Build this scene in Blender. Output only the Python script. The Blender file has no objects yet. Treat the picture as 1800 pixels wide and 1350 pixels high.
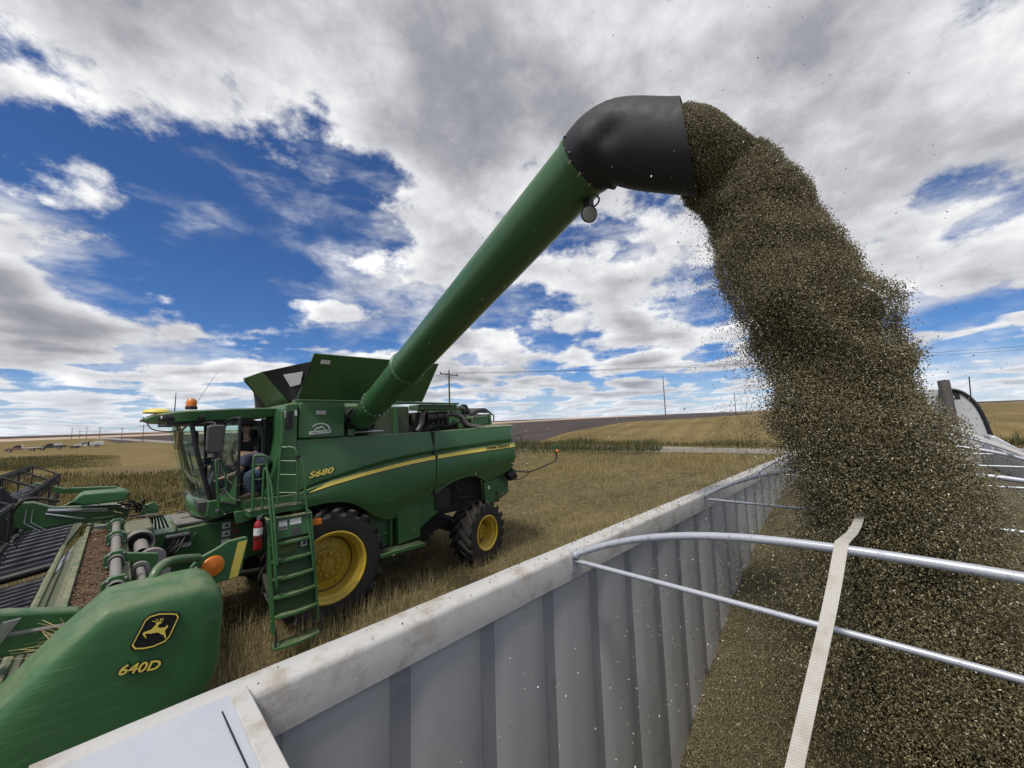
import bpy, bmesh, math, random
import numpy as np
from mathutils import Vector, Matrix, noise as mnoise

random.seed(7)
rng = np.random.default_rng(11)
R = math.radians
sc = bpy.context.scene
COL = sc.collection

# ------------------------------------------------------------------ camera
# world axes: X along the trailer towards its truck, Y to the left (towards the combine), Z up, metres
EYE = Vector((0.0, 0.0, 3.5))
PITCH, ROLL, YAW = R(5.9), R(1.9), R(44.3)
fw = Vector((math.cos(PITCH) * math.cos(YAW), math.cos(PITCH) * math.sin(YAW), math.sin(PITCH)))
rt0 = Vector((math.sin(YAW), -math.cos(YAW), 0.0))
up0 = rt0.cross(fw)
rt = rt0 * math.cos(ROLL) - up0 * math.sin(ROLL)
up = rt.cross(fw)
cam_d = bpy.data.cameras.new('camera')
cam_d.sensor_width = 36.0
cam_d.lens = 13.52
cam_d.clip_start = 0.05
cam_d.clip_end = 20000.0
cam = bpy.data.objects.new('camera', cam_d)
COL.objects.link(cam)
cam.matrix_world = Matrix(((rt.x, up.x, -fw.x, EYE.x), (rt.y, up.y, -fw.y, EYE.y),
                           (rt.z, up.z, -fw.z, EYE.z), (0, 0, 0, 1)))
sc.camera = cam

# ------------------------------------------------------------------ view
sc.view_settings.view_transform = 'Standard'
sc.view_settings.look = 'None'
sc.view_settings.exposure = 0.28
sc.view_settings.gamma = 1.0
sc.view_settings.use_curve_mapping = False
sc.render.engine = 'CYCLES'
sc.cycles.max_bounces = 5
sc.cycles.diffuse_bounces = 2
sc.cycles.glossy_bounces = 2
sc.cycles.transparent_max_bounces = 12
sc.cycles.use_denoising = True
sc.cycles.use_adaptive_sampling = True
sc.cycles.adaptive_threshold = 0.02

# ------------------------------------------------------------------ sun (veiled by cloud)
SUN_EL, SUN_AZ = R(60), R(192)          # azimuth measured from +X towards +Y
sd = Vector((math.cos(SUN_EL) * math.cos(SUN_AZ), math.cos(SUN_EL) * math.sin(SUN_AZ), math.sin(SUN_EL)))
sun_d = bpy.data.lights.new('sun', 'SUN')
sun_d.energy = 2.6
sun_d.angle = R(11)
sun_d.color = (1.0, 0.95, 0.88)
sun = bpy.data.objects.new('sun', sun_d)
COL.objects.link(sun)
sun.rotation_euler = sd.to_track_quat('Z', 'Y').to_euler()

# ------------------------------------------------------------------ node helper
class NT:
    """Terse node-tree writer."""
    def __init__(s, tree):
        s.t = tree
        s.t.nodes.clear()
    def n(s, typ, **kw):
        nd = s.t.nodes.new(typ)
        ins = kw.pop('ins', {})
        for k, v in kw.items():
            setattr(nd, k, v)
        for k, v in ins.items():
            s.put(nd, k, v)
        return nd
    def put(s, nd, k, v):
        sock = nd.inputs[k]
        if isinstance(v, bpy.types.NodeSocket):
            s.t.links.new(v, sock)
        elif isinstance(v, bpy.types.Node):
            s.t.links.new(v.outputs[0], sock)
        else:
            if isinstance(v, tuple) and len(v) == 3 and sock.type == 'RGBA':
                v = v + (1.0,)
            sock.default_value = v
    def m(s, op, a, b=0.0, c=0.0, clamp=False):
        nd = s.n('ShaderNodeMath', operation=op, use_clamp=clamp)
        for i, v in enumerate((a, b, c)):
            s.put(nd, i, v)
        return nd.outputs[0]
    def vm(s, op, a, b=(0, 0, 0)):
        nd = s.n('ShaderNodeVectorMath', operation=op)
        s.put(nd, 0, a); s.put(nd, 1, b)
        return nd.outputs[1] if op in ('LENGTH', 'DOT_PRODUCT', 'DISTANCE') else nd.outputs[0]
    def noise(s, vec, scale, detail=3.0, rough=0.55, dist=0.0, dims='3D', col=False, lac=2.0):
        nd = s.n('ShaderNodeTexNoise', noise_dimensions=dims)
        if vec is not None:
            s.put(nd, 'Vector', vec)
        for k, v in (('Scale', scale), ('Detail', detail), ('Roughness', rough), ('Distortion', dist), ('Lacunarity', lac)):
            s.put(nd, k, v)
        return nd.outputs[1 if col else 0]
    def ss(s, x, a, b, lo=0.0, hi=1.0):
        nd = s.n('ShaderNodeMapRange', interpolation_type='SMOOTHSTEP')
        for k, v in (('Value', x), ('From Min', a), ('From Max', b), ('To Min', lo), ('To Max', hi)):
            s.put(nd, k, v)
        return nd.outputs[0]
    def lin(s, x, a, b, lo=0.0, hi=1.0):
        nd = s.n('ShaderNodeMapRange')
        for k, v in (('Value', x), ('From Min', a), ('From Max', b), ('To Min', lo), ('To Max', hi)):
            s.put(nd, k, v)
        return nd.outputs[0]
    def mix(s, fac, a, b, typ='MIX'):
        nd = s.n('ShaderNodeMix', data_type='RGBA', blend_type=typ)
        s.put(nd, 0, fac); s.put(nd, 6, a); s.put(nd, 7, b)
        return nd.outputs[2]
    def ramp(s, fac, stops):
        nd = s.n('ShaderNodeValToRGB')
        e = nd.color_ramp.elements
        while len(e) < len(stops):
            e.new(0.5)
        for el, (p, c) in zip(e, stops):
            el.position = p
            el.color = (c[0], c[1], c[2], 1.0)
        s.put(nd, 0, fac)
        return nd.outputs[0]
    def xyz(s, v):
        nd = s.n('ShaderNodeSeparateXYZ'); s.put(nd, 0, v)
        return nd.outputs
    def comb(s, x, y, z):
        nd = s.n('ShaderNodeCombineXYZ')
        for i, v in enumerate((x, y, z)):
            s.put(nd, i, v)
        return nd.outputs[0]
def SKY_BIAS(w, blob):
    """the deck of this afternoon: open over the cab, a long blue slot low down, closed elsewhere"""
    parts = [blob(-0.15, 1.85, 0.46, 0.50, -0.20), blob(-0.2, 2.55, 0.45, 0.35, -0.15), blob(0.42, 2.05, 0.25, 0.30, -0.10),
             blob(1.75, 1.75, 0.95, 0.26, -0.16, -0.62), blob(0.57, 1.22, 0.15, 0.11, -0.20),
             blob(0.26, 1.32, 0.26, 0.22, 0.16), blob(2.5, -0.3, 0.8, 0.6, 0.10),
             blob(-0.36, 1.90, 0.22, 0.14, 0.05), blob(-0.10, 1.30, 0.30, 0.10, -0.08),
             blob(1.2, 0.1, 1.3, 0.85, 0.22), blob(0.25, 0.85, 0.55, 0.42, 0.22), blob(0.85, 1.30, 0.45, 0.35, 0.10),
             blob(-0.3, 3.8, 1.6, 0.70, 0.15), blob(1.1, 2.55, 0.8, 0.3, 0.12)]
    t = parts[0]
    for p_ in parts[1:]:
        t = w.m('ADD', t, p_)
    return t
# ------------------------------------------------------------------ world: Nishita sky + a broken cloud deck
world = bpy.data.worlds.new('World')
sc.world = world
world.use_nodes = True
w = NT(world.node_tree)
sky = w.n('ShaderNodeTexSky', sky_type='NISHITA', sun_disc=False, sun_elevation=SUN_EL,
          sun_rotation=math.pi / 2 - SUN_AZ, altitude=900.0, air_density=1.0, dust_density=0.4, ozone_density=2.2)
gen = w.n('ShaderNodeTexCoord').outputs['Generated']
dx, dy, dz = w.xyz(gen)[0:3]
dzc = w.m('MAXIMUM', dz, 0.0)
den = w.m('ADD', dzc, 0.07)
pu = w.m('DIVIDE', dx, den)
pv = w.m('DIVIDE', dy, den)
P = w.comb(pu, pv, 0.0)

def blob(cx, cy, rx, ry, amp, ang=0.0):
    """soft elliptical bias on the cloud plane: where the deck is open or closed"""
    a = w.m('SUBTRACT', pu, cx); b = w.m('SUBTRACT', pv, cy)
    c, s_ = math.cos(ang), math.sin(ang)
    u = w.m('DIVIDE', w.m('ADD', w.m('MULTIPLY', a, c), w.m('MULTIPLY', b, s_)), rx)
    v = w.m('DIVIDE', w.m('SUBTRACT', w.m('MULTIPLY', b, c), w.m('MULTIPLY', a, s_)), ry)
    d = w.m('ADD', w.m('MULTIPLY', u, u), w.m('MULTIPLY', v, v))
    return w.m('MULTIPLY', w.m('EXPONENT', w.m('MULTIPLY', d, -1.0)), amp)

warp = w.noise(P, 1.1, 2, 0.5, col=True)
Pw = w.vm('ADD', P, w.vm('SCALE', w.vm('SUBTRACT', warp, (0.5, 0.5, 0.5)), (0, 0, 0)))
Pw.node.inputs  # keep
sc_node = Pw.node.inputs[1].links[0].from_node
sc_node.inputs['Scale'].default_value = 0.35
cov = w.noise(Pw, 1.15, 3, 0.45, dims='2D')
cov_lo = w.noise(P, 0.42, 2, 0.5, dims='2D')
Dv = w.vm('MULTIPLY', gen, (1.0, 1.0, 1.5))
puff = w.noise(Dv, 5.5, 7, 0.63)
low = w.ss(dzc, 0.05, 0.30, 0.085, 0.0)
cover = w.m('ADD', w.m('ADD', w.m('ADD', w.m('MULTIPLY', cov, 0.8), w.m('ADD', 0.1, w.m('MULTIPLY', w.m('SUBTRACT', puff, 0.5), 0.72))), w.m('MULTIPLY', w.m('SUBTRACT', cov_lo, 0.5), 0.35)), w.m('ADD', SKY_BIAS(w, blob), low))
wisp = w.noise(w.vm('MULTIPLY', gen, (1.0, 1.0, 3.0)), 3.0, 5, 0.62)
mask = w.ss(cover, 0.45, 0.57)
veil = w.m('MULTIPLY', w.ss(wisp, 0.43, 0.66), w.ss(cover, 0.20, 0.44))
mask = w.m('MAXIMUM', mask, w.m('MULTIPLY', veil, 0.8))
thick = w.ss(cover, 0.54, 0.90)
# lit edges against grey bellies: compare with the deck a little towards the sun
Ps = w.vm('ADD', Pw, (0.07 * sd.x, 0.07 * sd.y, 0.0))
cov_s = w.noise(Ps, 1.15, 3, 0.45, dims='2D')
relief = w.m('SUBTRACT', cov, cov_s)
puff_s = w.noise(w.vm('ADD', Dv, (0.03 * sd.x, 0.03 * sd.y, 0.075)), 5.5, 5, 0.62)
billow = w.m('ADD', 0.5, w.m('MULTIPLY', w.m('SUBTRACT', puff_s, puff), 1.5))
belly = w.m('ADD', w.m('MULTIPLY', thick, 0.55), w.m('MULTIPLY', w.m('SUBTRACT', billow, 0.5), 0.75))
belly = w.m('SUBTRACT', belly, w.m('MULTIPLY', relief, 1.5))
bright = w.lin(belly, -0.22, 0.72, 1.0, 0.0)
cloud = w.ramp(bright, [(0.0, (0.20, 0.205, 0.235)), (0.30, (0.30, 0.305, 0.335)), (0.55, (0.46, 0.465, 0.495)), (0.78, (0.64, 0.645, 0.665)), (1.0, (0.87, 0.87, 0.865))])
# towards the horizon the far deck closes up and pales
hz = w.ss(dzc, 0.0, 0.14, 1.0, 0.0)
cloud = w.mix(w.m('MULTIPLY', hz, 0.45), cloud, (0.60, 0.66, 0.76))
mask = w.m('MAXIMUM', mask, w.m('MULTIPLY', hz, 0.55))
skyc = w.mix(1.0, sky.outputs[0], (0.034, 0.054, 0.082), 'MULTIPLY')
colr = w.mix(mask, skyc, cloud)
colr = w.mix(w.ss(dz, -0.02, -0.06), colr, (0.10, 0.085, 0.05))
bg = w.n('ShaderNodeBackground', ins={'Color': colr, 'Strength': 1.0})
w.t.links.new(bg.outputs[0], w.n('ShaderNodeOutputWorld').inputs[0])
world.cycles.sampling_method = 'MANUAL'
world.cycles.sample_map_resolution = 512
# ------------------------------------------------------------------ mesh helpers
OFF = {}

class MB:
    """Collects shapes in world metres; build() links them as one mesh object under its parent."""
    def __init__(s):
        s.v, s.f = [], []
        s.m = None
    def add(s, vs, fs):
        b = len(s.v)
        if s.m is not None:
            vs = [s.m @ Vector(p) for p in vs]
        s.v += [tuple(p) for p in vs]
        s.f += [tuple(b + i for i in q) for q in fs]
        return s
    def box(s, x0, x1, y0, y1, z0, z1):
        vs = [(x, y, z) for z in (z0, z1) for y in (y0, y1) for x in (x0, x1)]
        return s.add(vs, [(0, 2, 3, 1), (4, 5, 7, 6), (0, 1, 5, 4), (2, 6, 7, 3), (0, 4, 6, 2), (1, 3, 7, 5)])
    def hexa(s, b, t):
        """b, t: four bottom and four top points, same winding"""
        return s.add(list(b) + list(t), [(3, 2, 1, 0), (4, 5, 6, 7), (0, 1, 5, 4), (1, 2, 6, 5), (2, 3, 7, 6), (3, 0, 4, 7)])
    def prism(s, pts, axis, a, b):
        """2-D outline extruded along an axis; outline is (x,z) for axis y, (y,z) for x, (x,y) for z"""
        n = len(pts)
        def P(p, c):
            return (p[0], c, p[1]) if axis == 'y' else ((c, p[0], p[1]) if axis == 'x' else (p[0], p[1], c))
        vs = [P(p, a) for p in pts] + [P(p, b) for p in pts]
        fs = [tuple(range(n)), tuple(range(2 * n - 1, n - 1, -1))]
        fs += [(i, i + n, (i + 1) % n + n, (i + 1) % n) for i in range(n)]
        return s.add(vs, fs)
    def grid(s, rows, closed=False):
        nr, nc = len(rows), len(rows[0])
        vs = [p for r in rows for p in r]
        fs = []
        for i in range(nr - 1):
            for j in range(nc if closed else nc - 1):
                k = (j + 1) % nc
                fs.append((i * nc + j, i * nc + k, (i + 1) * nc + k, (i + 1) * nc + j))
        return s.add(vs, fs)
    def sheet(s, rows, off):
        """a grid given thickness by a second copy shifted by off, rims closed"""
        nr, nc = len(rows), len(rows[0])
        o = Vector(off)
        vs = [Vector(p) for r in rows for p in r]
        vs += [p + o for p in vs]
        N = nr * nc
        fs = []
        for i in range(nr - 1):
            for j in range(nc - 1):
                a, b, c, d = i * nc + j, i * nc + j + 1, (i + 1) * nc + j + 1, (i + 1) * nc + j
                fs += [(a, b, c, d), (N + d, N + c, N + b, N + a)]
        rim = [j for j in range(nc)] + [i * nc + nc - 1 for i in range(1, nr)] + \
              [(nr - 1) * nc + j for j in range(nc - 2, -1, -1)] + [i * nc for i in range(nr - 2, 0, -1)]
        for k in range(len(rim)):
            a, b = rim[k], rim[(k + 1) % len(rim)]
            fs.append((b, a, N + a, N + b))
        return s.add(vs, fs)
    def tube(s, path, r, n=8, caps=True, flat=1.0):
        P = [Vector(p) for p in path]
        rs = r if isinstance(r, (list, tuple)) else [r] * len(P)
        rings = []
        t0 = (P[1] - P[0]).normalized()
        ref = Vector((0, 0, 1)) if abs(t0.z) < 0.9 else Vector((1, 0, 0))
        u = t0.cross(ref).normalized()
        for i, p in enumerate(P):
            t = (P[min(i + 1, len(P) - 1)] - P[max(i - 1, 0)]).normalized()
            u = (u - t * u.dot(t)).normalized()
            vv = t.cross(u)
            rings.append([p + u * (rs[i] * math.cos(2 * math.pi * k / n)) + vv * (rs[i] * flat * math.sin(2 * math.pi * k / n)) for k in range(n)])
        s.grid(rings, closed=True)
        if caps:
            b = len(s.v) - n * len(P)
            s.f.append(tuple(b + k for k in range(n)))
            e = len(s.v) - n
            s.f.append(tuple(e + k for k in range(n - 1, -1, -1)))
        return s
    def cyl(s, a, b, r, n=16, r2=None):
        return s.tube([a, b], [r, r if r2 is None else r2], n)
    def lathe(s, prof, o, ax, n=32, closed=False):
        """prof: (distance along axis, radius)"""
        o, ax = Vector(o), Vector(ax).normalized()
        ref = Vector((0, 0, 1)) if abs(ax.z) < 0.9 else Vector((1, 0, 0))
        u = ax.cross(ref).normalized(); w_ = ax.cross(u)
        rows = [[o + ax * d + (u * math.cos(2 * math.pi * k / n) + w_ * math.sin(2 * math.pi * k / n)) * max(r, 1e-4) for k in range(n)] for d, r in prof]
        if closed:
            rows.append(rows[0])
        return s.grid(rows, closed=True)
    def ball(s, c, rx, ry=None, rz=None, n=14, m=9):
        ry = rx if ry is None else ry; rz = rx if rz is None else rz
        rows = []
        for i in range(m + 1):
            a = -math.pi / 2 + math.pi * i / m
            rows.append([(c[0] + rx * max(math.cos(a), 1e-3) * math.cos(2 * math.pi * k / n), c[1] + ry * max(math.cos(a), 1e-3) * math.sin(2 * math.pi * k / n), c[2] + rz * math.sin(a)) for k in range(n)])
        return s.grid(rows, closed=True)
    def mesh(s, name, off=(0, 0, 0)):
        me = bpy.data.meshes.new(name)
        o = Vector(off)
        me.from_pydata([tuple(Vector(p) - o) for p in s.v], [], s.f)
        bm = bmesh.new(); bm.from_mesh(me)
        bmesh.ops.recalc_face_normals(bm, faces=bm.faces)
        bm.to_mesh(me); bm.free()
        return me
    def build(s, name, mat, parent=None, smooth=35, bevel=0.0, seg=2, local=False, off=None):
        o0 = (0, 0, 0) if (parent is None or local) else OFF.get(parent.name, (0, 0, 0))
        if off is not None:
            o0 = off
        me = s.mesh(name, o0)
        if smooth:
            me.polygons.foreach_set('use_smooth', [True] * len(me.polygons))
            me.set_sharp_from_angle(angle=R(smooth))
        ob = bpy.data.objects.new(name, me)
        COL.objects.link(ob)
        if mat is not None:
            me.materials.append(mat)
        if parent is not None:
            ob.parent = parent
        OFF[ob.name] = o0
        if off is not None and parent is None:
            ob.location = off
        if bevel:
            md = ob.modifiers.new('bevel', 'BEVEL')
            md.width = bevel; md.segments = seg; md.limit_method = 'ANGLE'; md.angle_limit = R(40)
            md.harden_normals = False
        return ob

def tag(o, label, cat, group=None, kind=None):
    o['label'] = label
    o['category'] = cat
    if group:
        o['group'] = group
    if kind:
        o['kind'] = kind
    return o

def struct(o, kind='structure'):
    o['kind'] = kind
    return o

def thing(name, label, cat, loc, group=None):
    e = bpy.data.objects.new(name, None)
    e.empty_display_size = 0.3
    COL.objects.link(e)
    e.location = loc
    OFF[e.name] = tuple(loc)
    tag(e, label, cat, group)
    return e

def pivot(name, parent, loc, rot=(0, 0, 0)):
    """a part that only holds sub-parts; children are built in its own local frame"""
    e = bpy.data.objects.new(name, None)
    e.empty_display_size = 0.2
    COL.objects.link(e)
    e.parent = parent
    po = Vector(OFF.get(parent.name, (0, 0, 0))) if parent else Vector((0, 0, 0))
    e.location = Vector(loc) - po
    e.rotation_euler = rot
    OFF[e.name] = (0, 0, 0)
    return e

def copy_tree(o, parent=None):
    c = o.copy()
    COL.objects.link(c)
    c.parent = parent
    OFF[c.name] = OFF.get(o.name, (0, 0, 0))
    for ch in list(o.children):
        copy_tree(ch, c)
    return c

def dup(o, loc=None, rot=None):
    c = o.copy()
    COL.objects.link(c)
    if loc is not None:
        c.location = loc
    if rot is not None:
        c.rotation_euler = rot
    return c

def text_mesh(txt, size, extrude=0.002, offset=0.0, shear=0.0, space=1.0):
    cu = bpy.data.curves.new('lettering', 'FONT')
    cu.body = txt; cu.size = size; cu.extrude = extrude; cu.offset = offset; cu.shear = shear
    cu.space_character = space; cu.align_x = 'CENTER'; cu.align_y = 'CENTER'; cu.resolution_u = 4
    ob = bpy.data.objects.new('lettering', cu)
    COL.objects.link(ob)
    dg = bpy.context.evaluated_depsgraph_get()
    me = bpy.data.meshes.new_from_object(ob.evaluated_get(dg))
    bpy.data.objects.remove(ob)
    bpy.data.curves.remove(cu)
    return me

def lettering(txt, size, mat, parent, pos, ex, ey, name='lettering', **kw):
    """flat letters with baseline direction ex and up direction ey, centred on pos (world)"""
    me = text_mesh(txt, size, **kw)
    ex, ey = Vector(ex), Vector(ey)
    ez = ex.normalized().cross(ey.normalized())
    po = Vector(OFF.get(parent.name, (0, 0, 0)))
    M = Matrix(((ex.x, ey.x, ez.x, pos[0] - po.x), (ex.y, ey.y, ez.y, pos[1] - po.y), (ex.z, ey.z, ez.z, pos[2] - po.z), (0, 0, 0, 1)))
    me.transform(M)
    me.materials.clear(); me.materials.append(mat)
    ob = bpy.data.objects.new(name, me)
    COL.objects.link(ob); ob.parent = parent
    OFF[ob.name] = tuple(po)
    return ob

def interp(x, xs, ys):
    return float(np.interp(x, xs, ys))

def smoothpath(pts, n=6):
    """Catmull-Rom through points"""
    P = [Vector(p) for p in pts]
    P = [P[0] * 2 - P[1]] + P + [P[-1] * 2 - P[-2]]
    out = []
    for i in range(1, len(P) - 2):
        a, b, c, d = P[i - 1:i + 3]
        for k in range(n):
            t = k / n
            out.append(0.5 * ((2 * b) + (c - a) * t + (2 * a - 5 * b + 4 * c - d) * t * t + (3 * b - a - 3 * c + d) * t ** 3))
    out.append(P[-2])
    return out

# ------------------------------------------------------------------ materials
def mat(name, col, rough=0.5, metal=0.0, var=0.12, vscale=6.0, dirt=None, dirt_amt=0.0, dscale=3.0, bump=0.0, bscale=60.0,
        dust=0.0, dust_col=(0.30, 0.25, 0.17), coat=0.0, spec=0.5, streak=0.0, speck=0.0):
    """painted / moulded surface with tonal drift, dirt patches, dust lying on upward faces and chaff specks"""
    m = bpy.data.materials.new(name)
    m.use_nodes = True
    t = NT(m.node_tree)
    geo = t.n('ShaderNodeNewGeometry')
    pos = geo.outputs['Position']
    c = t.mix(t.m('MULTIPLY', t.noise(pos, vscale, 4, 0.6), var * 2), tuple(x * (1 - var) for x in col), tuple(min(1, x * (1 + var)) for x in col))
    r = t.m('ADD', rough, t.m('MULTIPLY', t.m('SUBTRACT', t.noise(pos, vscale * 2.3, 3), 0.5), 0.25))
    if dirt:
        k = t.ss(t.noise(pos, dscale, 6, 0.65), 0.62 - 0.3 * dirt_amt, 0.78 - 0.15 * dirt_amt)
        c = t.mix(t.m('MULTIPLY', k, min(1, 0.4 + dirt_amt)), c, dirt)
        r = t.m('ADD', r, t.m('MULTIPLY', k, 0.2))
    if streak:
        sv = t.vm('MULTIPLY', pos, (3.0, 3.0, 60.0))
        k = t.m('MULTIPLY', t.ss(t.noise(sv, 1.0, 5, 0.75), 0.50, 0.72), t.ss(t.noise(pos, 2.2, 3, 0.6), 0.42, 0.62))
        c = t.mix(t.m('MULTIPLY', k, streak), c, tuple(min(1, x * 1.4 + 0.07) for x in col))
    if dust:
        nz = t.xyz(geo.outputs['Normal'])[2]
        k = t.m('MULTIPLY', t.ss(nz, 0.15, 0.95), t.ss(t.noise(pos, 9.0, 5, 0.65), 0.25, 0.65))
        k = t.m('ADD', t.m('MULTIPLY', k, dust), t.m('MULTIPLY', t.noise(pos, 2.2, 5, 0.6), dust * 0.22), clamp=True)
        c = t.mix(k, c, dust_col)
        r = t.m('ADD', r, t.m('MULTIPLY', k, 0.4), clamp=True)
    if speck:
        vo = t.n('ShaderNodeTexVoronoi', ins={'Vector': pos, 'Scale': 16.0, 'Randomness': 1.0})
        k = t.m('LESS_THAN', vo.outputs['Distance'], t.m('MULTIPLY', t.noise(pos, 3.0, 2), speck * 0.16))
        c = t.mix(k, c, (0.55, 0.50, 0.38))
    bs = t.n('ShaderNodeBsdfPrincipled', ins={'Base Color': c, 'Roughness': r, 'Metallic': metal})
    bs.inputs['Specular IOR Level'].default_value = spec
    if coat:
        bs.inputs['Coat Weight'].default_value = coat
        bs.inputs['Coat Roughness'].default_value = 0.15
    if bump:
        b = t.n('ShaderNodeBump', ins={'Height': t.noise(pos, bscale, 5, 0.65), 'Strength': bump, 'Distance': 0.02})
        t.put(bs, 'Normal', b)
    t.t.links.new(bs.outputs[0], t.n('ShaderNodeOutputMaterial').inputs[0])
    return m

def glass(name, tint=(0.88, 0.98, 0.95), alpha=0.16, rough=0.02):
    m = bpy.data.materials.new(name)
    m.use_nodes = True
    t = NT(m.node_tree)
    tr = t.n('ShaderNodeBsdfTransparent', ins={'Color': tint})
    gl = t.n('ShaderNodeBsdfGlossy', ins={'Color': (1, 1, 1), 'Roughness': rough})
    df = t.n('ShaderNodeBsdfDiffuse', ins={'Color': (0.35, 0.38, 0.33)})
    pos = t.n('ShaderNodeNewGeometry').outputs['Position']
    film = t.n('ShaderNodeMixShader', ins={0: t.m('MULTIPLY', t.ss(t.noise(pos, 5, 5, 0.6), 0.35, 0.8), alpha)})
    t.t.links.new(tr.outputs[0], film.inputs[1]); t.t.links.new(df.outputs[0], film.inputs[2])
    fr = t.n('ShaderNodeFresnel', ins={'IOR': 1.45})
    front = t.m('SUBTRACT', 1.0, t.n('ShaderNodeNewGeometry').outputs['Backfacing'])
    mx = t.n('ShaderNodeMixShader', ins={0: t.m('MULTIPLY', fr.outputs[0], front)})
    t.t.links.new(film.outputs[0], mx.inputs[1]); t.t.links.new(gl.outputs[0], mx.inputs[2])
    t.t.links.new(mx.outputs[0], t.n('ShaderNodeOutputMaterial').inputs[0])
    return m

GRN = (0.028, 0.128, 0.038)
M = dict(
    green=mat('green_paint', GRN, 0.38, var=0.14, dust=0.42, dirt=(0.10, 0.09, 0.06), dirt_amt=0.06, coat=0.2, speck=0.3, bump=0.02, bscale=9, streak=0.10),
    green_old=mat('green_paint_weathered', (0.030, 0.115, 0.040), 0.5, var=0.18, dust=0.65, dirt=(0.14, 0.115, 0.07), dirt_amt=0.25, bump=0.04, speck=0.4),
    green_plastic=mat('green_plastic', (0.030, 0.135, 0.042), 0.42, var=0.12, dust=0.35, streak=0.55, bump=0.03, bscale=40, speck=0.10),
    green_dull=mat('green_inner', (0.075, 0.115, 0.065), 0.6, var=0.2, dust=0.5, dirt=(0.10, 0.08, 0.05), dirt_amt=0.3),
    yellow=mat('yellow_paint', (0.64, 0.45, 0.042), 0.42, var=0.14, dirt=(0.17, 0.12, 0.05), dirt_amt=0.2, dscale=5, dust=0.25),
    decal_y=mat('yellow_decal', (0.86, 0.68, 0.13), 0.4, var=0.05),
    decal_k=mat('black_decal', (0.010, 0.010, 0.012), 0.4, var=0.05),
    decal_w=mat('white_decal', (0.70, 0.70, 0.68), 0.45, var=0.08, dirt=(0.3, 0.27, 0.2), dirt_amt=0.1),
    decal_o=mat('orange_decal', (0.62, 0.17, 0.03), 0.45, var=0.08),
    decal_r=mat('brown_decal', (0.16, 0.07, 0.05), 0.5, var=0.1),
    rubber=mat('tyre_rubber', (0.016, 0.016, 0.017), 0.72, var=0.25, dust=0.45, dust_col=(0.11, 0.09, 0.065), dirt=(0.075, 0.062, 0.045), dirt_amt=0.2, dscale=7, bump=0.06, bscale=40),
    black=mat('black_plastic', (0.012, 0.012, 0.014), 0.5, var=0.2, dust=0.25, dust_col=(0.12, 0.10, 0.08)),
    black_metal=mat('black_metal', (0.014, 0.014, 0.016), 0.42, var=0.2, dust=0.2, dust_col=(0.14, 0.12, 0.09)),
    boot=mat('black_rubber_spout', (0.015, 0.016, 0.021), 0.66, var=0.25, vscale=6, dust=0.45, dust_col=(0.075, 0.07, 0.065), bump=0.05, bscale=12),
    steel=mat('bright_steel', (0.52, 0.53, 0.55), 0.34, metal=0.85, var=0.12, dirt=(0.2, 0.17, 0.12), dirt_amt=0.15, dscale=12),
    shaft=mat('grey_plastic_shield', (0.20, 0.20, 0.205), 0.55, var=0.12, dust=0.35),
    engine=mat('engine_metal', (0.085, 0.082, 0.078), 0.5, metal=0.4, var=0.3, vscale=12, dirt=(0.03, 0.028, 0.025), dirt_amt=0.3, dscale=8, dust=0.3),
    pipe=mat('exhaust_pipe', (0.17, 0.155, 0.14), 0.45, metal=0.6, var=0.25, vscale=10, dirt=(0.06, 0.045, 0.035), dirt_amt=0.25, dscale=8),
    dark=mat('dark_underbody', (0.012, 0.013, 0.012), 0.75, var=0.3, dust=0.3, dust_col=(0.08, 0.065, 0.045)),
    red=mat('red_paint', (0.30, 0.010, 0.016), 0.3, var=0.08, coat=0.4),
    amber=mat('amber_lens', (0.75, 0.20, 0.015), 0.22, var=0.08, coat=0.5, bump=0.25, bscale=220),
    lens=mat('pale_lamp_lens', (0.42, 0.42, 0.40), 0.25, var=0.1, coat=0.5),
    grey=mat('grey_plastic', (0.055, 0.056, 0.06), 0.5, var=0.12, dust=0.25),
    seat=mat('seat_fabric', (0.05, 0.05, 0.052), 0.85, var=0.2),
    glass=glass('cab_glass'),
    glass_dark=glass('tinted_glass', (0.35, 0.42, 0.40), 0.5),
)
# ------------------------------------------------------------------ land
def sstep(x, a, b):
    t = np.clip((np.asarray(x, float) - a) / (b - a), 0, 1)
    return t * t * (3 - 2 * t)

CY, SY = math.cos(YAW), math.sin(YAW)

def land_h(x, y):
    """height of the ground: level round the machines, rolling up to low crests further out"""
    x = np.asarray(x, float); y = np.asarray(y, float)
    dep = x * CY + y * SY
    lat = x * SY - y * CY
    r = np.hypot(x, y)
    k = lat / np.maximum(np.abs(dep), 1.0)
    h = 3.2 * sstep(k, -0.15, 0.30) * sstep(r, 42, 118)
    h = h + sstep(r, 125, 420) * (2.6 + 0.9 * sstep(k, -1.4, -0.8))
    h = h + 15.0 * sstep(r, 600, 1700) * (0.8 + 0.25 * np.sin(x * 0.0031 + 1.3) * np.cos(y * 0.0024) + 0.2 * np.sin(x * 0.0011 - y * 0.0017))
    h = h + 0.10 * np.sin(x * 0.21 + 0.7) * np.sin(y * 0.17) * sstep(r, 14, 40)
    return h

# road: a straight gravel road that passes behind the combine and climbs the far slope
RA = np.array([CY * 38 + SY * 24, SY * 38 - CY * 24]); RB = np.array([CY * 205 - SY * 205, SY * 205 + CY * 205])
RD = (RB - RA) / np.linalg.norm(RB - RA); RN = np.array([RD[1], -RD[0]])

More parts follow.
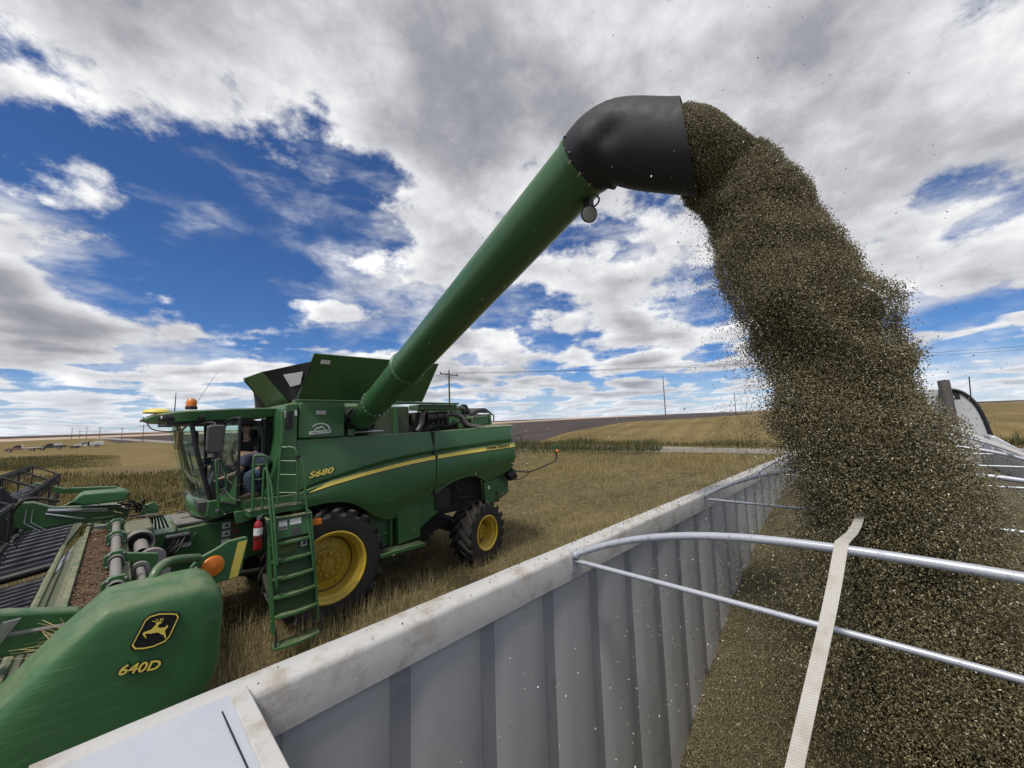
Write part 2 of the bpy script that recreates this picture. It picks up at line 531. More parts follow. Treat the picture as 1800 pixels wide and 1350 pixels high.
def field_mat(name, cols, stripe=0.0, bump=0.5, ang=0.0, sscale=1.0, fine=14.0):
    m = bpy.data.materials.new(name)
    m.use_nodes = True
    t = NT(m.node_tree)
    pos = t.n('ShaderNodeNewGeometry').outputs['Position']
    n1 = t.noise(pos, 0.09, 4, 0.6)
    n2 = t.noise(t.vm('MULTIPLY', pos, (0.45, 1.6, 1.0)), 1.1, 5, 0.65)
    n3 = t.noise(t.vm('MULTIPLY', pos, (0.6, 1.4, 1.0)), fine, 4, 0.7)
    v = t.m('ADD', t.m('MULTIPLY', n1, 0.40), t.m('ADD', t.m('MULTIPLY', n2, 0.30), t.m('MULTIPLY', n3, 0.30)))
    if stripe:
        x, y, z = t.xyz(pos)[0:3]
        c_, s_ = math.cos(ang), math.sin(ang)
        u = t.m('ADD', t.m('MULTIPLY', x, -s_ * sscale), t.m('MULTIPLY', y, c_ * sscale))
        u = t.m('ADD', u, t.m('MULTIPLY', n2, 1.5))
        v = t.m('ADD', v, t.m('MULTIPLY', t.m('SINE', u), stripe))
    c = t.ramp(v, [(0.30, cols[0]), (0.47, cols[1]), (0.62, cols[2])])
    bs = t.n('ShaderNodeBsdfPrincipled', ins={'Base Color': c, 'Roughness': 0.95})
    bs.inputs['Specular IOR Level'].default_value = 0.1
    b = t.n('ShaderNodeBump', ins={'Height': t.m('ADD', n3, n2), 'Strength': bump, 'Distance': 0.08})
    t.put(bs, 'Normal', b)
    t.t.links.new(bs.outputs[0], t.n('ShaderNodeOutputMaterial').inputs[0])
    return m

MF = dict(
    near=field_mat('stubble_soil', ((0.070, 0.054, 0.030), (0.150, 0.118, 0.062), (0.265, 0.212, 0.112)), 0.0, 0.8, fine=22.0),
    gold=field_mat('golden_stubble', ((0.095, 0.070, 0.027), (0.150, 0.112, 0.045), (0.22, 0.168, 0.074)), 0.035, 0.5, 0.25, 1.5, fine=3.0),
    dark=field_mat('ploughed_soil', ((0.042, 0.034, 0.032), (0.062, 0.050, 0.046), (0.088, 0.072, 0.064)), 0.02, 0.3, 0.5, 0.4, fine=1.0),
    tan=field_mat('far_tan_fields', ((0.26, 0.19, 0.135), (0.38, 0.285, 0.205), (0.46, 0.36, 0.27)), 0.10, 0.1, 0.9, 0.012, fine=0.2),
    road=field_mat('road_gravel', ((0.17, 0.155, 0.14), (0.24, 0.22, 0.20), (0.30, 0.28, 0.25)), 0.0, 0.3, fine=6.0),
)

def build_land():
    fov = np.radians(np.concatenate([np.linspace(-68, 68, 440), np.linspace(74, 286, 44)]))
    rad = np.concatenate([[0.0], np.linspace(1.5, 12, 10), np.geomspace(13, 6000, 300)])
    A = fov + YAW
    na, nr = len(A), len(rad)
    X = rad[:, None] * np.cos(A)[None, :]; Y = rad[:, None] * np.sin(A)[None, :]
    Z = land_h(X, Y)
    # cell centres decide which field a cell belongs to
    An = np.concatenate([A[1:], [A[0] + 2 * math.pi]]); ac = (A + An) / 2; rc = (rad[:-1] + rad[1:]) / 2
    xc = rc[:, None] * np.cos(ac); yc = rc[:, None] * np.sin(ac)
    dep = xc * CY + yc * SY; lat = xc * SY - yc * CY
    k = np.where(dep > 1, lat / np.maximum(dep, 1), 9)
    rr = np.broadcast_to(rc[:, None], xc.shape); aa = np.broadcast_to(ac[None, :], xc.shape)
    side = (xc - RA[0]) * RN[0] + (yc - RA[1]) * RN[1]
    beyond = side > -2.0                          # beyond the road
    zone = np.zeros(xc.shape, int)
    wob = 2.5 * np.sin(xc * 0.11) + 2 * np.sin(yc * 0.07 + 1)
    zone[(beyond) & (rr > 30)] = 1
    zone[(rr > 62 + wob) & (k < -0.3)] = 1
    bound = np.interp(k, [-0.7, 0.0, 0.018, 0.148, 0.385, 0.6], [60, 60, 61, 82, 112, 200]) + wob * 0.4
    zone[(k > -0.85) & (k < 0.62) & (dep > bound)] = 2
    zone[(k <= -0.85) & (k > -1.02 - 0.0006 * (dep - 150)) & (dep > 168 + 60 * (k + 0.85))] = 2
    zone[(rr > 430 + 60 * np.sin(aa * 9))] = 3
    zone[(rr > 1350 + 150 * np.sin(aa * 14))] = 2
    zone[(rr > 1900)] = 3
    names = ['stubble_ground', 'golden_field', 'ploughed_field', 'far_hills']
    mats = [MF['near'], MF['gold'], MF['dark'], MF['tan']]
    V = np.stack([X, Y, Z], -1).reshape(-1, 3)
    for zi in range(4):
        I, J = np.nonzero(zone == zi)
        if not len(I):
            continue
        J2 = (J + 1) % na
        F = np.stack([I * na + J, I * na + J2, (I + 1) * na + J2, (I + 1) * na + J], -1)[:, ::-1]
        used, inv = np.unique(F, return_inverse=True)
        me = bpy.data.meshes.new(names[zi])
        F2 = inv.reshape(F.shape)
        me.from_pydata(V[used].tolist(), [], [tuple(dict.fromkeys(q)) for q in F2.tolist()] if zi else F2.tolist())
        me.validate()
        me.polygons.foreach_set('use_smooth', [True] * len(me.polygons))
        me.materials.append(mats[zi])
        ob = bpy.data.objects.new(names[zi], me)
        COL.objects.link(ob)
        struct(ob)

build_land()

rows = []
for s_ in np.concatenate([np.linspace(-60, 120, 61), np.linspace(125, 420, 60)]):
    row = []
    for o_ in (-3.6, -2.2, 0, 2.2, 3.6):
        p = RA + RD * s_ + RN * o_
        row.append((p[0], p[1], float(land_h(*p)) + (0.06 if abs(o_) > 3 else 0.14)))
    rows.append(row)
struct(MB().grid(rows).build('road', MF['road'], None, smooth=60))
# ------------------------------------------------------------------ grain trailer
RZ = 2.785                      # top of the side rails
YL, YR = 1.32, -1.28            # inner faces of the rails
X0, X1 = 0.285, 12.7
M['rail'] = mat('white_rail_paint', (0.55, 0.54, 0.515), 0.45, var=0.14, vscale=7, dirt=(0.33, 0.285, 0.23), dirt_amt=0.52, dscale=7.5, bump=0.10, bscale=22, spec=0.4)
M['wall'] = mat('grey_aluminium_sheet', (0.52, 0.525, 0.525), 0.5, metal=0.12, var=0.08, vscale=2.5, dirt=(0.28, 0.28, 0.28), dirt_amt=0.2, dscale=2, bump=0.015, bscale=8)
M['wall_groove'] = mat('dark_aluminium_rib', (0.37, 0.38, 0.40), 0.45, metal=0.15, var=0.12, vscale=5, dirt=(0.12, 0.12, 0.13), dirt_amt=0.2, dscale=3)
M['bow'] = mat('scuffed_grey_tube', (0.50, 0.52, 0.57), 0.38, metal=0.25, var=0.10, vscale=8, dirt=(0.045, 0.042, 0.05), dirt_amt=0.22, dscale=34, spec=0.6)
M['plate'] = mat('scuffed_aluminium_plate', (0.60, 0.62, 0.66), 0.42, metal=0.3, var=0.10, vscale=9, dirt=(0.44, 0.41, 0.36), dirt_amt=0.30, dscale=6, bump=0.05, bscale=30)

def strap_mat():
    m = bpy.data.materials.new('white_webbing'); m.use_nodes = True
    t = NT(m.node_tree)
    pos = t.n('ShaderNodeNewGeometry').outputs['Position']
    x, y, z = t.xyz(pos)[0:3]
    wv = t.m('ADD', t.m('MULTIPLY', t.m('SINE', t.m('MULTIPLY', x, 1100.0)), 0.5), t.m('MULTIPLY', t.m('SINE', t.m('MULTIPLY', y, 1500.0)), 0.35))
    c = t.mix(t.ss(t.noise(pos, 14, 5, 0.7), 0.40, 0.75), (0.52, 0.495, 0.445), (0.40, 0.37, 0.31))
    c = t.mix(t.m('MULTIPLY', t.ss(wv, -0.6, 0.2, 1.0, 0.0), 0.3), c, (0.25, 0.24, 0.22))
    bs = t.n('ShaderNodeBsdfPrincipled', ins={'Base Color': c, 'Roughness': 0.75})
    t.put(bs, 'Normal', t.n('ShaderNodeBump', ins={'Height': wv, 'Strength': 0.5, 'Distance': 0.002}))
    t.t.links.new(bs.outputs[0], t.n('ShaderNodeOutputMaterial').inputs[0])
    return m
M['strap'] = strap_mat()

TR = thing('grain_trailer', 'long open grain trailer with white rails and grey ribbed walls', 'trailer', (6.0, 0.17, 0.0))

def jrail(y_in, y_out, name):
    """top rail: a slightly dented box section running the length of the trailer"""
    sgn = 1 if y_out > y_in else -1
    rows = []
    xs = np.concatenate([np.linspace(-0.10, 6, 80), np.linspace(6.2, X1, 30)])
    for x in xs:
        d = 0.0045 * mnoise.noise(Vector((x * 2.3, 0, 0))) + 0.003 * mnoise.noise(Vector((x * 9, 3, 0)))
        e = 0.004 * mnoise.noise(Vector((x * 3.1, 7, 0)))
        prof = [(0.0, -0.137), (-0.012 * 0, -0.125), (0.0, -0.02), (0.004, -0.008), (0.014, 0.0), (0.06, 0.001 + d), (0.112, 0.0), (0.124, -0.006), (0.128, -0.02), (0.128, -0.137)]
        rows.append([(x, y_in + sgn * (p[0] + (e if p[1] < -0.02 and p[0] < 0.05 else 0)), RZ + p[1] + (d * 0.5 if p[1] > -0.03 else 0)) for p in prof])
    mb = MB().grid(rows, closed=True)
    n = len(rows[0])
    mb.f.append(tuple(range(n))); mb.f.append(tuple(len(mb.v) - 1 - i for i in range(n)))
    return mb.build(name, M['rail'], TR, smooth=50)
jrail(YL, YL + 0.128, 'top_rail')
jrail(YR, YR - 0.128, 'top_rail')

# walls: flat sheet panels with recessed, darker-coloured ribs between them, one panel each
def wall(yw, sgn):
    pitch, groove = 0.42, 0.085
    n = int((X1 - X0) / pitch) + 1
    pan = rib = None
    for i in range(n):
        xg = 0.34 + i * pitch
        if pan is None:
            mb = MB()
            bow_ = []
            for a in np.linspace(0, 1, 7):
                x = xg + groove / 2 + a * (pitch - groove)
                bulge = 0.006 * math.sin(a * math.pi) + (0.012 if 0 < a < 1 else 0.0)
                bow_.append([(x, yw - sgn * bulge, z) for z in np.linspace(0.75, RZ - 0.139, 6)])
            mb.sheet(bow_, (0, sgn * 0.02, 0))
            pan = mb.build('wall_panel', M['wall'], TR, smooth=60)
            mr = MB().box(xg - groove / 2, xg + groove / 2, yw + sgn * 0.002, yw + sgn * 0.022, 0.75, RZ - 0.139)
            mr.cyl((xg - 0.022, yw + sgn * 0.001, 1.4), (xg - 0.022, yw + sgn * 0.004, 1.4), 0.006, 8)
            rib = mr.build('wall_rib', M['wall_groove'], TR)
            continue
        for src in (pan, rib):
            c = dup(src, (src.location.x + i * pitch, src.location.y, src.location.z)); OFF[c.name] = OFF[src.name]
wall(YL + 0.035, 1)
wall(YR - 0.035, -1)
# outer skins, floor, ends
for ya, yb in ((YL + 0.09, YL + 0.12), (YR - 0.12, YR - 0.09)):
    MB().box(X0 - 0.3, X1, ya, yb, 0.75, RZ - 0.14).build('outer_wall', M['wall'], TR)
MB().box(X0 - 0.3, X1, YR - 0.085, YL + 0.085, 0.62, 0.74).build('floor', M['wall'], TR)
MB().box(X1, X1 + 0.06, YR - 0.12, YL + 0.12, 0.62, RZ + 0.1).build('front_wall', M['wall'], TR, bevel=0.01)
MB().box(X0 - 0.34, X0 - 0.30, YR - 0.12, YL + 0.12, 0.62, RZ - 0.15).build('rear_wall', M['wall'], TR, bevel=0.01)
# flat plate over the rear corner, folded down at its edge, with a long slot
pl = MB()
yo = YL + 0.034
rows = []
for x in np.linspace(-0.12, X0, 12):
    row = []
    for y in np.linspace(yo, YR, 40):
        z = RZ + 0.009 + 0.002 * mnoise.noise(Vector((x * 9, y * 9, 1)))
        row.append((x, y, z))
    rows.append(row)
rows = [[(p[0] - 0.02, p[1], p[2] - 0.10) for p in rows[0]], [(p[0] - 0.012, p[1], p[2] - 0.012) for p in rows[0]]] + rows + \
       [[(p[0] + 0.006, p[1], p[2] - 0.008) for p in rows[-1]], [(p[0] + 0.004, p[1], p[2] - 0.13) for p in rows[-1]]]
pl.grid(rows)
plate = pl.build('rear_plate', M['plate'], TR, smooth=40)
MB().hexa([(0.2205, 1.285, RZ + 0.008), (0.2232, 1.285, RZ + 0.008), (0.2442, 0.4, RZ + 0.008), (0.2415, 0.4, RZ + 0.008)], [(0.2205, 1.285, RZ + 0.0125), (0.2232, 1.285, RZ + 0.0125), (0.2442, 0.4, RZ + 0.0125), (0.2415, 0.4, RZ + 0.0125)]).build('slot', M['decal_k'], plate)
# raised flange beside the slot
MB().box(0.247, 0.288, YR, yo - 0.004, RZ + 0.010, RZ + 0.017).build('flange', M['rail'], plate, bevel=0.004)

# tarp bows: an arched tube over a straight brace, a bracket at each end
def bow(xb, rise=0.255, first=False):
    y0, y1 = YL - 0.012, YR + 0.012
    mid, half = (y0 + y1) / 2, (y0 - y1) / 2
    path = [(xb, mid + half * a, RZ - 0.012 + rise * (1 - abs(a) ** 2.6)) for a in np.linspace(1, -1, 33)]
    b = MB().tube(path, 0.0165, 12).build('tarp_bow', M['bow'], TR, smooth=60)
    MB().tube([(xb + 0.004, y0, RZ - 0.042), (xb + 0.004, mid, RZ - 0.038), (xb + 0.004, y1, RZ - 0.042)], 0.0115, 10).build('brace', M['bow'], b, smooth=60)
    for yy, s_ in ((YL, -1), (YR, 1)):
        k = MB().box(xb - 0.028, xb + 0.028, yy + s_ * 0.001, yy + s_ * 0.009, RZ - 0.105, RZ + 0.012)
        k.cyl((xb - 0.002, yy + s_ * 0.003, RZ - 0.012), (xb - 0.002, yy + s_ * 0.035, RZ - 0.004), 0.021, 10)
        k.build('bracket', M['bow'], b, bevel=0.003)
for i, xb in enumerate((1.79, 3.87, 5.95, 8.03, 10.1, 12.1)):
    bow(xb, 0.255 + 0.06 * i)
# ridge strap over the bows, and a tie strap slung across the front bows
def strap(pts, wdt, name):
    P = [Vector(p) for p in pts]
    rows = []
    for i, p in enumerate(P):
        t_ = (P[min(i + 1, len(P) - 1)] - P[max(i - 1, 0)]).normalized()
        sd_ = t_.cross(Vector((0, 0, 1))).normalized()
        rows.append([p - sd_ * wdt / 2, p - sd_ * wdt / 4, p, p + sd_ * wdt / 4, p + sd_ * wdt / 2])
    return MB().sheet(rows, (0, 0, 0.0035)).build(name, M['strap'], TR, smooth=60)
yc_ = 0.17
zt = RZ - 0.012 + 0.255 + 0.0185
sp = smoothpath([(0.62, 0.385, 2.06), (1.26, 0.262, 2.60), (1.60, 0.195, 2.89), (1.79, 0.165, zt + 0.001)], 5)
sp = [tuple(p) for p in sp]
for xa, xb, dz_ in ((1.79, 3.87, 0.02), (3.87, 5.95, 0.02), (5.95, 8.03, 0.02), (8.03, 10.1, 0.02), (10.1, 12.1, 0.02)):
    i = round((xa - 1.79) / 2.08)
    for a in np.linspace(0.1, 1, 8):
        sp.append((xa + (xb - xa) * a, yc_, zt + 0.06 * (i + a) - (0.13 if i == 0 else 0.02) * math.sin(a * math.pi)))
strap(sp, 0.038, 'ridge_strap')
strap([(12.1, -0.6, zt + 0.30), (10.1, -0.70, zt + 0.20), (8.03, -0.72, zt + 0.125), (5.95, -0.78, zt + 0.055), (3.87, -0.85, zt - 0.02), (1.79, -0.95, zt - 0.12)], 0.04, 'tie_strap')
# chassis and wheels under the box (barely seen past the rail)
MB().box(1.0, 12.0, -0.35, 0.7, 0.45, 0.62).build('chassis', M['dark'], TR)
for xw in (1.8, 3.1):
    for yw in (1.2, -0.86):
        tw = MB().lathe([(-0.14, 0.30), (-0.15, 0.46), (-0.11, 0.505), (0.11, 0.505), (0.15, 0.46), (0.14, 0.30)], (xw, yw, 0.5), (0, 1, 0), 28)
        wv_ = tw.build('wheel', M['rubber'], TR)
        MB().lathe([(-0.13, 0.30), (-0.06, 0.27), (-0.02, 0.1), (0.04, 0.0)], (xw, yw, 0.5), (0, 1, 0), 20).build('rim', M['steel'], wv_)
# ------------------------------------------------------------------ combine harvester (faces -X, its left side towards the trailer)
YC = 9.4
CB = thing('combine_harvester', 'large green combine harvester unloading grain over the trailer', 'combine', (4.5, YC, 0.0))

M['yellow_shaded'] = mat('shaded_grimy_yellow_paint', (0.50, 0.345, 0.038), 0.5, var=0.2, dirt=(0.12, 0.085, 0.04), dirt_amt=0.35, dscale=9)  # hub yellow darkened for the shading behind the bolts, with dirt patches
M['groove'] = mat('shaded_groove', (0.10, 0.07, 0.02), 0.7)  # rim joint line; its shading is put into the dark colour
# --- wheels -------------------------------------------------------------
def make_wheel(name, r, wdt, rim_r, dish, lugs, loc, rotz, parent, nb=10, bolt_r=0.19):
    """local frame: axle along Y, outer face at -Y"""
    pv = pivot(name, parent, loc, (0, 0, rotz))
    h = wdt / 2
    t = MB().lathe([(-h * 0.80, rim_r), (-h * 0.96, rim_r + 0.05), (-h, rim_r + (r - rim_r) * 0.45), (-h * 0.97, r - 0.14), (-h * 0.86, r - 0.10), (-h * 0.5, r - 0.082),
                    (0, r - 0.078), (h * 0.5, r - 0.082), (h * 0.86, r - 0.10), (h * 0.97, r - 0.14), (h, rim_r + (r - rim_r) * 0.45), (h * 0.96, rim_r + 0.05), (h * 0.80, rim_r)],
                   (0, 0, 0), (0, 1, 0), 56, closed=True)
    for side in (-1, 1):                       # curved chevron lugs, joined to the casing
        for i in range(lugs):
            a0 = 2 * math.pi * (i + (0.5 if side > 0 else 0)) / lugs
            base, top = [], []
            for q in range(6):
                f = q / 5.0
                y = side * (h * 1.0 - f * h * 1.06)
                a = a0 + (f ** 0.85) * (0.36 if r > 0.9 else 0.44)
                hw = (0.040 + 0.016 * (1 - f)) / r * (1.0 if r > 0.9 else 1.05)
                yy = max(-h * 0.99, min(h * 0.99, y))
                rb = r - 0.15 if q == 0 else r - 0.105
                rtp = r - 0.040 if q == 0 else r - 0.004 * (1 - f)
                base.append([(rb * math.sin(a - hw * 1.35), yy, rb * math.cos(a - hw * 1.35)), (rb * math.sin(a + hw * 1.35), yy, rb * math.cos(a + hw * 1.35))])
                top.append([(rtp * math.sin(a - hw), yy, rtp * math.cos(a - hw)), (rtp * math.sin(a + hw), yy, rtp * math.cos(a + hw))])
            rows = [[base[q][0], top[q][0], top[q][1], base[q][1]] for q in range(6)]
            t.grid(rows)
            b = len(t.v) - 24
            t.f.append((b, b + 1, b + 2, b + 3)); t.f.append((b + 23, b + 22, b + 21, b + 20))
    t.build('tyre', M['rubber'], pv, smooth=32, local=True)
    rm = MB().lathe([(-h * 0.93, rim_r - 0.02), (-h * 0.99, rim_r + 0.012), (-h * 0.97, rim_r + 0.035), (-h * 0.86, rim_r + 0.02), (-h * 0.80, rim_r - 0.035), (-h * 0.72, rim_r - 0.04), (-h * 0.66, rim_r - 0.075),
                     (-h * 0.50, rim_r - 0.08), (-h * dish, rim_r - 0.10), (-h * dish + 0.02, rim_r - 0.125), (-h * dish - 0.01, rim_r * 0.55), (-h * dish - 0.035, rim_r * 0.47), (-h * dish - 0.035, rim_r * 0.30), (-h * dish - 0.06, rim_r * 0.26), (-h * dish - 0.07, 0.0)],
                    (0, 0, 0), (0, 1, 0), 56)
    rim = rm.build('rim', M['yellow'], pv, smooth=40, local=True)
    MB().lathe([(h * 0.93, rim_r - 0.02), (h * 0.99, rim_r + 0.012), (h * 0.8, rim_r - 0.05), (h * 0.2, rim_r - 0.12), (h * 0.2, 0.0)], (0, 0, 0), (0, 1, 0), 40).build('inner_rim', M['yellow'], pv, smooth=40, local=True)
    MB().lathe([(-h * dish - 0.030, rim_r * 0.50), (-h * dish - 0.040, rim_r * 0.49), (-h * dish - 0.062, bolt_r + 0.05), (-h * dish - 0.062, bolt_r - 0.05), (-h * dish - 0.085, bolt_r - 0.06), (-h * dish - 0.092, 0.0)], (0, 0, 0), (0, 1, 0), 40).build('hub', M['yellow_shaded'], pv, smooth=40, local=True)
    MB().lathe([(-h * dish - 0.004, rim_r - 0.135), (-h * dish - 0.012, rim_r - 0.122), (-h * dish - 0.004, rim_r - 0.110)], (0, 0, 0), (0, 1, 0), 56).build('rim_groove', M['groove'], pv, smooth=60, local=True)
    src = None
    for i in range(nb):
        a = 2 * math.pi * (i + 0.3) / nb
        if src is None:
            k_ = MB().cyl((0, 0, 0), (0, -0.045, 0), 0.034, 6).cyl((0, -0.045, 0), (0, -0.075, 0), 0.019, 6)
            src = k_.build('wheel_bolt', M['yellow'], pv, local=True)
            ob = src
        else:
            ob = dup(src)
        ob.location = (bolt_r * math.sin(a), -h * dish - 0.058, bolt_r * math.cos(a))
    src = None
    for i in range(5):
        a = 2 * math.pi * (i + 0.15) / 5
        if src is None:
            src = MB().cyl((0, 0, 0), (0, -0.006, 0), 0.014, 8).build('vent_hole', M['decal_k'], pv, local=True)
            ob = src
        else:
            ob = dup(src)
        ob.location = (rim_r * 0.66 * math.sin(a), -h * dish - 0.012, rim_r * 0.66 * math.cos(a))
    return pv

fwl = make_wheel('front_wheel', 1.03, 0.76, 0.60, 0.10, 20, (2.88, 7.90, 1.0), 0.0, CB)
rwl = make_wheel('rear_wheel', 0.78, 0.66, 0.40, 0.10, 18, (6.68, 7.93, 0.76), R(11), CB, 8, 0.13)
for src, y, rz in ((fwl, 2 * YC - 7.90, math.pi), (rwl, 2 * YC - 7.93, math.pi + R(11))):
    c = copy_tree(src, CB)
    c.location = (src.location.x, y - YC, src.location.z)
    c.rotation_euler = (0, 0, rz)
MB().cyl((2.88, 7.9, 1.0), (2.88, 2 * YC - 7.9, 1.0), 0.20, 16).build('front_axle', M['dark'], CB)
MB().hexa([(6.5, 8.1, 0.62), (6.86, 8.1, 0.62), (6.86, 10.7, 0.62), (6.5, 10.7, 0.62)], [(6.5, 8.1, 0.9), (6.86, 8.1, 0.9), (6.86, 10.7, 0.95), (6.5, 10.7, 0.95)]).build('rear_axle', M['dark'], CB, bevel=0.02)

# --- side panels --------------------------------------------------------
XS = 5.20                                   # panel joint
def zt_(x): return interp(x, [2.2, 5.2, 8.02], [3.35, 3.385, 3.46])
def zs_(x): return interp(x, [2.30, 2.46, 2.9, 3.4, 4.0, 4.6, 5.2, 6.0, 7.0, 8.02], [2.36, 2.41, 2.505, 2.59, 2.675, 2.745, 2.795, 2.84, 2.885, 2.92])   # middle of the yellow stripe
def zc_(x): return zs_(x) + interp(x, [2.3, 2.6, 4, 8], [0.06, 0.10, 0.155, 0.17])      # crease above it
def zm_(x): return interp(x, [2.2, 3.3, 3.7, 4.1, 4.6, 5.2, 6, 7, 8.02], [2.14, 2.12, 1.98, 1.97, 2.12, 2.26, 2.36, 2.46, 2.54])    # lower facet starts
def zb_(x): return interp(x, [2.2, 2.45, 2.75, 3.05, 3.3, 3.55, 3.8, 4.0, 4.2, 4.4, 4.6, 5.2, 5.25, 5.45, 5.7, 6.0, 6.2, 6.45, 6.7, 6.9, 7.3, 7.7, 8.02],
                             [2.05, 2.13, 2.155, 2.13, 2.05, 1.88, 1.70, 1.60, 1.565, 1.59, 1.66, 1.90, 1.94, 2.06, 2.16, 2.225, 2.235, 2.21, 2.10, 1.98, 2.10, 2.20, 2.42])
YP = 7.64

def ybody(x, z):
    """depth of the moulded skin at (x, z): proud band, crease, tucked lower facet"""
    rnd = 0.05 * max(0, (x - 7.75) / 0.27) ** 2 * 4          # rear corner turns in
    zt1, zc1, zs1, zm1, zb1 = zt_(x), zc_(x), zs_(x), zm_(x), zb_(x)
    if z > zc1:
        y = YP + 0.05 + 0.07 * ((z - zc1) / max(zt1 - zc1, .01)) ** 1.5 + 0.0
    elif z > zs1:
        f = (zc1 - z) / max(zc1 - zs1, .01)
        y = YP + 0.05 + 0.065 * min(1, f * 2.2) if f < 0.62 else YP + 0.115 - 0.14 * min(1, (f - 0.62) / 0.12)
    elif z > zm1:
        y = YP - 0.025 - 0.02 * math.sin(math.pi * (zs1 - z) / max(zs1 - zm1, .01))
    else:
        y = YP - 0.025 + 0.42 * (zm1 - z)
    return y + rnd

def side_panel(xa, xb, mirror=False):
    n = int((xb - xa) / 0.055)
    xs = np.linspace(xa, xb, n)
    rows = []
    for x in xs:
        zt1, zc1, zs1, zm1, zb1 = zt_(x), zc_(x), zs_(x), zm_(x), zb_(x)
        zm1 = max(zm1, zb1 + 0.02)
        zz = [zt1 - 0.0, zt1 - 0.02] + list(np.linspace(zt1 - 0.05, zc1 + 0.02, 5)) + [zc1 + 0.002, zc1 - 0.06 * (zc1 - zs1) / 0.12, zs1 + 0.40 * (zc1 - zs1), zs1 + 0.37 * (zc1 - zs1), zs1 + 0.25 * (zc1 - zs1), zs1, zs1 - 0.06] + \
             list(np.linspace(zs1 - 0.10, zm1 + 0.01, 4)) + [zm1 - 0.005] + list(np.linspace(zm1 - 0.02, zb1 + 0.025, 4)) + [zb1]
        zz = sorted(zz, reverse=True)
        row = []
        for i, z in enumerate(zz):
            z = max(z, zb1)
            y = ybody(x, z)
            if i == 0:
                y += 0.03
            row.append((x, 2 * YC - y if mirror else y, z))
        # turn the bottom edge inwards
        l = row[-1]
        row.append((l[0], l[1] + (-0.09 if mirror else 0.09), l[2] - 0.0))
        rows.append(row)
    mb = MB().sheet(rows, (0, -0.012 if mirror else 0.012, 0))
    return mb.build('side_panel', M['green'], CB, smooth=38)
pf = side_panel(2.20, XS - 0.012)
pr = side_panel(XS + 0.012, 8.02)
side_panel(2.20, XS - 0.012, True); side_panel(XS + 0.012, 8.02, True)
MB().box(XS - 0.03, XS + 0.03, YP + 0.06, YP + 0.10, 1.95, 3.37).build('panel_joint', M['dark'], CB)

def stripe(xa, xb, parent, z_up, z_dn, m, dy, name):
    xs = np.linspace(xa, xb, int((xb - xa) / 0.06) + 2)
    rows = []
    for x in xs:
        a, b = z_up(x), z_dn(x)
        rows.append([(x, ybody(x, a + (b - a) * q / 4) - dy, a + (b - a) * q / 4) for q in range(5)])
    return MB().sheet(rows, (0, 0.003, 0)).build(name, m, parent, smooth=60)
def su(x): return zs_(x) + interp(x, [2.44, 2.75, 4.0, 5.2, 8], [-0.028, 0.028, 0.032, 0.034, 0.034])
def sl(x): return zs_(x) - interp(x, [2.44, 2.75, 4.0, 5.2, 8], [0.032, 0.034, 0.044, 0.048, 0.054])
for xa, xb, par in ((2.44, XS - 0.016, pf), (XS + 0.016, 7.92, pr)):
    stripe(xa, xb, par, lambda x: su(x) + 0.012, lambda x: sl(x) - 0.016, M['decal_k'], 0.005, 'stripe_border')
    stripe(xa + 0.03, xb - 0.01, par, su, sl, M['decal_y'], 0.010, 'stripe')
def skin_pt(x, z, dy=0.012): return (x, ybody(x, z) - dy, z)
lettering('S680', 0.15, M['decal_k'], pf, skin_pt(2.70, 2.705, 0.004), (1.45, 0, 0.20), (0.10, 0.05, 1), offset=0.010, shear=0.15)
lettering('S680', 0.15, M['decal_y'], pf, skin_pt(2.70, 2.705, 0.009), (1.45, 0, 0.20), (0.10, 0.05, 1), offset=0.0035, shear=0.15)
slope = (zs_(7.8) - zs_(7.2)) / 0.6
xl_ = 7.22
for k, (ch, sz) in enumerate((('J', .125), ('O', .10), ('H', .10), ('N', .10), (' ', .1), ('D', .125), ('E', .10), ('E', .10), ('R', .10), ('E', .10))):
    xk = xl_ - 0.44 + (0, .085, .18, .275, .34, .41, .50, .58, .665, .75)[k] * 1.05
    if ch == ' ':
        continue
    zz = sl(xk) + 0.014 + sz * 0.36
    lettering(ch, sz, M['decal_k'], pr, skin_pt(xk, zz, 0.0145), (1.2, 0, slope), (0, 0, 1.1), offset=0.0045)
# arch trims
def trim(xa, xb, w_, name):
    xs = np.linspace(xa, xb, 26)
    rows = []
    for x in xs:
        z = zb_(x)
        e = 0.01
        nz = np.array([-(zb_(x + e) - zb_(x - e)) / (2 * e), 1.0]); nz /= np.linalg.norm(nz)
        y0 = ybody(x, z)
        rows.append([(x, y0 + 0.02, z), (x, y0 - 0.035, z - 0.006), (x + nz[0] * w_, y0 - 0.045, z + nz[1] * w_), (x + nz[0] * w_, y0 + 0.0, z + nz[1] * w_ + 0.004)])
    return MB().grid(rows).build(name, M['green'], CB, smooth=50)
trim(5.24, 6.92, 0.035, 'wheel_arch_trim')
trim(4.45, 5.17, 0.012, 'panel_lip')
for x, z in ((4.98, 2.09), (5.40, 2.15)):
    y = ybody(x, z)
    MB().lathe([(0.0, 0.034), (-0.008, 0.034), (-0.008, 0.022), (0.004, 0.02), (0.004, 0.0)], (x, y, z), (0, 1, 0), 16).build('latch', M['dark'], CB)

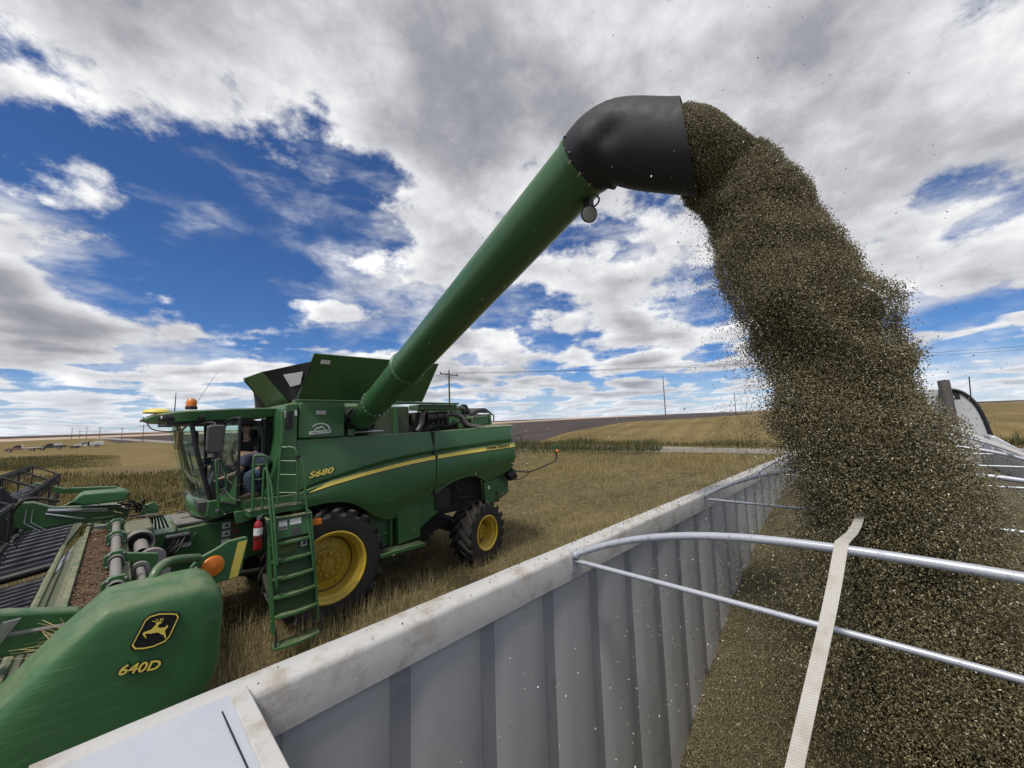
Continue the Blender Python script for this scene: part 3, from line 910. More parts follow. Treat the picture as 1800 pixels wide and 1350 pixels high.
# --- core of the machine (dark, seen through the arches) -----------------
core = MB().box(2.35, 7.6, 8.05, 2 * YC - 8.05, 1.35, 3.3)
core.build('inner_body', M['dark'], CB, bevel=0.02)
MB().prism([(3.6, 1.36), (5.6, 1.36), (6.2, 1.0), (3.6, 0.75)], 'y', 8.3, 2 * YC - 8.3).build('sieve_housing', M['dark'], CB)
MB().prism([(6.9, 2.1), (7.95, 2.3), (7.9, 1.55), (7.35, 1.35), (6.95, 1.5)], 'y', 8.0, 2 * YC - 8.0).build('rear_hood', M['green_old'], CB, bevel=0.02)
MB().prism([(6.78, 1.98), (7.35, 2.02), (7.12, 1.45), (6.86, 1.42)], 'y', 7.78, 7.82).build('chopper_panel', M['green'], CB, bevel=0.01)
MB().lathe([(-0.05, 0.17), (-0.07, 0.19), (0.02, 0.19), (0.02, 0.0)], (7.42, 7.86, 1.78), (0, 1, 0), 24).build('pulley', M['green_old'], CB)
MB().lathe([(-0.051, 0.0), (-0.051, 0.165)], (7.42, 7.86, 1.78), (0, 1, 0), 24).build('pulley_cover', M['green'], CB)
MB().box(5.30, 5.72, 7.80, 7.86, 1.55, 2.02).build('guard_plate', M['black'], CB, bevel=0.01)
MB().box(6.93, 6.99, 7.765, 7.775, 1.80, 1.89).build('warning_decal', M['decal_w'], CB)
for i, (p, q) in enumerate((((5.8, 7.95, 2.1), (6.4, 7.95, 1.85)), ((5.6, 7.92, 1.9), (6.6, 7.98, 1.65)), ((6.0, 7.95, 2.12), (6.1, 7.9, 1.6)))):
    MB().tube(smoothpath([p, tuple((Vector(p) + Vector(q)) / 2 + Vector((0, -0.05, -0.06))), q]), 0.018, 6).build('hydraulic_hose', M['black'], CB)

# fuel box, step with tread holes, inset below the front panel
MB().prism([(4.30, 1.72), (4.86, 1.90), (4.86, 1.06), (4.33, 1.02)], 'y', 7.76, 8.1).build('service_box', M['green'], CB, bevel=0.012)
MB().prism([(4.90, 1.92), (5.45, 1.95), (5.42, 1.5), (4.9, 1.22)], 'y', 7.84, 8.1).build('service_panel', M['green'], CB, bevel=0.01)
MB().box(3.55, 4.26, 7.95, 8.1, 1.0, 1.75).build('inset_panel', M['green_old'], CB)
MB().box(4.18, 4.24, 7.86, 7.95, 1.0, 1.68).build('post', M['green'], CB, bevel=0.006)
MB().box(3.62, 4.18, 7.90, 7.93, 1.24, 1.28).build('rung', M['green'], CB, bevel=0.006)
st = MB().box(3.80, 4.82, 7.52, 7.86, 0.955, 0.985).box(3.80, 4.82, 7.50, 7.525, 0.925, 0.99).build('service_step', M['green'], CB, bevel=0.004)
hole = MB()
for i in range(18):
    for j in range(4):
        x = 3.85 + i * 0.053 + (0.026 if j % 2 else 0); y = 7.565 + j * 0.07
        hole.lathe([(0.0, 0.0), (0.0, 0.017)], (x, y, 0.987), (0, 0, 1), 6)
struct(hole.build('tread_holes', M['decal_k'], st), 'stuff')

# --- tank, upper body ----------------------------------------------------
ZU = 4.02
MB().hexa([(2.30, 7.72, 3.36), (3.14, 7.72, 3.36), (3.14, 8.6, 3.36), (2.30, 8.6, 3.36)], [(2.32, 7.76, ZU), (3.16, 7.76, ZU), (3.16, 8.6, ZU), (2.32, 8.6, ZU)]).build('tank_front_body', M['green'], CB, bevel=0.025, seg=3)
MB().box(2.45, 5.05, 8.55, 2 * YC - 7.76, 3.30, ZU - 0.005).build('grain_tank', M['green'], CB, bevel=0.02)
MB().box(3.16, 4.96, 8.40, 8.545, 3.30, 3.98).build('recess_wall', M['green_dull'], CB)
MB().box(3.95, 3.975, 8.37, 8.40, 3.35, 3.95).build('recess_rib', M['green'], CB)
MB().box(4.55, 4.62, 8.30, 8.40, 3.35, 3.95).build('recess_rib', M['green'], CB)
MB().box(2.26, 6.05, 7.80, 7.95, 4.03, 4.075).build('tank_rim', M['green'], CB, bevel=0.008)
MB().box(4.96, 6.05, 7.90, 8.4, 3.90, 4.025).build('engine_bay_beam', M['green_old'], CB, bevel=0.01)
# front column behind the cab, sweeping down and forward
pts = [(2.285, 4.00), (2.08, 3.99), (2.05, 3.80), (2.07, 3.40), (2.03, 3.1), (1.93, 2.75), (1.82, 2.40), (2.22, 2.40), (2.285, 3.0)]
MB().prism(pts, 'y', 7.70, 8.9).build('front_column', M['green'], CB, bevel=0.03, seg=3)
MB().prism([(1.84, 2.42), (2.03, 3.1), (2.07, 3.4), (2.055, 3.85), (2.0, 3.85), (2.02, 3.4), (1.98, 3.12), (1.79, 2.44)], 'y', 7.675, 7.70).build('column_edge', M['green'], CB, bevel=0.008)
MB().prism([(2.10, 3.86), (2.19, 3.88), (2.19, 3.55), (2.10, 3.52)], 'y', 7.66, 7.70).build('air_grille', M['black'], CB, bevel=0.01)
MB().box(2.06, 2.085, 7.686, 7.694, 3.74, 3.86).build('warning_decal', M['decal_w'], CB)
MB().box(2.225, 2.265, 7.686, 7.694, 3.77, 3.87).build('warning_decal', M['decal_w'], CB)
MB().box(2.60, 2.78, 7.715, 7.735, 3.79, 3.87).build('side_lamp', M['lens'], CB, bevel=0.008)
# dealer badge: a white banner under two peaks inside a swoosh
bd = MB()
bx, bz = 2.68, 3.475
yb_ = 7.712
bd.prism([(bx - 0.19, bz - 0.055), (bx + 0.19, bz - 0.03), (bx + 0.20, bz + 0.015), (bx + 0.185, bz + 0.03), (bx - 0.185, bz + 0.008), (bx - 0.20, bz - 0.01)], 'y', yb_, yb_ + 0.006)
arc = [(bx + 0.17 * math.cos(a) + 0.01, bz + 0.035 + 0.125 * math.sin(a)) for a in np.linspace(2.75, -0.35, 24)]
inn = [(bx + 0.150 * math.cos(a) + 0.0, bz + 0.035 + 0.105 * math.sin(a)) for a in np.linspace(-0.35, 2.65, 24)]
bd.prism(arc + inn, 'y', yb_, yb_ + 0.006)
bd.prism([(bx - 0.12, bz + 0.02), (bx - 0.05, bz + 0.09), (bx - 0.025, bz + 0.07), (bx + 0.02, bz + 0.11), (bx + 0.11, bz + 0.03), (bx + 0.08, bz + 0.04), (bx + 0.02, bz + 0.085), (bx - 0.02, bz + 0.05), (bx - 0.05, bz + 0.065), (bx - 0.09, bz + 0.02)], 'y', yb_ + 0.001, yb_ + 0.006)
badge = bd.build('dealer_badge', M['decal_w'], CB, smooth=0)
for i in range(11):
    MB().box(bx - 0.155 + i * 0.028, bx - 0.137 + i * 0.028, yb_ - 0.003, yb_ - 0.001, bz - 0.026 + i * 0.0017, bz - 0.010 + i * 0.0017).build('printed_letter', M['grey'], badge)

# tank extensions, folded open
def flap(a, b, c, d, name, m, th):
    A, B, C_, D = map(Vector, (a, b, c, d))
    rows = [[A.lerp(B, u).lerp(D.lerp(C_, u), v) for u in np.linspace(0, 1, 9)] for v in np.linspace(0, 1, 5)]
    return MB().sheet(rows, th).build(name, m, CB, smooth=30, bevel=0.004)
sf = flap((2.30, 7.82, 4.08), (4.98, 7.82, 4.08), (5.02, 7.20, 4.89), (2.36, 7.16, 4.84), 'tank_flap', M['green'], (0, 0.02, 0.014))
MB().tube([(2.36, 7.165, 4.845), (5.02, 7.205, 4.895)], 0.014, 6).build('flap_hem', M['green'], sf)
lettering('Z', 0.09, M['decal_k'], sf, (2.56, 7.243, 4.715), (1, 0, 0), (0, -0.63, 0.78), name='warning_mark', extrude=0.001)
MB().hexa([(2.49, 7.24, 4.69), (2.66, 7.24, 4.69), (2.66, 7.245, 4.69), (2.49, 7.245, 4.69)], [(2.50, 7.205, 4.76), (2.66, 7.205, 4.76), (2.66, 7.21, 4.76), (2.50, 7.21, 4.76)]).build('flap_decal', M['decal_w'], sf)
flap((2.38, 8.55, 4.05), (2.38, 10.25, 4.05), (1.90, 10.25, 4.70), (1.90, 8.60, 4.66), 'tank_flap', M['green'], (0.02, 0, 0.014))
flap((2.30, 2 * YC - 7.82, 4.08), (4.98, 2 * YC - 7.82, 4.08), (5.02, 2 * YC - 7.20, 4.86), (2.36, 2 * YC - 7.16, 4.84), 'tank_flap', M['green'], (0, -0.02, 0.014))
flap((5.05, 8.3, 4.08), (5.05, 10.5, 4.08), (5.5, 10.6, 4.7), (5.5, 8.2, 4.7), 'tank_flap', M['green'], (0.02, 0, 0.014))
M['fabric'] = mat('black_fabric', (0.010, 0.010, 0.011), 0.8, var=0.2)
cf = flap((2.38, 8.55, 4.06), (2.31, 7.84, 4.09), (2.36, 7.19, 4.72), (1.90, 8.58, 4.66), 'corner_curtain', M['fabric'], (0.012, 0.012, 0))
flap((2.38, 10.25, 4.06), (2.31, 2 * YC - 7.84, 4.09), (2.36, 2 * YC - 7.19, 4.72), (1.90, 10.22, 4.66), 'corner_curtain', M['fabric'], (0.012, -0.012, 0))
A = Vector((2.23, 7.95, 4.32)); B = Vector((2.30, 7.62, 4.34)); C_ = Vector((2.30, 7.50, 4.56)); D = Vector((2.12, 8.02, 4.55))
M['clear'] = mat('sky_pale_window', (0.55, 0.57, 0.60), 0.3, var=0.08)  # opaque pale colour stands for sky showing through the clear window
MB().hexa([p - Vector((0.016, 0.016, 0)) for p in (A, B, C_, D)], [p - Vector((0.008, 0.008, 0)) for p in (A, B, C_, D)]).build('curtain_window', M['clear'], cf, bevel=0.004)

# --- engine bay and rear deck -------------------------------------------
MB().box(4.98, 6.75, 8.35, 10.2, 3.30, 3.55).build('engine_deck', M['dark'], CB)
en = MB().box(5.15, 6.2, 8.45, 9.5, 3.4, 3.86)
for i in range(7):
    en.box(5.18 + i * 0.145, 5.28 + i * 0.145, 8.38, 8.46, 3.45, 3.80)
en.build('engine_block', M['engine'], CB, bevel=0.015)
MB().tube(smoothpath([(4.98, 8.05, 3.40), (5.10, 8.05, 3.58), (5.13, 8.02, 3.82), (5.30, 8.0, 3.96), (5.60, 8.0, 3.965), (6.05, 8.02, 3.965), (6.35, 8.05, 3.94), (6.48, 8.2, 3.80)], 5), [0.055] * 5 + [0.062] * 31, 12).build('intake_pipe', M['pipe'], CB, smooth=60)
MB().tube(smoothpath([(5.85, 8.1, 3.80), (6.08, 8.05, 3.80), (6.25, 8.0, 3.72), (6.35, 7.96, 3.56), (6.5, 7.92, 3.47), (6.85, 7.9, 3.42)], 6), 0.072, 12).build('charge_pipe', M['pipe'], CB, smooth=60)
for p in ((5.42, 7.995, 3.965), (6.1, 8.02, 3.965)):
    MB().lathe([(-0.03, 0.066), (-0.03, 0.072), (0.03, 0.072), (0.03, 0.066)], p, (1, 0, 0), 14).build('hose_clamp', M['steel'], CB)
MB().lathe([(-0.20, 0.06), (-0.18, 0.10), (-0.02, 0.115), (0.02, 0.08), (0.06, 0.11), (0.16, 0.10), (0.18, 0.04)], (5.72, 8.12, 3.76), (1, 0, 0), 18).build('turbocharger', M['engine'], CB)
MB().lathe([(-0.14, 0.085), (-0.14, 0.11), (0.13, 0.11), (0.14, 0.08)], (5.42, 8.15, 3.74), (1, 0, 0), 18).build('alternator', M['engine'], CB)
for i in range(9):
    a = Vector((5.1 + 0.12 * i, 8.12 + 0.04 * (i % 3), 3.44 + 0.03 * (i % 4)))
    b = a + Vector((0.35 + 0.05 * (i % 3), -0.05, 0.16 - 0.05 * (i % 5)))
    MB().tube(smoothpath([a, (a + b) / 2 + Vector((0, -0.06, -0.09 + 0.03 * (i % 4))), b], 5), 0.012 + 0.006 * (i % 3), 6).build('engine_hose', M['black'] if i % 2 else M['engine'], CB)
MB().box(6.42, 6.52, 8.1, 10.4, 3.40, 4.0).build('bulkhead', M['green_old'], CB, bevel=0.01)
MB().prism([(6.40, 4.06), (6.50, 4.05), (6.62, 3.86), (6.60, 3.78), (6.42, 3.9)], 'y', 8.05, 8.20).build('bracket', M['black_metal'], CB, bevel=0.01)
MB().prism([(6.70, 3.42), (6.72, 3.72), (7.32, 3.76), (7.34, 3.60), (7.15, 3.44)], 'y', 8.15, 8.7).build('coolant_tank', M['green'], CB, bevel=0.02)
MB().tube(smoothpath([(6.66, 8.05, 3.42), (6.68, 8.05, 3.68), (6.8, 8.05, 3.745), (7.3, 8.06, 3.78), (7.48, 8.08, 3.76), (7.5, 8.1, 3.6)], 5), 0.02, 8).build('deck_rail', M['pipe'], CB)
MB().cyl((6.82, 8.2, 3.74), (6.82, 8.2, 3.80), 0.045, 12).build('filler_cap', M['black'], CB)
# curved radiator hood at the rear
rows = []
for a in np.linspace(0, 1, 12):
    x = 7.0 + a * 1.0
    z = 3.70 + 0.30 * math.sin(min(1, a * 1.15) * math.pi * 0.62) - 0.10 * max(0, a - 0.8) * 5
    rows.append([(x, 8.7, z - 0.08), (x, 8.75, z), (x, 9.4, z + 0.03), (x, 10.3, z - 0.02), (x, 10.35, z - 0.1)])
MB().sheet(rows, (0, 0, -0.03)).build('radiator_hood', M['black_metal'], CB, smooth=50)
MB().prism([(7.45, 3.45), (7.5, 3.82), (7.98, 3.80), (8.02, 3.5)], 'y', 8.72, 10.3).build('radiator_housing', M['green_old'], CB, bevel=0.03)
for i in range(4):
    MB().box(7.5 + i * 0.12, 7.56 + i * 0.12, 8.66, 8.72, 3.5, 3.78).build('louvre', M['green'], CB, bevel=0.005)
MB().hexa([(6.55, 7.75, 3.42), (8.0, 7.75, 3.445), (8.0, 8.7, 3.445), (6.55, 8.7, 3.42)], [(6.9, 7.9, 3.46), (7.98, 7.9, 3.48), (7.98, 8.7, 3.50), (6.9, 8.7, 3.47)]).build('rear_deck', M['green_old'], CB)
MB().box(8.0, 8.05, 7.9, 2 * YC - 7.9, 2.3, 3.44).build('rear_panel', M['green'], CB, bevel=0.02)
MB().tube(smoothpath([(8.02, 7.8, 3.13), (8.25, 7.8, 3.14), (8.33, 7.8, 3.0), (8.34, 7.8, 2.75)], 5), 0.012, 6).build('rear_grab_bar', M['black_metal'], CB)
MB().tube(smoothpath([(8.0, 7.9, 2.35), (8.15, 7.85, 2.6), (8.3, 7.8, 2.72), (8.6, 7.8, 2.75), (8.58, 7.8, 2.62), (8.35, 7.85, 2.3)], 5), 0.012, 6).build('rear_hand_rail', M['green'], CB)
# marker arm with an amber lamp
MB().tube(smoothpath([(7.85, 7.75, 2.18), (8.1, 7.62, 2.14), (8.35, 7.50, 2.13), (8.75, 7.25, 2.28), (8.98, 7.12, 2.38), (9.04, 7.10, 2.46), (9.04, 7.10, 2.62)], 5), 0.02, 8).build('marker_arm', M['black_metal'], CB)
MB().tube(smoothpath([(7.7, 7.8, 1.98), (8.0, 7.7, 1.93), (8.2, 7.6, 2.0), (8.35, 7.5, 2.13)], 5), 0.014, 8).build('arm_stay', M['black_metal'], CB)
mk = MB().prism([(8.93, 2.86), (9.17, 2.86), (9.15, 2.64), (9.11, 2.60), (9.0, 2.60), (8.96, 2.64)], 'y', 7.09, 7.11).build('marker_plate', M['green_old'], CB, bevel=0.006)
MB().ball((9.04, 7.07, 2.66), 0.055, 0.04, 0.055).build('marker_lamp', M['amber'], mk)
MB().lathe([(0.0, 0.0), (0.0, 0.13), (0.08, 0.15), (0.22, 0.16)], (7.75, 7.85, 2.02), (0.7, -0.2, 0.3), 16).build('rear_lamp_housing', M['black'], CB)

# --- unloading auger -----------------------------------------------------
A0 = Vector((3.56, 8.02, 3.64)); A1 = Vector((2.62, 1.60, 5.64))
ad = (A1 - A0).normalized()
L = (A1 - A0).length
def ap(t): return A0 + ad * t
au = MB().lathe([(-0.15, 0.0), (-0.15, 0.255), (0.02, 0.255), (0.03, 0.245), (1.10, 0.245), (1.10, 0.27), (1.14, 0.27), (1.14, 0.248), (2.70, 0.248)], A0, ad, 48).build('unloading_auger', M['green'], CB, smooth=30)
MB().lathe([(2.66, 0.252), (2.68, 0.285), (2.76, 0.285), (2.78, 0.262), (2.9, 0.258), (L - 0.04, 0.258), (L - 0.04, 0.27), (L + 0.0, 0.27), (L, 0.23)], A0, ad, 48).build('outer_tube', M['green'], au, smooth=30)
for t0, rr, n_ in ((1.12, 0.262, 18), (2.72, 0.280, 16), (L - 0.02, 0.262, 14)):
    u = ad.cross(Vector((0, 0, 1))).normalized(); v = ad.cross(u)
    first = None
    for i in range(n_):
        a = 2 * math.pi * i / n_
        p = ap(t0) + (u * math.cos(a) + v * math.sin(a)) * (rr - 0.005)
        q = (u * math.cos(a) + v * math.sin(a))
        MB().cyl(p + ad * -0.018, p + ad * 0.032 + q * 0.004, 0.013, 6).build('bolt', M['steel'], au)
u = ad.cross(Vector((0, 0, 1))).normalized(); v = ad.cross(u)
MB().lathe([(-0.02, 0.30), (0.03, 0.32), (0.12, 0.30), (0.12, 0.26)], A0, ad, 32).build('auger_collar', M['black'], au)
for i in range(10):
    a = 2 * math.pi * i / 10
    p = ap(0.1) + (u * math.cos(a) + v * math.sin(a)) * 0.26
    MB().cyl(p, p + ad * 0.22, 0.022, 5).build('collar_finger', M['black'], au)
MB().tube([(3.3, 7.75, 3.43), (3.65, 7.65, 3.44), (3.95, 7.72, 3.44)], 0.018, 8).build('swing_cylinder', M['steel'], CB)
MB().lathe([(-0.06, 0.05), (-0.06, 0.08), (0.06, 0.08), (0.06, 0.05)], (3.28, 7.75, 3.44), (0, 0, 1), 12).build('pivot_pin', M['green_old'], CB)
MB().prism([(3.14, 3.40), (3.36, 3.40), (3.36, 3.55), (3.30, 3.75), (3.22, 3.9), (3.14, 3.9)], 'y', 8.0, 8.35).build('auger_recess', M['dark'], CB)
# black rubber spout: bends over from the tube axis to hang level, then flares open
bx_ = Vector((0.17, -0.86, -0.42)).normalized()       # direction the mouth points
SPN = 20
rows = []
ctr = A1 - ad * 0.02
for i in range(SPN + 1):
    f = i / SPN
    d = (ad * (1 - sstep(f, 0.0, 0.5)) + bx_ * sstep(f, 0.0, 0.5)).normalized() if True else ad
    if i:
        ctr = ctr + d * (0.87 / SPN)
    rad = interp(f, [0, 0.05, 0.12, 0.3, 0.55, 0.8, 1.0], [0.268, 0.276, 0.282, 0.290, 0.293, 0.290, 0.288])
    zx = (Vector((0, 0, 1)) - d * d.z).normalized(); sx = d.cross(zx)
    ring = []
    for k in range(40):
        a = 2 * math.pi * k / 40
        rr = rad
        # dimple on the side where the bend folds, flat lower flank
        fold = math.exp(-((a - 2.25 + f) / 0.30) ** 2) * math.exp(-((f - 0.40) / 0.12) ** 2) * 0.045 - math.exp(-((a - 1.9) / 0.38) ** 2) * math.exp(-((f - 0.22) / 0.085) ** 2) * 0.055
        fold += math.exp(-((a - 4.1) / 0.5) ** 2) * math.exp(-((f - 0.30) / 0.13) ** 2) * 0.05 - math.exp(-((a - 3.6) / 0.45) ** 2) * math.exp(-((f - 0.18) / 0.10) ** 2) * 0.05
        bot = 0.03 * max(0, -math.cos(a)) ** 2 * sstep(f, 0.3, 0.8)
        hump = 0.015 * max(0, math.cos(a)) * math.exp(-((f - 0.35) / 0.25) ** 2)
        rr = rr - fold + float(bot) + hump
        # the lip is cut back at the top
        cut = d * (-0.17 * math.cos(a) * float(sstep(f, 0.6, 1.0)))
        ring.append(ctr + zx * (rr * math.cos(a)) + sx * (rr * 0.97 * math.sin(a)) + cut)
    rows.append(ring)
MOUTH, MDIR = ctr.copy(), bx_
inner = [[ctr_ + (p - ctr_) * 0.95 for p in ring] for ring, ctr_ in zip(rows[::-1], [sum(r_, Vector()) / len(r_) for r_ in rows[::-1]])]
sp_ = MB().grid(rows + inner[:12], closed=True).build('spout', M['boot'], au, smooth=50)
for i in range(9):
    a = 2 * math.pi * (i + 0.4) / 9
    p = A1 + (u * math.cos(a) + v * math.sin(a)) * 0.272 + ad * 0.03
    MB().ball(p, 0.014, n=6, m=4).build('rivet', M['black_metal'], sp_)
# work lamp hanging under the tube end
lp = A1 - ad * 0.08 + Vector((0.06, -0.02, -0.275))
lb = MB().tube(smoothpath([lp + Vector((0.05, -0.03, 0.09)), lp + Vector((0.10, -0.05, 0.05)), lp + Vector((0.06, -0.03, -0.02)), lp + Vector((0.0, 0, -0.03))], 5), 0.008, 6).box(lp.x - 0.03, lp.x + 0.04, lp.y - 0.03, lp.y + 0.03, lp.z - 0.045, lp.z + 0.03).build('lamp_bracket', M['black_metal'], au)
ld = Vector((-0.45, -0.75, -0.30)).normalized()
lc = lp + Vector((0.0, 0, -0.105))
MB().lathe([(-0.06, 0.0), (-0.055, 0.045), (-0.01, 0.068), (0.012, 0.072), (0.014, 0.066)], lc, ld, 24).build('auger_lamp', M['black'], au)
MB().lathe([(0.008, 0.068), (0.016, 0.05), (0.019, 0.0)], lc, ld, 24).build('lamp_lens', M['lens'], au)
# --- cab -----------------------------------------------------------------
CL, CR = 8.36, 2 * YC - 8.36          # cab side planes
# roof: a thin shell with an overhanging brow, thicker towards the front
rows = []
for f in np.linspace(0, 1, 16):
    x = 0.28 + f * 1.92
    half = interp(f, [0, 0.06, 0.25, 1.0], [0.62, 0.84, 1.13, 1.16])
    zt1 = interp(f, [0, 0.05, 0.2, 0.6, 1.0], [3.80, 3.86, 3.915, 3.965, 3.985])
    zb1 = interp(f, [0, 0.08, 0.3, 1.0], [3.755, 3.70, 3.70, 3.77])
    r_ = []
    for a in np.linspace(-1, 1, 9):
        r_.append((x, YC + half * a, zt1 - 0.05 * abs(a) ** 4))
    for a in np.linspace(1, -1, 9):
        r_.append((x, YC + half * (a * 0.97), zb1 + 0.02))
    rows.append(r_)
mb = MB().grid(rows, closed=True)
n = len(rows[0]); mb.f.append(tuple(range(n))); mb.f.append(tuple(len(mb.v) - 1 - i for i in range(n)))
roof = mb.build('cab_roof', M['green'], CB, smooth=40)
MB().box(0.55, 2.1, YC - 1.0, YC + 1.0, 3.66, 3.715).build('roof_lining', M['black'], roof)
# work lights let into the brow
wl = MB()
rows = [[(0.40 + 0.62 * f, YC - interp(f, [0, 0.25, 1], [0.80, 0.98, 1.13]) - 0.002 - 0.012 * math.sin(math.pi * v), 3.735 + v * 0.10) for v in np.linspace(0, 1, 5)] for f in np.linspace(0, 1, 10)]
lbx = MB().sheet(rows, (0, 0.02, 0)).build('light_recess', M['decal_k'], roof, smooth=50)
for x, y, r_ in ((0.50, YC - 0.905, 0.036), (0.60, YC - 0.965, 0.038), (0.74, YC - 1.035, 0.050), (0.84, YC - 1.07, 0.046)):
    MB().ball((x, y - 0.006, 3.785), r_ * 0.75, 0.022, r_).build('work_light', M['lens'], roof)
for k in (-0.5, -0.2, 0.2, 0.5):
    MB().ball((0.285, YC + k, 3.785), 0.015, 0.07, 0.035).build('work_light', M['lens'], roof)
MB().lathe([(0.0, 0.18), (0.02, 0.19), (0.05, 0.175), (0.075, 0.12), (0.085, 0.0)], (0.46, YC - 0.45, 3.875), (0, 0, 1), 28).build('receiver_dome', M['decal_y'], roof)
bc = MB().lathe([(0.0, 0.085), (0.05, 0.085), (0.055, 0.07)], (0.88, 8.72, 3.935), (0, 0, 1), 20).build('beacon', M['black'], roof)
MB().lathe([(0.05, 0.075), (0.09, 0.078), (0.15, 0.072), (0.185, 0.05), (0.195, 0.0)], (0.88, 8.72, 3.935), (0, 0, 1), 20).build('beacon_lens', M['amber'], bc)
MB().tube([(0.90, 8.75, 3.95), (1.27, 9.0, 4.66)], [0.006, 0.003], 5).build('aerial', M['steel'], roof)
MB().tube([(0.70, 9.2, 3.93), (0.705, 9.2, 4.26)], [0.010, 0.006], 6).build('aerial', M['black'], roof)
MB().tube(smoothpath([(0.32, YC - 0.66, 3.73), (0.40, YC - 0.78, 3.60), (0.62, YC - 0.92, 3.56), (0.80, YC - 1.0, 3.62)], 5), 0.010, 6).build('wiring', M['black'], roof)

# pillars, windscreen, side glass
def pil(path, r, name='pillar', m='black', n=8):
    return MB().tube(path, r, n).build(name, M[m], CB, smooth=50)
pil(smoothpath([(0.86, CL + 0.02, 3.70), (0.95, CL - 0.0, 3.2), (1.13, CL, 2.5), (1.17, CL, 2.32)]), 0.035)
pil(smoothpath([(0.86, CR - 0.02, 3.70), (0.95, CR, 3.2), (1.13, CR, 2.5), (1.17, CR, 2.32)]), 0.035)
pil([(1.93, CL + 0.06, 3.74), (1.92, CL + 0.06, 2.3)], 0.06)
pil([(1.93, CR - 0.06, 3.74), (1.92, CR - 0.06, 2.3)], 0.06)
pil([(1.30, CR - 0.02, 3.72), (1.36, CR - 0.02, 2.3)], 0.03)
rows = []
for v in np.linspace(0, 1, 12):
    z = 3.68 - v * 1.38
    xm = 0.85 + 0.34 * v ** 1.2                              # bowed forward in the middle
    rows.append([(xm - 0.13 * (1 - a * a) - 0.03, YC + (CR - YC) * a, z) for a in np.linspace(-1, 1, 15)])
MB().sheet(rows, (0.012, 0, 0)).build('windscreen', M['glass'], CB, smooth=60)
MB().tube([rows[0][0], rows[0][7], rows[0][14]], 0.02, 6).build('screen_edge', M['black'], CB)
rows = [[(interp(v, [0, 1], [0.70, 1.0]) * (1 - a) + interp(v, [0, 1], [1.9, 1.9]) * a, CR, 3.68 - 1.33 * v) for a in np.linspace(0, 1, 4)] for v in np.linspace(0, 1, 4)]
MB().sheet(rows, (0, 0.01, 0)).build('side_window', M['glass'], CB)
rows = [[(2.0, YC + (CR - YC - 0.1) * a, 3.68 - 0.75 * v) for a in np.linspace(-1, 1, 4)] for v in np.linspace(0, 1, 4)]
MB().box(1.96, 2.02, CL + 0.1, CR - 0.1, 2.2, 3.70).build('cab_rear_wall', M['grey'], CB)
# door frame hoop round the opening
pil(smoothpath([(1.30, CL, 2.35), (1.28, CL, 3.2), (1.32, CL, 3.62), (1.50, CL, 3.72), (1.78, CL, 3.70), (1.88, CL, 3.5), (1.88, CL, 2.9), (1.80, CL, 2.5), (1.72, CL, 2.35)], 5), 0.016, 'door_seal', 'grey', 6)
pil(smoothpath([(1.27, CL, 2.35), (1.21, CL, 3.2), (1.14, CL, 3.70)], 5), 0.05)
# floor, nose and skirt
MB().prism([(1.0, 2.22), (2.1, 2.22), (2.1, 2.36), (1.0, 2.36)], 'y', CL - 0.02, CR + 0.02).build('cab_floor', M['grey'], CB)
rows = []
for v, (ins, z) in enumerate(((0.02, 2.38), (-0.03, 2.33), (-0.05, 2.20), (-0.02, 2.08), (0.12, 2.02))):
    r_ = []
    for a in np.linspace(-1, 1, 17):
        ex = (1 - abs(a) ** 3.0)
        r_.append((1.20 - 0.20 * ex + ins * ex - 0.0, YC + (1.06 - max(0, ins) * 0.5) * a, z))
    rows.append(r_)
nose = MB().sheet(rows, (0.03, 0, 0)).build('cab_nose', M['green'], CB, smooth=45)
MB().prism([(1.12, 2.38), (1.62, 2.38), (1.62, 2.17), (1.42, 2.10), (1.2, 2.06), (1.10, 2.12)], 'y', CL - 0.05, CL + 0.02).build('cab_skirt', M['green'], CB, bevel=0.02, seg=3)
MB().prism([(1.12, 2.38), (1.62, 2.38), (1.62, 2.17), (1.42, 2.10), (1.2, 2.06), (1.10, 2.12)], 'y', CR - 0.02, CR + 0.05).build('cab_skirt', M['green'], CB, bevel=0.02, seg=3)
MB().lathe([(0.0, 0.03), (-0.012, 0.03), (-0.014, 0.0)], (1.25, CL - 0.05, 2.20), (0, 1, 0), 12).build('key_switch', M['steel'], CB)
MB().box(0.80, 1.05, YC - 0.30, YC - 0.20, 2.12, 2.15).build('wiper_step', M['black'], CB, bevel=0.01)
MB().tube(smoothpath([(1.05, CL + 0.2, 2.42), (0.97, CL + 0.32, 2.8), (0.88, CL + 0.4, 3.2)], 4), 0.012, 5).build('wiper', M['black'], CB)
# open door: hinged at the front pillar, swung out towards the platform
DH = Vector((1.24, CL - 0.03, 0)); DE = Vector((1.40, 7.62, 0))
def dpt(f, z): p = DH.lerp(DE, f); return (p.x, p.y, z)
dr = MB()
frame = smoothpath([dpt(0.02, 3.60), dpt(0.45, 3.72), dpt(0.93, 3.74), dpt(1.0, 3.66), dpt(1.0, 3.0), dpt(1.0, 2.40), dpt(0.95, 2.36), dpt(0.4, 2.36), dpt(0.05, 2.40)], 4)
door = MB().tube(frame + [frame[0]], 0.022, 8).build('cab_door', M['black'], CB, smooth=50)
rows = [[dpt(f, zb + (zt1 - zb) * v) for f, zb, zt1 in ((0.03, 2.45, 3.60), (0.3, 2.45, 3.68), (0.6, 2.50, 3.72), (0.8, 2.66, 3.73), (0.98, 2.90, 3.70))] for v in np.linspace(0, 1, 6)]
MB().sheet(rows, (0.008, 0, 0)).build('door_glass', M['glass'], door)
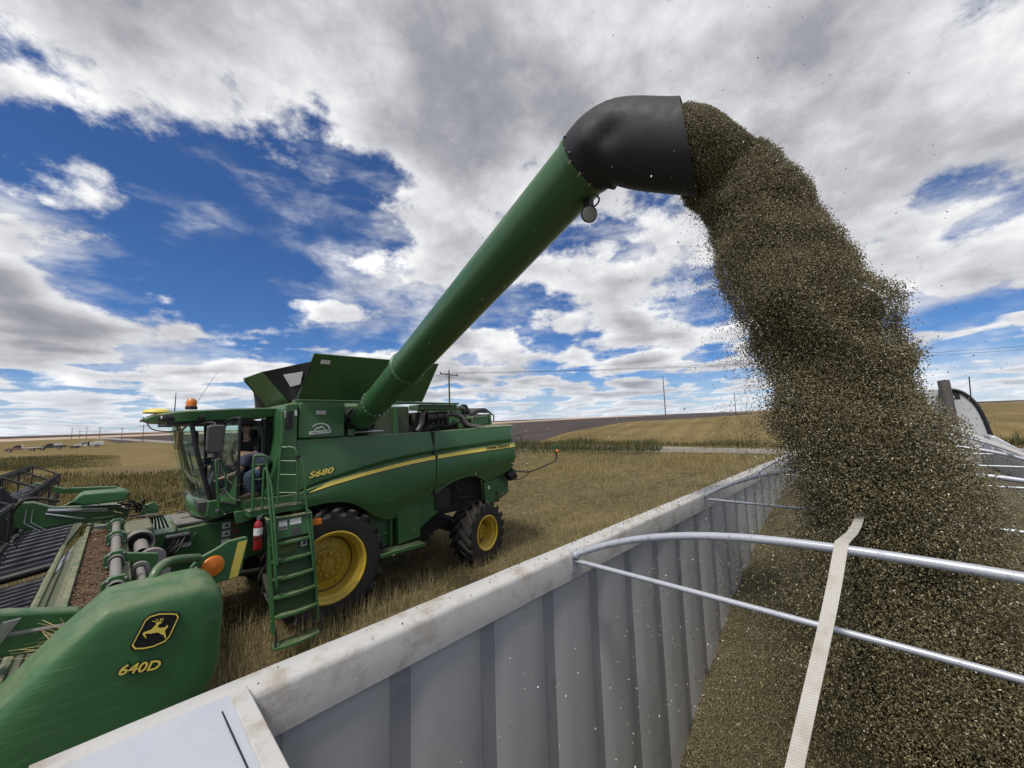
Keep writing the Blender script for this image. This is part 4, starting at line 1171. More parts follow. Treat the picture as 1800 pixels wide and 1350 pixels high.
rows = [[dpt(f, 2.37 + (zt1 - 2.37) * v) for f, zt1 in ((0.05, 2.44), (0.3, 2.46), (0.6, 2.54), (0.8, 2.68), (1.0, 2.95))] for v in np.linspace(0, 1, 4)]
MB().sheet(rows, (0.03, 0.01, 0)).build('door_panel', M['green'], door)
MB().tube(smoothpath([dpt(0.3, 2.52), dpt(0.6, 2.58), dpt(0.8, 2.72), dpt(0.97, 2.93)], 5), 0.012, 6).build('door_moulding', M['grey'], door)
MB().box(dpt(0.9, 0)[0] - 0.03, dpt(0.9, 0)[0] + 0.05, 7.68, 7.72, 2.95, 3.05).build('door_handle', M['black'], door, bevel=0.01)
# mirror on its arm
mi = MB().prism([(0.955, 3.60), (1.0, 3.635), (1.16, 3.635), (1.19, 3.60), (1.165, 3.24), (1.13, 3.20), (0.99, 3.20), (0.955, 3.24)], 'y', 7.46, 7.56).build('mirror', M['grey'], CB, bevel=0.03, seg=3)
MB().tube(smoothpath([(0.98, CL - 0.02, 3.66), (1.0, 7.9, 3.68), (1.06, 7.6, 3.66), (1.08, 7.55, 3.55)], 5), 0.018, 8).build('mirror_arm', M['black'], mi)
mi2 = MB().prism([(0.86, 3.58), (1.0, 3.58), (1.0, 3.2), (0.86, 3.2)], 'y', 2 * YC - 7.9, 2 * YC - 7.8).build('mirror', M['grey'], CB, bevel=0.03, seg=3)
MB().tube(smoothpath([(0.98, CR + 0.02, 3.66), (1.0, 2 * YC - 8.1, 3.66), (0.95, 2 * YC - 7.85, 3.55)], 5), 0.018, 8).build('mirror_arm', M['black'], mi2)
# seat, wheel, column
s1 = MB().box(1.42, 1.92, YC - 0.28, YC + 0.28, 2.72, 2.86).build('operator_seat', M['seat'], CB, bevel=0.05, seg=3)
MB().prism([(1.78, 2.84), (1.92, 2.84), (1.99, 3.42), (1.93, 3.58), (1.84, 3.42)], 'y', YC - 0.26, YC + 0.26).build('seat_back', M['seat'], s1, bevel=0.05, seg=3)
MB().cyl((1.65, YC, 2.36), (1.65, YC, 2.74), 0.16, 14).build('seat_post', M['black'], s1)
MB().lathe([(0, 0.20), (0.015, 0.215), (0.03, 0.20), (0.015, 0.185)], (1.36, YC, 3.0), (0.45, 0, -0.9), 20, closed=True).build('steering_wheel', M['black'], CB)
MB().cyl((1.22, YC, 2.36), (1.36, YC, 3.0), 0.05, 10).build('steering_column', M['grey'], CB)
MB().prism([(1.25, 3.02), (1.75, 3.02), (1.80, 2.86), (1.25, 2.86)], 'y', CR - 0.42, CR - 0.18).build('armrest_console', M['grey'], CB, bevel=0.02)
s2 = MB().box(1.50, 1.92, CL + 0.12, CL + 0.52, 2.60, 2.72).build('trainer_seat', M['seat'], CB, bevel=0.04, seg=3)
MB().box(1.88, 1.96, CL + 0.14, CL + 0.5, 2.7, 3.3).build('seat_back', M['seat'], s2, bevel=0.03)
MB().prism([(1.16, 2.36), (1.26, 2.36), (1.30, 2.72), (1.24, 2.86), (1.13, 2.62)], 'y', CL + 0.12, CL + 0.5).build('front_console', M['grey'], CB, bevel=0.03)
MB().box(0.90, 0.98, CL + 0.16, CL + 0.34, 3.30, 3.56).build('corner_monitor', M['black'], CB, bevel=0.02)

# --- platform, ladder, rails --------------------------------------------
PZ = 2.27
pt = MB().box(1.50, 2.28, 7.30, 8.33, PZ - 0.10, PZ - 0.012).build('platform', M['green'], CB, bevel=0.008)
MB().box(1.495, 2.285, 7.29, 8.32, PZ - 0.010, PZ).build('platform_deck', M['green_old'], pt)
MB().box(1.46, 2.24, 7.62, 8.34, PZ + 0.004, PZ + 0.12).build('platform_step', M['green'], pt, bevel=0.008)
ph = MB()
for i in range(11):
    for j in range(5):
        x = 1.53 + i * 0.072 + (0.03 if j % 2 else 0); y = 7.33 + j * 0.062
        if x < 2.26:
            ph.lathe([(0, 0.0), (0, 0.019)], (x, y, PZ + 0.0025), (0, 0, 1), 6)
struct(ph.build('tread_holes', M['decal_k'], pt), 'stuff')
for x, z in ((1.40, 2.20), (1.44, 2.14), (1.36, 2.12)):
    MB().ball((x, CL - 0.055, z), 0.014, n=8, m=5).build('bolt', M['steel'], CB)
MB().prism([(1.36, 2.25), (1.62, 2.25), (1.62, 2.08), (1.40, 2.05)], 'y', 7.6, 7.66).build('platform_bracket', M['green'], CB, bevel=0.01)

# ladder: two side channels, six dished steps, backing sheet
def lad(f):     # f 0 top .. 1 bottom
    return Vector((0, 7.26 - 0.27 * f, 1.98 - 1.60 * f))
LXa, LXb = 1.73, 2.36
ld_ = MB()
for x in (LXa, LXb):
    ld_.hexa([(x - 0.02, 7.30, 2.15), (x + 0.02, 7.30, 2.15), (x + 0.02, 7.16, 2.12), (x - 0.02, 7.16, 2.12)],
             [(x - 0.02 + 0.07, 7.06, 0.46), (x + 0.02 + 0.07, 7.06, 0.46), (x + 0.02 + 0.07, 6.92, 0.46), (x - 0.02 + 0.07, 6.92, 0.46)])
ladder = ld_.build('ladder', M['green'], CB, bevel=0.006)
def lstep(f, wa=0.0, drop=0.0):
    c = lad(f); sx_ = 0.07 * f
    xa, xb = LXa + 0.02 + sx_ - wa, LXb - 0.02 + sx_ + wa
    rows = []
    for a in np.linspace(0, 1, 9):
        x = xa + (xb - xa) * a
        bow_ = 0.055 * (1 - (2 * a - 1) ** 2)
        rows.append([(x, c.y + 0.06, c.z - drop), (x, c.y - 0.12 - bow_, c.z - 0.005 - drop), (x, c.y - 0.125 - bow_, c.z - 0.035 - drop)])
    st_ = MB().sheet(rows, (0, 0.008, -0.012)).build('ladder_step', M['green'], ladder, smooth=40)
    g = MB()
    for a in (0.32, 0.5, 0.68):
        x = xa + (xb - xa) * a
        g.box(x - 0.035, x + 0.035, c.y - 0.13, c.y - 0.02, c.z + 0.002 - drop, c.z + 0.012 - drop)
    return st_
for f in (0.14, 0.30, 0.46, 0.62, 0.79):
    lstep(f, 0.0)
lstep(0.97, 0.03, 0.14)
MB().hexa([(LXa + 0.02, 7.25, 2.10), (LXb - 0.02, 7.25, 2.10), (LXb - 0.02, 7.27, 2.10), (LXa + 0.02, 7.27, 2.10)],
          [(LXa + 0.09, 7.045, 0.62), (LXb + 0.05, 7.045, 0.62), (LXb + 0.05, 7.06, 0.62), (LXa + 0.09, 7.06, 0.62)]).build('ladder_back', M['green_old'], ladder)
MB().hexa([(LXa + 0.02, 7.12, 1.80), (LXb - 0.02, 7.12, 1.80), (LXb - 0.02, 7.14, 1.80), (LXa + 0.02, 7.14, 1.80)],
          [(LXa + 0.02, 7.17, 2.10), (LXb - 0.02, 7.17, 2.10), (LXb - 0.02, 7.19, 2.10), (LXa + 0.02, 7.19, 2.10)]).build('kick_plate', M['green'], ladder, bevel=0.004)
MB().box(LXa + 0.02, LXb - 0.02, 7.14, 7.30, 2.105, 2.12).build('top_tread', M['green_old'], ladder)
hp = MB()
for i in range(9):
    for j in range(2):
        hp.lathe([(0, 0.0), (0, 0.017)], (LXa + 0.07 + i * 0.062, 7.18 + j * 0.06, 2.1225), (0, 0, 1), 6)
struct(hp.build('tread_holes', M['decal_k'], ladder), 'stuff')
def kick(x, z, w_, h_, m, name='warning_decal'):
    y = 7.12 + (z - 1.80) * 0.167 - 0.004
    return MB().hexa([(x, y, z), (x + w_, y, z), (x + w_, y + 0.002, z), (x, y + 0.002, z)], [(x, y + h_ * 0.167, z + h_), (x + w_, y + h_ * 0.167, z + h_), (x + w_, y + h_ * 0.167 + 0.002, z + h_), (x, y + h_ * 0.167 + 0.002, z + h_)]).build(name, M[m], ladder)
kick(LXa + 0.05, 1.95, 0.05, 0.12, 'decal_w'); kick(LXa + 0.15, 1.93, 0.12, 0.14, 'decal_w'); kick(LXa + 0.152, 1.935, 0.116, 0.045, 'decal_r'); kick(LXa + 0.152, 2.045, 0.116, 0.022, 'decal_o')
kick(LXa + 0.31, 1.98, 0.17, 0.09, 'decal_w'); kick(LXa + 0.33, 1.82, 0.14, 0.11, 'grey')
yk = lad(0.20).y - 0.02
MB().box(LXb - 0.15, LXb - 0.05, 7.155, 7.16, 1.60, 1.73).build('number_plate', M['decal_w'], ladder)
lettering('2', 0.12, M['decal_k'], ladder, (LXb - 0.10, 7.152, 1.665), (1, 0, 0), (0, 0, 1), offset=0.004)
MB().box(LXa + 0.06, LXb - 0.20, 7.17, 7.174, 1.56, 1.74).build('yellow_decal', mat('worn_yellow_decal', (0.16, 0.20, 0.05), 0.5, var=0.3, dirt=(0.03, 0.08, 0.03), dirt_amt=0.5, dscale=18), ladder)
for x in (LXa + 0.02, LXb + 0.04):                # flexible straps that carry the lowest step
    MB().tube(smoothpath([(x + 0.05, 6.99, 0.58), (x + 0.08, 6.93, 0.42), (x + 0.06, 6.90, 0.27)], 4), 0.018, 6).build('step_strap', M['black'], ladder)
    for q in range(3):
        MB().ball((x + 0.02 - (0.03 if x < 2 else -0.03) * 0, 6.99 + 0.24 * q * 0.33, 0.64 + 0.4 * q), 0.014, n=8, m=5).build('bolt', M['steel'], ladder)

def rail(pts, r, name='hand_rail', n=4):
    return MB().tube(smoothpath(pts, n), r, 8).build(name, M['green'], CB, smooth=60)
# ladder hand rails
rail([(1.55, 7.30, 2.28), (1.54, 7.30, 3.05), (1.60, 7.30, 3.12), (1.70, 7.30, 3.10), (1.72, 7.30, 2.95), (1.74, 7.24, 2.6), (1.76, 7.12, 2.15), (1.82, 6.96, 1.2), (1.86, 7.02, 1.05)], 0.021)
rail([(1.68, 7.30, 2.28), (1.68, 7.30, 2.75), (1.70, 7.29, 2.92), (1.77, 7.2, 2.62), (1.80, 7.08, 2.10), (1.83, 6.98, 1.45)], 0.019)
rail([(1.95, 7.52, 2.28), (1.97, 7.5, 3.14), (2.03, 7.44, 3.22), (2.12, 7.36, 3.21), (2.17, 7.32, 3.08), (2.20, 7.30, 2.28)], 0.021)
rail([(2.18, 7.31, 3.06), (2.26, 7.26, 2.90), (2.30, 7.22, 2.30), (2.34, 7.10, 1.7), (2.38, 7.04, 1.25)], 0.019)
for z in (2.45, 2.75, 2.98):
    rail([(1.545, 7.30, z), (1.69, 7.295, z)], 0.013, 'rail_rung')
    rail([(1.96, 7.51, z + 0.02), (2.20, 7.31, z)], 0.013, 'rail_rung')
MB().lathe([(-0.02, 0.03), (-0.02, 0.042), (0.02, 0.042), (0.02, 0.03)], (2.18, 7.31, 3.06), (0, 0, 1), 10).build('rail_cap', M['black'], CB)
# small ladder against the windscreen
rail([(1.18, 7.72, 2.33), (1.12, 7.72, 3.0), (1.14, 7.74, 3.08), (1.20, 7.78, 3.05), (1.28, 7.9, 2.8), (1.34, 8.0, 2.33)], 0.016)
for z in (2.4, 2.6, 2.82):
    rail([(1.16, 7.72, z), (1.30, 7.93, z)], 0.011, 'rail_rung')
# safety chains: each a sagging run of links
def chain(a, b, sag, n_):
    a, b = Vector(a), Vector(b)
    mb = MB()
    for i in range(n_):
        f = i / n_; g = (i + 1.25) / n_
        p = a.lerp(b, f) - Vector((0, 0, sag * 4 * f * (1 - f))); q = a.lerp(b, min(g, 1)) - Vector((0, 0, sag * 4 * min(g, 1) * (1 - min(g, 1))))
        d = (q - p).normalized(); s_ = d.cross(Vector((0, 0, 1)) if i % 2 else Vector((1, 0.3, 0))).normalized() * 0.007
        mb.tube([p, p + s_ + d * 0.01, q + s_ - d * 0.01, q, q - s_ - d * 0.01, p - s_ + d * 0.01, p], 0.002, 4, caps=False)
    return mb.build('safety_chain', M['pipe'], CB)
chain((1.22, 7.72, 2.88), (1.54, 7.32, 2.90), 0.22, 18)
chain((1.24, 7.74, 2.62), (1.54, 7.32, 2.58), 0.16, 18)
chain((2.14, 7.33, 3.40), (2.18, 7.28, 2.32), -0.02, 36)
# orange marker beside the ladder
MB().box(2.40, 2.56, 7.22, 7.26, 1.88, 1.98).build('orange_reflector', M['amber'], CB, bevel=0.006)
MB().box(2.36, 2.42, 7.24, 7.30, 1.86, 2.0).build('reflector_bracket', M['green'], CB)

# --- feeder house --------------------------------------------------------
fh = MB().hexa([(0.22, 8.52, 1.10), (2.35, 8.52, 1.30), (2.35, 10.28, 1.30), (0.22, 10.28, 1.10)], [(0.22, 8.52, 1.92), (2.35, 8.52, 2.05), (2.35, 10.28, 2.05), (0.22, 10.28, 1.92)])
fhs = fh.build('feeder_house', M['green'], CB, bevel=0.02)
MB().box(0.75, 1.35, 8.62, 9.7, 1.985, 2.03).build('feeder_lid', M['shaft'], fhs, bevel=0.01)
MB().hexa([(1.2, 8.55, 2.02), (1.75, 8.55, 2.06), (1.75, 8.75, 2.06), (1.2, 8.75, 2.02)], [(1.2, 8.57, 2.07), (1.75, 8.57, 2.10), (1.75, 8.73, 2.10), (1.2, 8.73, 2.07)]).build('feeder_shield', M['steel'], fhs, bevel=0.008)
def fdec(x, z, w_, h_, m, name='warning_decal'):
    return MB().box(x, x + w_, 8.513, 8.517, z, z + h_).build(name, M[m], fhs)
for z, m in ((1.84, 'decal_w'), (1.70, 'decal_w'), (1.56, 'decal_w')):
    fdec(1.36, z, 0.12, 0.10, m); fdec(1.49, z + 0.004, 0.14, 0.10, 'decal_r')
    MB().prism([(1.38, z + 0.03), (1.42, z + 0.07), (1.46, z + 0.04), (1.45, z + 0.02), (1.41, z + 0.04)], 'y', 8.509, 8.512).build('pictogram', M['decal_k'], fhs)
fdec(0.80, 1.66, 0.18, 0.065, 'decal_w'); fdec(0.56, 1.42, 0.15, 0.09, 'decal_w'); fdec(0.56, 1.30, 0.15, 0.09, 'decal_w')
MB().prism([(0.98, 1.86), (1.02, 1.86), (0.90, 1.22), (0.86, 1.22)], 'y', 8.49, 8.52).build('feeder_rib', M['green'], fhs, bevel=0.006)
for i in range(7):
    a = Vector((0.30 + 0.06 * i, 8.46, 1.62 + 0.05 * (i % 3))); b = Vector((0.75 + 0.08 * (i % 3), 8.47, 1.80 + 0.03 * i))
    MB().tube(smoothpath([a, a.lerp(b, 0.5) + Vector((0, -0.10, -0.10 - 0.02 * i)), b], 5), 0.014, 6).build('hydraulic_hose', M['black'], fhs)
MB().box(0.62, 0.92, 8.42, 8.50, 1.86, 1.90).build('coupler_bar', M['steel'], fhs, bevel=0.005)
MB().box(0.62, 0.92, 8.43, 8.50, 1.74, 1.86).build('coupler_block', M['black'], fhs, bevel=0.01)
for yy in (8.42, 10.4):
    MB().cyl((0.5, yy, 1.15), (2.6, yy, 0.95), 0.05, 12).build('lift_cylinder', M['black_metal'], fhs)
for i in range(5):
    MB().tube(smoothpath([(1.5 + 0.12 * i, 8.3, 2.08), (1.7 + 0.1 * i, 8.15, 1.98 - 0.05 * i), (2.1, 8.2, 1.9 + 0.03 * i)], 5), 0.02, 6).build('hydraulic_hose', M['black'], CB)
MB().lathe([(-0.06, 0.12), (-0.06, 0.17), (0.05, 0.17), (0.05, 0.12)], (1.72, 8.36, 2.05), (0.2, 1, 0), 20).build('drive_pulley', M['black'], CB)
MB().box(1.3, 2.3, 8.36, 10.4, 2.05, 2.22).build('cab_mount', M['dark'], CB)

# fire extinguisher hung on the ladder
fx, fy, fz = 1.605, 7.17, 1.70
FE = thing('fire_extinguisher', 'red fire extinguisher strapped beside the top of the ladder', 'extinguisher', (fx, fy, fz))
MB().lathe([(0.0, 0.0), (0.0, 0.056), (0.01, 0.061), (0.36, 0.061), (0.40, 0.050), (0.425, 0.026), (0.45, 0.024), (0.45, 0.0)], (fx, fy, fz), (0, 0, 1), 24).build('cylinder_body', M['red'], FE, smooth=40)
MB().lathe([(0.22, 0.0617), (0.22, 0.0625), (0.33, 0.0625), (0.33, 0.0617)], (fx, fy, fz), (0, 0, 1), 24).build('paper_label', M['decal_w'], FE)
MB().box(fx - 0.02, fx + 0.02, fy - 0.02, fy + 0.02, fz + 0.45, fz + 0.49).tube([(fx, fy, fz + 0.48), (fx + 0.02, fy - 0.08, fz + 0.50)], 0.008, 6).tube([(fx, fy, fz + 0.49), (fx + 0.03, fy - 0.09, fz + 0.53)], 0.008, 6).build('valve_handle', M['steel'], FE)
MB().tube(smoothpath([(fx + 0.02, fy - 0.02, fz + 0.46), (fx + 0.08, fy - 0.05, fz + 0.42), (fx + 0.075, fy - 0.04, fz + 0.1)], 4), 0.010, 6).build('nozzle_hose', M['black'], FE)
MB().lathe([(0.17, 0.062), (0.17, 0.068), (0.195, 0.068), (0.195, 0.062)], (fx, fy, fz), (0, 0, 1), 20).box(fx + 0.05, fx + 0.15, fy + 0.03, fy + 0.06, fz + 0.1, fz + 0.3).build('holder', M['black'], FE)
# ------------------------------------------------------------------ draper header carried on the feeder house
HD = thing('draper_header', 'wide green draper header with black belts in front of the combine', 'header', (0.0, YC, 1.2))
ZB = 1.62                                # belt level
Ya, Yb = 3.02, 2 * YC - 3.02
# end shields
SH = [(-0.62, 1.98), (-0.36, 2.235), (-0.17, 2.44), (-0.06, 2.545), (-0.01, 2.59), (0.05, 2.605), (0.36, 2.605), (0.445, 2.585), (0.50, 2.53), (0.522, 2.44), (0.52, 2.30), (0.51, 2.10), (0.46, 1.98), (0.30, 1.80), (0.1, 1.62), (-0.35, 1.42), (-0.9, 1.30), (-1.2, 1.36), (-1.1, 1.62)]
def shield(y0, sgn):
    """moulded cover: outline swept inwards with a rounded shoulder, side face gently crowned"""
    n = len(SH)
    # resample outline
    P = smoothpath([(x, 0, z) for x, z in SH] + [(SH[0][0], 0, SH[0][1])], 4)[:-1]
    c = Vector((sum(p.x for p in P) / len(P), 0, sum(p.z for p in P) / len(P)))
    c = Vector((-0.05, 0, 2.1))
    rows = []
    for ins, dy in ((0.92, -0.012), (0.75, -0.012), (0.45, -0.010), (0.22, -0.006), (0.11, 0.002), (0.06, 0.014), (0.03, 0.032), (0.012, 0.058), (0.0, 0.10), (0.0, 0.20), (0.0, 0.42)):
        ring = []
        for p in P:
            q = p.lerp(c, ins)
            q = Vector((q.x, y0 + sgn * (dy + 0.02), q.z))
            # pressed recess along the forward lower flank
            k = math.exp(-((q.x + 0.55 - (q.z - 1.9) * 0.5) / 0.10) ** 2) * (1 if ins < 0.8 else 0)
            q.y += sgn * 0.02 * k * (1 if dy < 0.03 else 0)
            ring.append(q)
        rows.append(ring)
    mb = MB().grid(rows, closed=True)
    mb.f.append(tuple(range(len(P))))
    return mb.build('end_shield', M['green_plastic'], HD, smooth=50)
sh = shield(Ya, 1)
for i_, p_ in enumerate(SH):
    SH[i_] = (p_[0] - 0.35, 1.30 + (p_[1] - 1.30) * 0.62)
shield(Yb, -1)
yf = Ya + 0.0
# forward divider beside the shield
MB().hexa([(-0.42, Ya + 0.06, 1.35), (-2.2, Ya + 0.1, 1.25), (-2.2, Ya + 0.3, 1.25), (-0.42, Ya + 0.4, 1.35)],
          [(-0.26, Ya + 0.06, 2.17), (-0.75, Ya + 0.03, 2.02), (-0.75, Ya + 0.3, 1.95), (-0.28, Ya + 0.4, 2.12)]).build('crop_divider', M['green_plastic'], HD, bevel=0.03, seg=3)
# leaping-animal badge
def logo(cx_, cz_, s_, par):
    def T(p): a, b = p[0] * s_, (p[1] - 0.06) * s_ * 0.95; return (cx_ + a * 0.966 + b * 0.20, cz_ + b * 0.966 - a * 0.259)
    border = [(-0.50, -0.34), (-0.36, 0.42), (-0.27, 0.53), (-0.04, 0.60), (0.26, 0.58), (0.42, 0.55), (0.50, 0.44), (0.40, -0.18), (0.32, -0.32), (0.05, -0.45), (-0.18, -0.48), (-0.40, -0.46)]
    def scl(k): return [T((p[0] * k, 0.06 + (p[1] - 0.06) * k)) for p in border]
    MB().prism(scl(1.08), 'y', yf - 0.0015, yf + 0.02).build('badge_plate', M['decal_k'], par, smooth=0, bevel=0.002)
    MB().prism(scl(1.0) + [scl(1.0)[0]] + [scl(0.935)[0]] + scl(0.935)[::-1], 'y', yf - 0.004, yf).build('badge_border', M['decal_y'], par, smooth=0)
    deer = [(0.10, 0.30), (0.02, 0.335), (-0.07, 0.30), (-0.06, 0.22), (-0.12, 0.10), (-0.15, 0.06), (-0.26, 0.02), (-0.33, 0.0), (-0.345, -0.06), (-0.28, -0.15), (-0.20, -0.225), (-0.235, -0.15), (-0.285, -0.06), (-0.22, -0.045), (-0.15, -0.065), (-0.05, -0.05), (0.08, -0.045), (0.14, -0.10), (0.25, -0.16), (0.30, -0.25), (0.34, -0.29), (0.325, -0.20), (0.285, -0.11), (0.25, -0.02), (0.265, 0.06), (0.31, 0.11), (0.275, 0.185), (0.245, 0.125), (0.21, 0.10), (0.10, 0.105), (0.03, 0.12), (0.005, 0.17), (0.02, 0.23), (0.06, 0.255)]
    an = MB().prism([T((p[0] * 0.92, 0.04 + p[1] * 0.92)) for p in deer], 'y', yf - 0.0045, yf - 0.0005)
    for pts in (((-0.03, 0.30), (-0.10, 0.36), (-0.20, 0.36), (-0.11, 0.34)), ((-0.02, 0.30), (-0.06, 0.40), (-0.13, 0.43), (-0.04, 0.41)), ((0.0, 0.31), (0.03, 0.40), (-0.02, 0.48), (0.055, 0.41)), ((0.02, 0.30), (0.08, 0.37), (0.09, 0.46), (0.115, 0.37))):
        an.prism([T((p[0] * 0.92 - 0.0, 0.04 + p[1] * 0.92)) for p in pts], 'y', yf - 0.0045, yf - 0.0005)
    an.build('badge_animal', M['decal_y'], par, smooth=0)
logo(0.205, 2.425, 0.170, sh)
lettering('640D', 0.092, M['decal_k'], sh, (0.150, yf - 0.0005, 2.256), (0.80, 0, -0.20), (0.26, 0, 0.66), offset=0.009, extrude=0.0015)
lettering('640D', 0.092, M['decal_y'], sh, (0.150, yf - 0.0030, 2.256), (0.80, 0, -0.20), (0.26, 0, 0.66), offset=0.0015, extrude=0.0015)

# back frame: top beam, sloping back sheet, lower tube
fr = MB().box(-0.24, 0.17, Ya + 0.44, Yb - 0.44, 2.02, 2.10).build('back_frame', M['green_old'], HD, bevel=0.01)
MB().box(-0.26, -0.215, Ya + 0.44, Yb - 0.44, 2.104, 2.155).build('frame_lip', M['green_old'], fr, bevel=0.006)
MB().hexa([(-0.58, Ya + 0.44, 1.60), (-0.54, Ya + 0.44, 1.60), (-0.54, 8.4, 1.60), (-0.58, 8.4, 1.60)], [(-0.30, Ya + 0.44, 2.10), (-0.262, Ya + 0.44, 2.10), (-0.262, 8.4, 2.10), (-0.30, 8.4, 2.10)]).build('back_sheet', M['green_dull'], fr)
MB().hexa([(-0.58, 10.4, 1.60), (-0.54, 10.4, 1.60), (-0.54, Yb - 0.44, 1.60), (-0.58, Yb - 0.44, 1.60)], [(-0.30, 10.4, 2.10), (-0.262, 10.4, 2.10), (-0.262, Yb - 0.44, 2.10), (-0.30, Yb - 0.44, 2.10)]).build('back_sheet', M['green_dull'], fr)
MB().tube([(-0.44, Ya + 0.44, 2.02), (-0.44, 8.3, 2.02)], 0.03, 8).build('sheet_rail', M['green_old'], fr)
MB().box(-0.2, 0.15, Ya + 0.44, Yb - 0.44, 1.2, 1.34).build('lower_beam', M['green_old'], fr, bevel=0.02)
for y in np.arange(4.2, 15, 1.3):
    MB().hexa([(-0.05, y, 1.34), (0.12, y, 1.34), (0.12, y + 0.08, 1.34), (-0.05, y + 0.08, 1.34)], [(0.0, y, 2.02), (0.15, y, 2.02), (0.15, y + 0.08, 2.02), (0.0, y + 0.08, 2.02)]).build('frame_upright', M['green_old'], fr)
M['foil'] = mat('crumpled_grey_film', (0.42, 0.44, 0.50), 0.25, var=0.25, vscale=20, bump=0.6, bscale=22)
MB().sheet([[(-0.55 + 0.06 * i + 0.02 * ((i * 7 + j * 3) % 5) / 5, 7.55 + 0.17 * j, 1.72 + 0.075 * i + 0.03 * ((i * 5 + j * 2) % 3) / 3) for i in range(5)] for j in range(5)], (-0.02, 0, 0.01)).build('crumpled_film', M['foil'], fr, smooth=20)
# belts with cross slats
def belt(ya, yb, pit, x0=-1.75, x1=-0.57):
    b = MB().hexa([(x0, ya, ZB - 0.20), (x1, ya, ZB - 0.04), (x1, yb, ZB - 0.04), (x0, yb, ZB - 0.20)], [(x0, ya, ZB - 0.17), (x1, ya, ZB - 0.01), (x1, yb, ZB - 0.01), (x0, yb, ZB - 0.17)]).build('draper_belt', M['black_metal'], HD, bevel=0.005)
    src = None
    n_ = int((yb - ya - 0.1) / pit)
    for i in range(n_):
        y = ya + 0.08 + i * pit
        if src is None:
            src = MB().hexa([(x0, y, ZB - 0.168), (x1 - 0.03, y, ZB - 0.012), (x1 - 0.03, y + 0.36 * pit, ZB - 0.012), (x0, y + 0.36 * pit, ZB - 0.168)],
                            [(x0, y + 0.0, ZB - 0.125), (x1 - 0.03, y + 0.0, ZB + 0.031), (x1 - 0.03, y + 0.34 * pit, ZB + 0.031), (x0, y + 0.34 * pit, ZB - 0.125)]).build('slat', M['black_slat'], b)
        else:
            c = dup(src, (0, i * pit, 0)); OFF[c.name] = OFF[src.name]
    return b
M['black_slat'] = mat('highlit_black_slat', (0.095, 0.095, 0.115), 0.36, var=0.2, dust=0.35, dust_col=(0.13, 0.12, 0.11))  # slat grey raised: highlights along the slats are put into the colour
belt(3.55, 8.42, 0.19); belt(9.32, Yb - 0.5, 0.42)
MB().cyl((-1.75, 8.5, ZB - 0.20), (-0.57, 8.5, ZB - 0.05), 0.06, 14).build('belt_roller', M['black_metal'], HD)
MB().cyl((-1.75, 9.26, ZB - 0.20), (-0.57, 9.26, ZB - 0.03), 0.06, 14).build('belt_roller', M['black_metal'], HD)
MB().box(-1.8, -0.2, 8.5, 9.3, 1.2, 1.38).build('centre_deck', M['dark'], HD)
# cutter bar with knife guards
cb = MB().box(-1.95, -1.78, 3.4, Yb - 0.4, 1.36, 1.42).build('cutter_bar', M['black_metal'], HD)
gsrc = None
for i, y in enumerate(np.arange(3.6, Yb - 0.5, 0.12)):
    if gsrc is None:
        gsrc = MB().hexa([(-2.08, y + 0.02, 1.375), (-1.95, y, 1.37), (-1.95, y + 0.05, 1.37), (-2.08, y + 0.03, 1.375)], [(-2.08, y + 0.02, 1.385), (-1.95, y, 1.41), (-1.95, y + 0.05, 1.41), (-2.08, y + 0.03, 1.385)]).build('knife_guard', M['steel'], cb)
    else:
        c = dup(gsrc, (0, i * 0.12, 0))
# reel in two halves: six tine bars on spider plates
RX, RZ_, RR = -1.40, 2.36, 0.50
for (ya, yb) in ((3.75, 8.75), (9.35, Yb - 0.75)):
    rl = MB().cyl((RX, ya, RZ_), (RX, yb, RZ_), 0.075, 14).build('reel', M['black_metal'], HD)
    ring_y = np.linspace(ya + 0.05, yb - 0.05, 4)
    for y in ring_y:
        sp = MB()
        pts6 = [(RX + RR * math.cos(a), RZ_ + RR * math.sin(a)) for a in np.linspace(0.52, 0.52 + 2 * math.pi, 6, endpoint=False)]
        for k in range(6):
            a, b = pts6[k], pts6[(k + 1) % 6]
            sp.tube([(a[0], y, a[1]), (b[0], y, b[1])], 0.035, 6, flat=0.5)
            sp.tube([(RX, y, RZ_), (a[0], y, a[1])], 0.025, 6, flat=0.5)
        sp.build('reel_spider', M['black_metal'], rl)
    for k in range(6):
        a = 0.52 + 2 * math.pi * k / 6
        px, pz = RX + RR * math.cos(a), RZ_ + RR * math.sin(a)
        bar = MB().cyl((px, ya, pz), (px, yb, pz), 0.024, 10).build('reel_bar', M['bar'] if 'bar' in M else M['steel'], rl)
        tn = MB()
        for y in np.arange(ya + 0.08, yb - 0.05, 0.155):
            tn.tube([(px, y, pz), (px - 0.03, y, pz - 0.12), (px + 0.01, y, pz - 0.19)], 0.007, 4)
            tn.box(px - 0.030, px + 0.030, y - 0.02, y + 0.02, pz - 0.030, pz + 0.030)
        struct(tn.build('tine_row', M['black'], rl), 'stuff')
# end cap on the far reel half, black polygon guard
MB().lathe([(0, 0.28), (0, 0.52), (0.02, 0.54), (0.04, 0.52)], (RX, 9.30, RZ_), (0, 1, 0), 6).build('reel_end_plate', M['black'], HD)
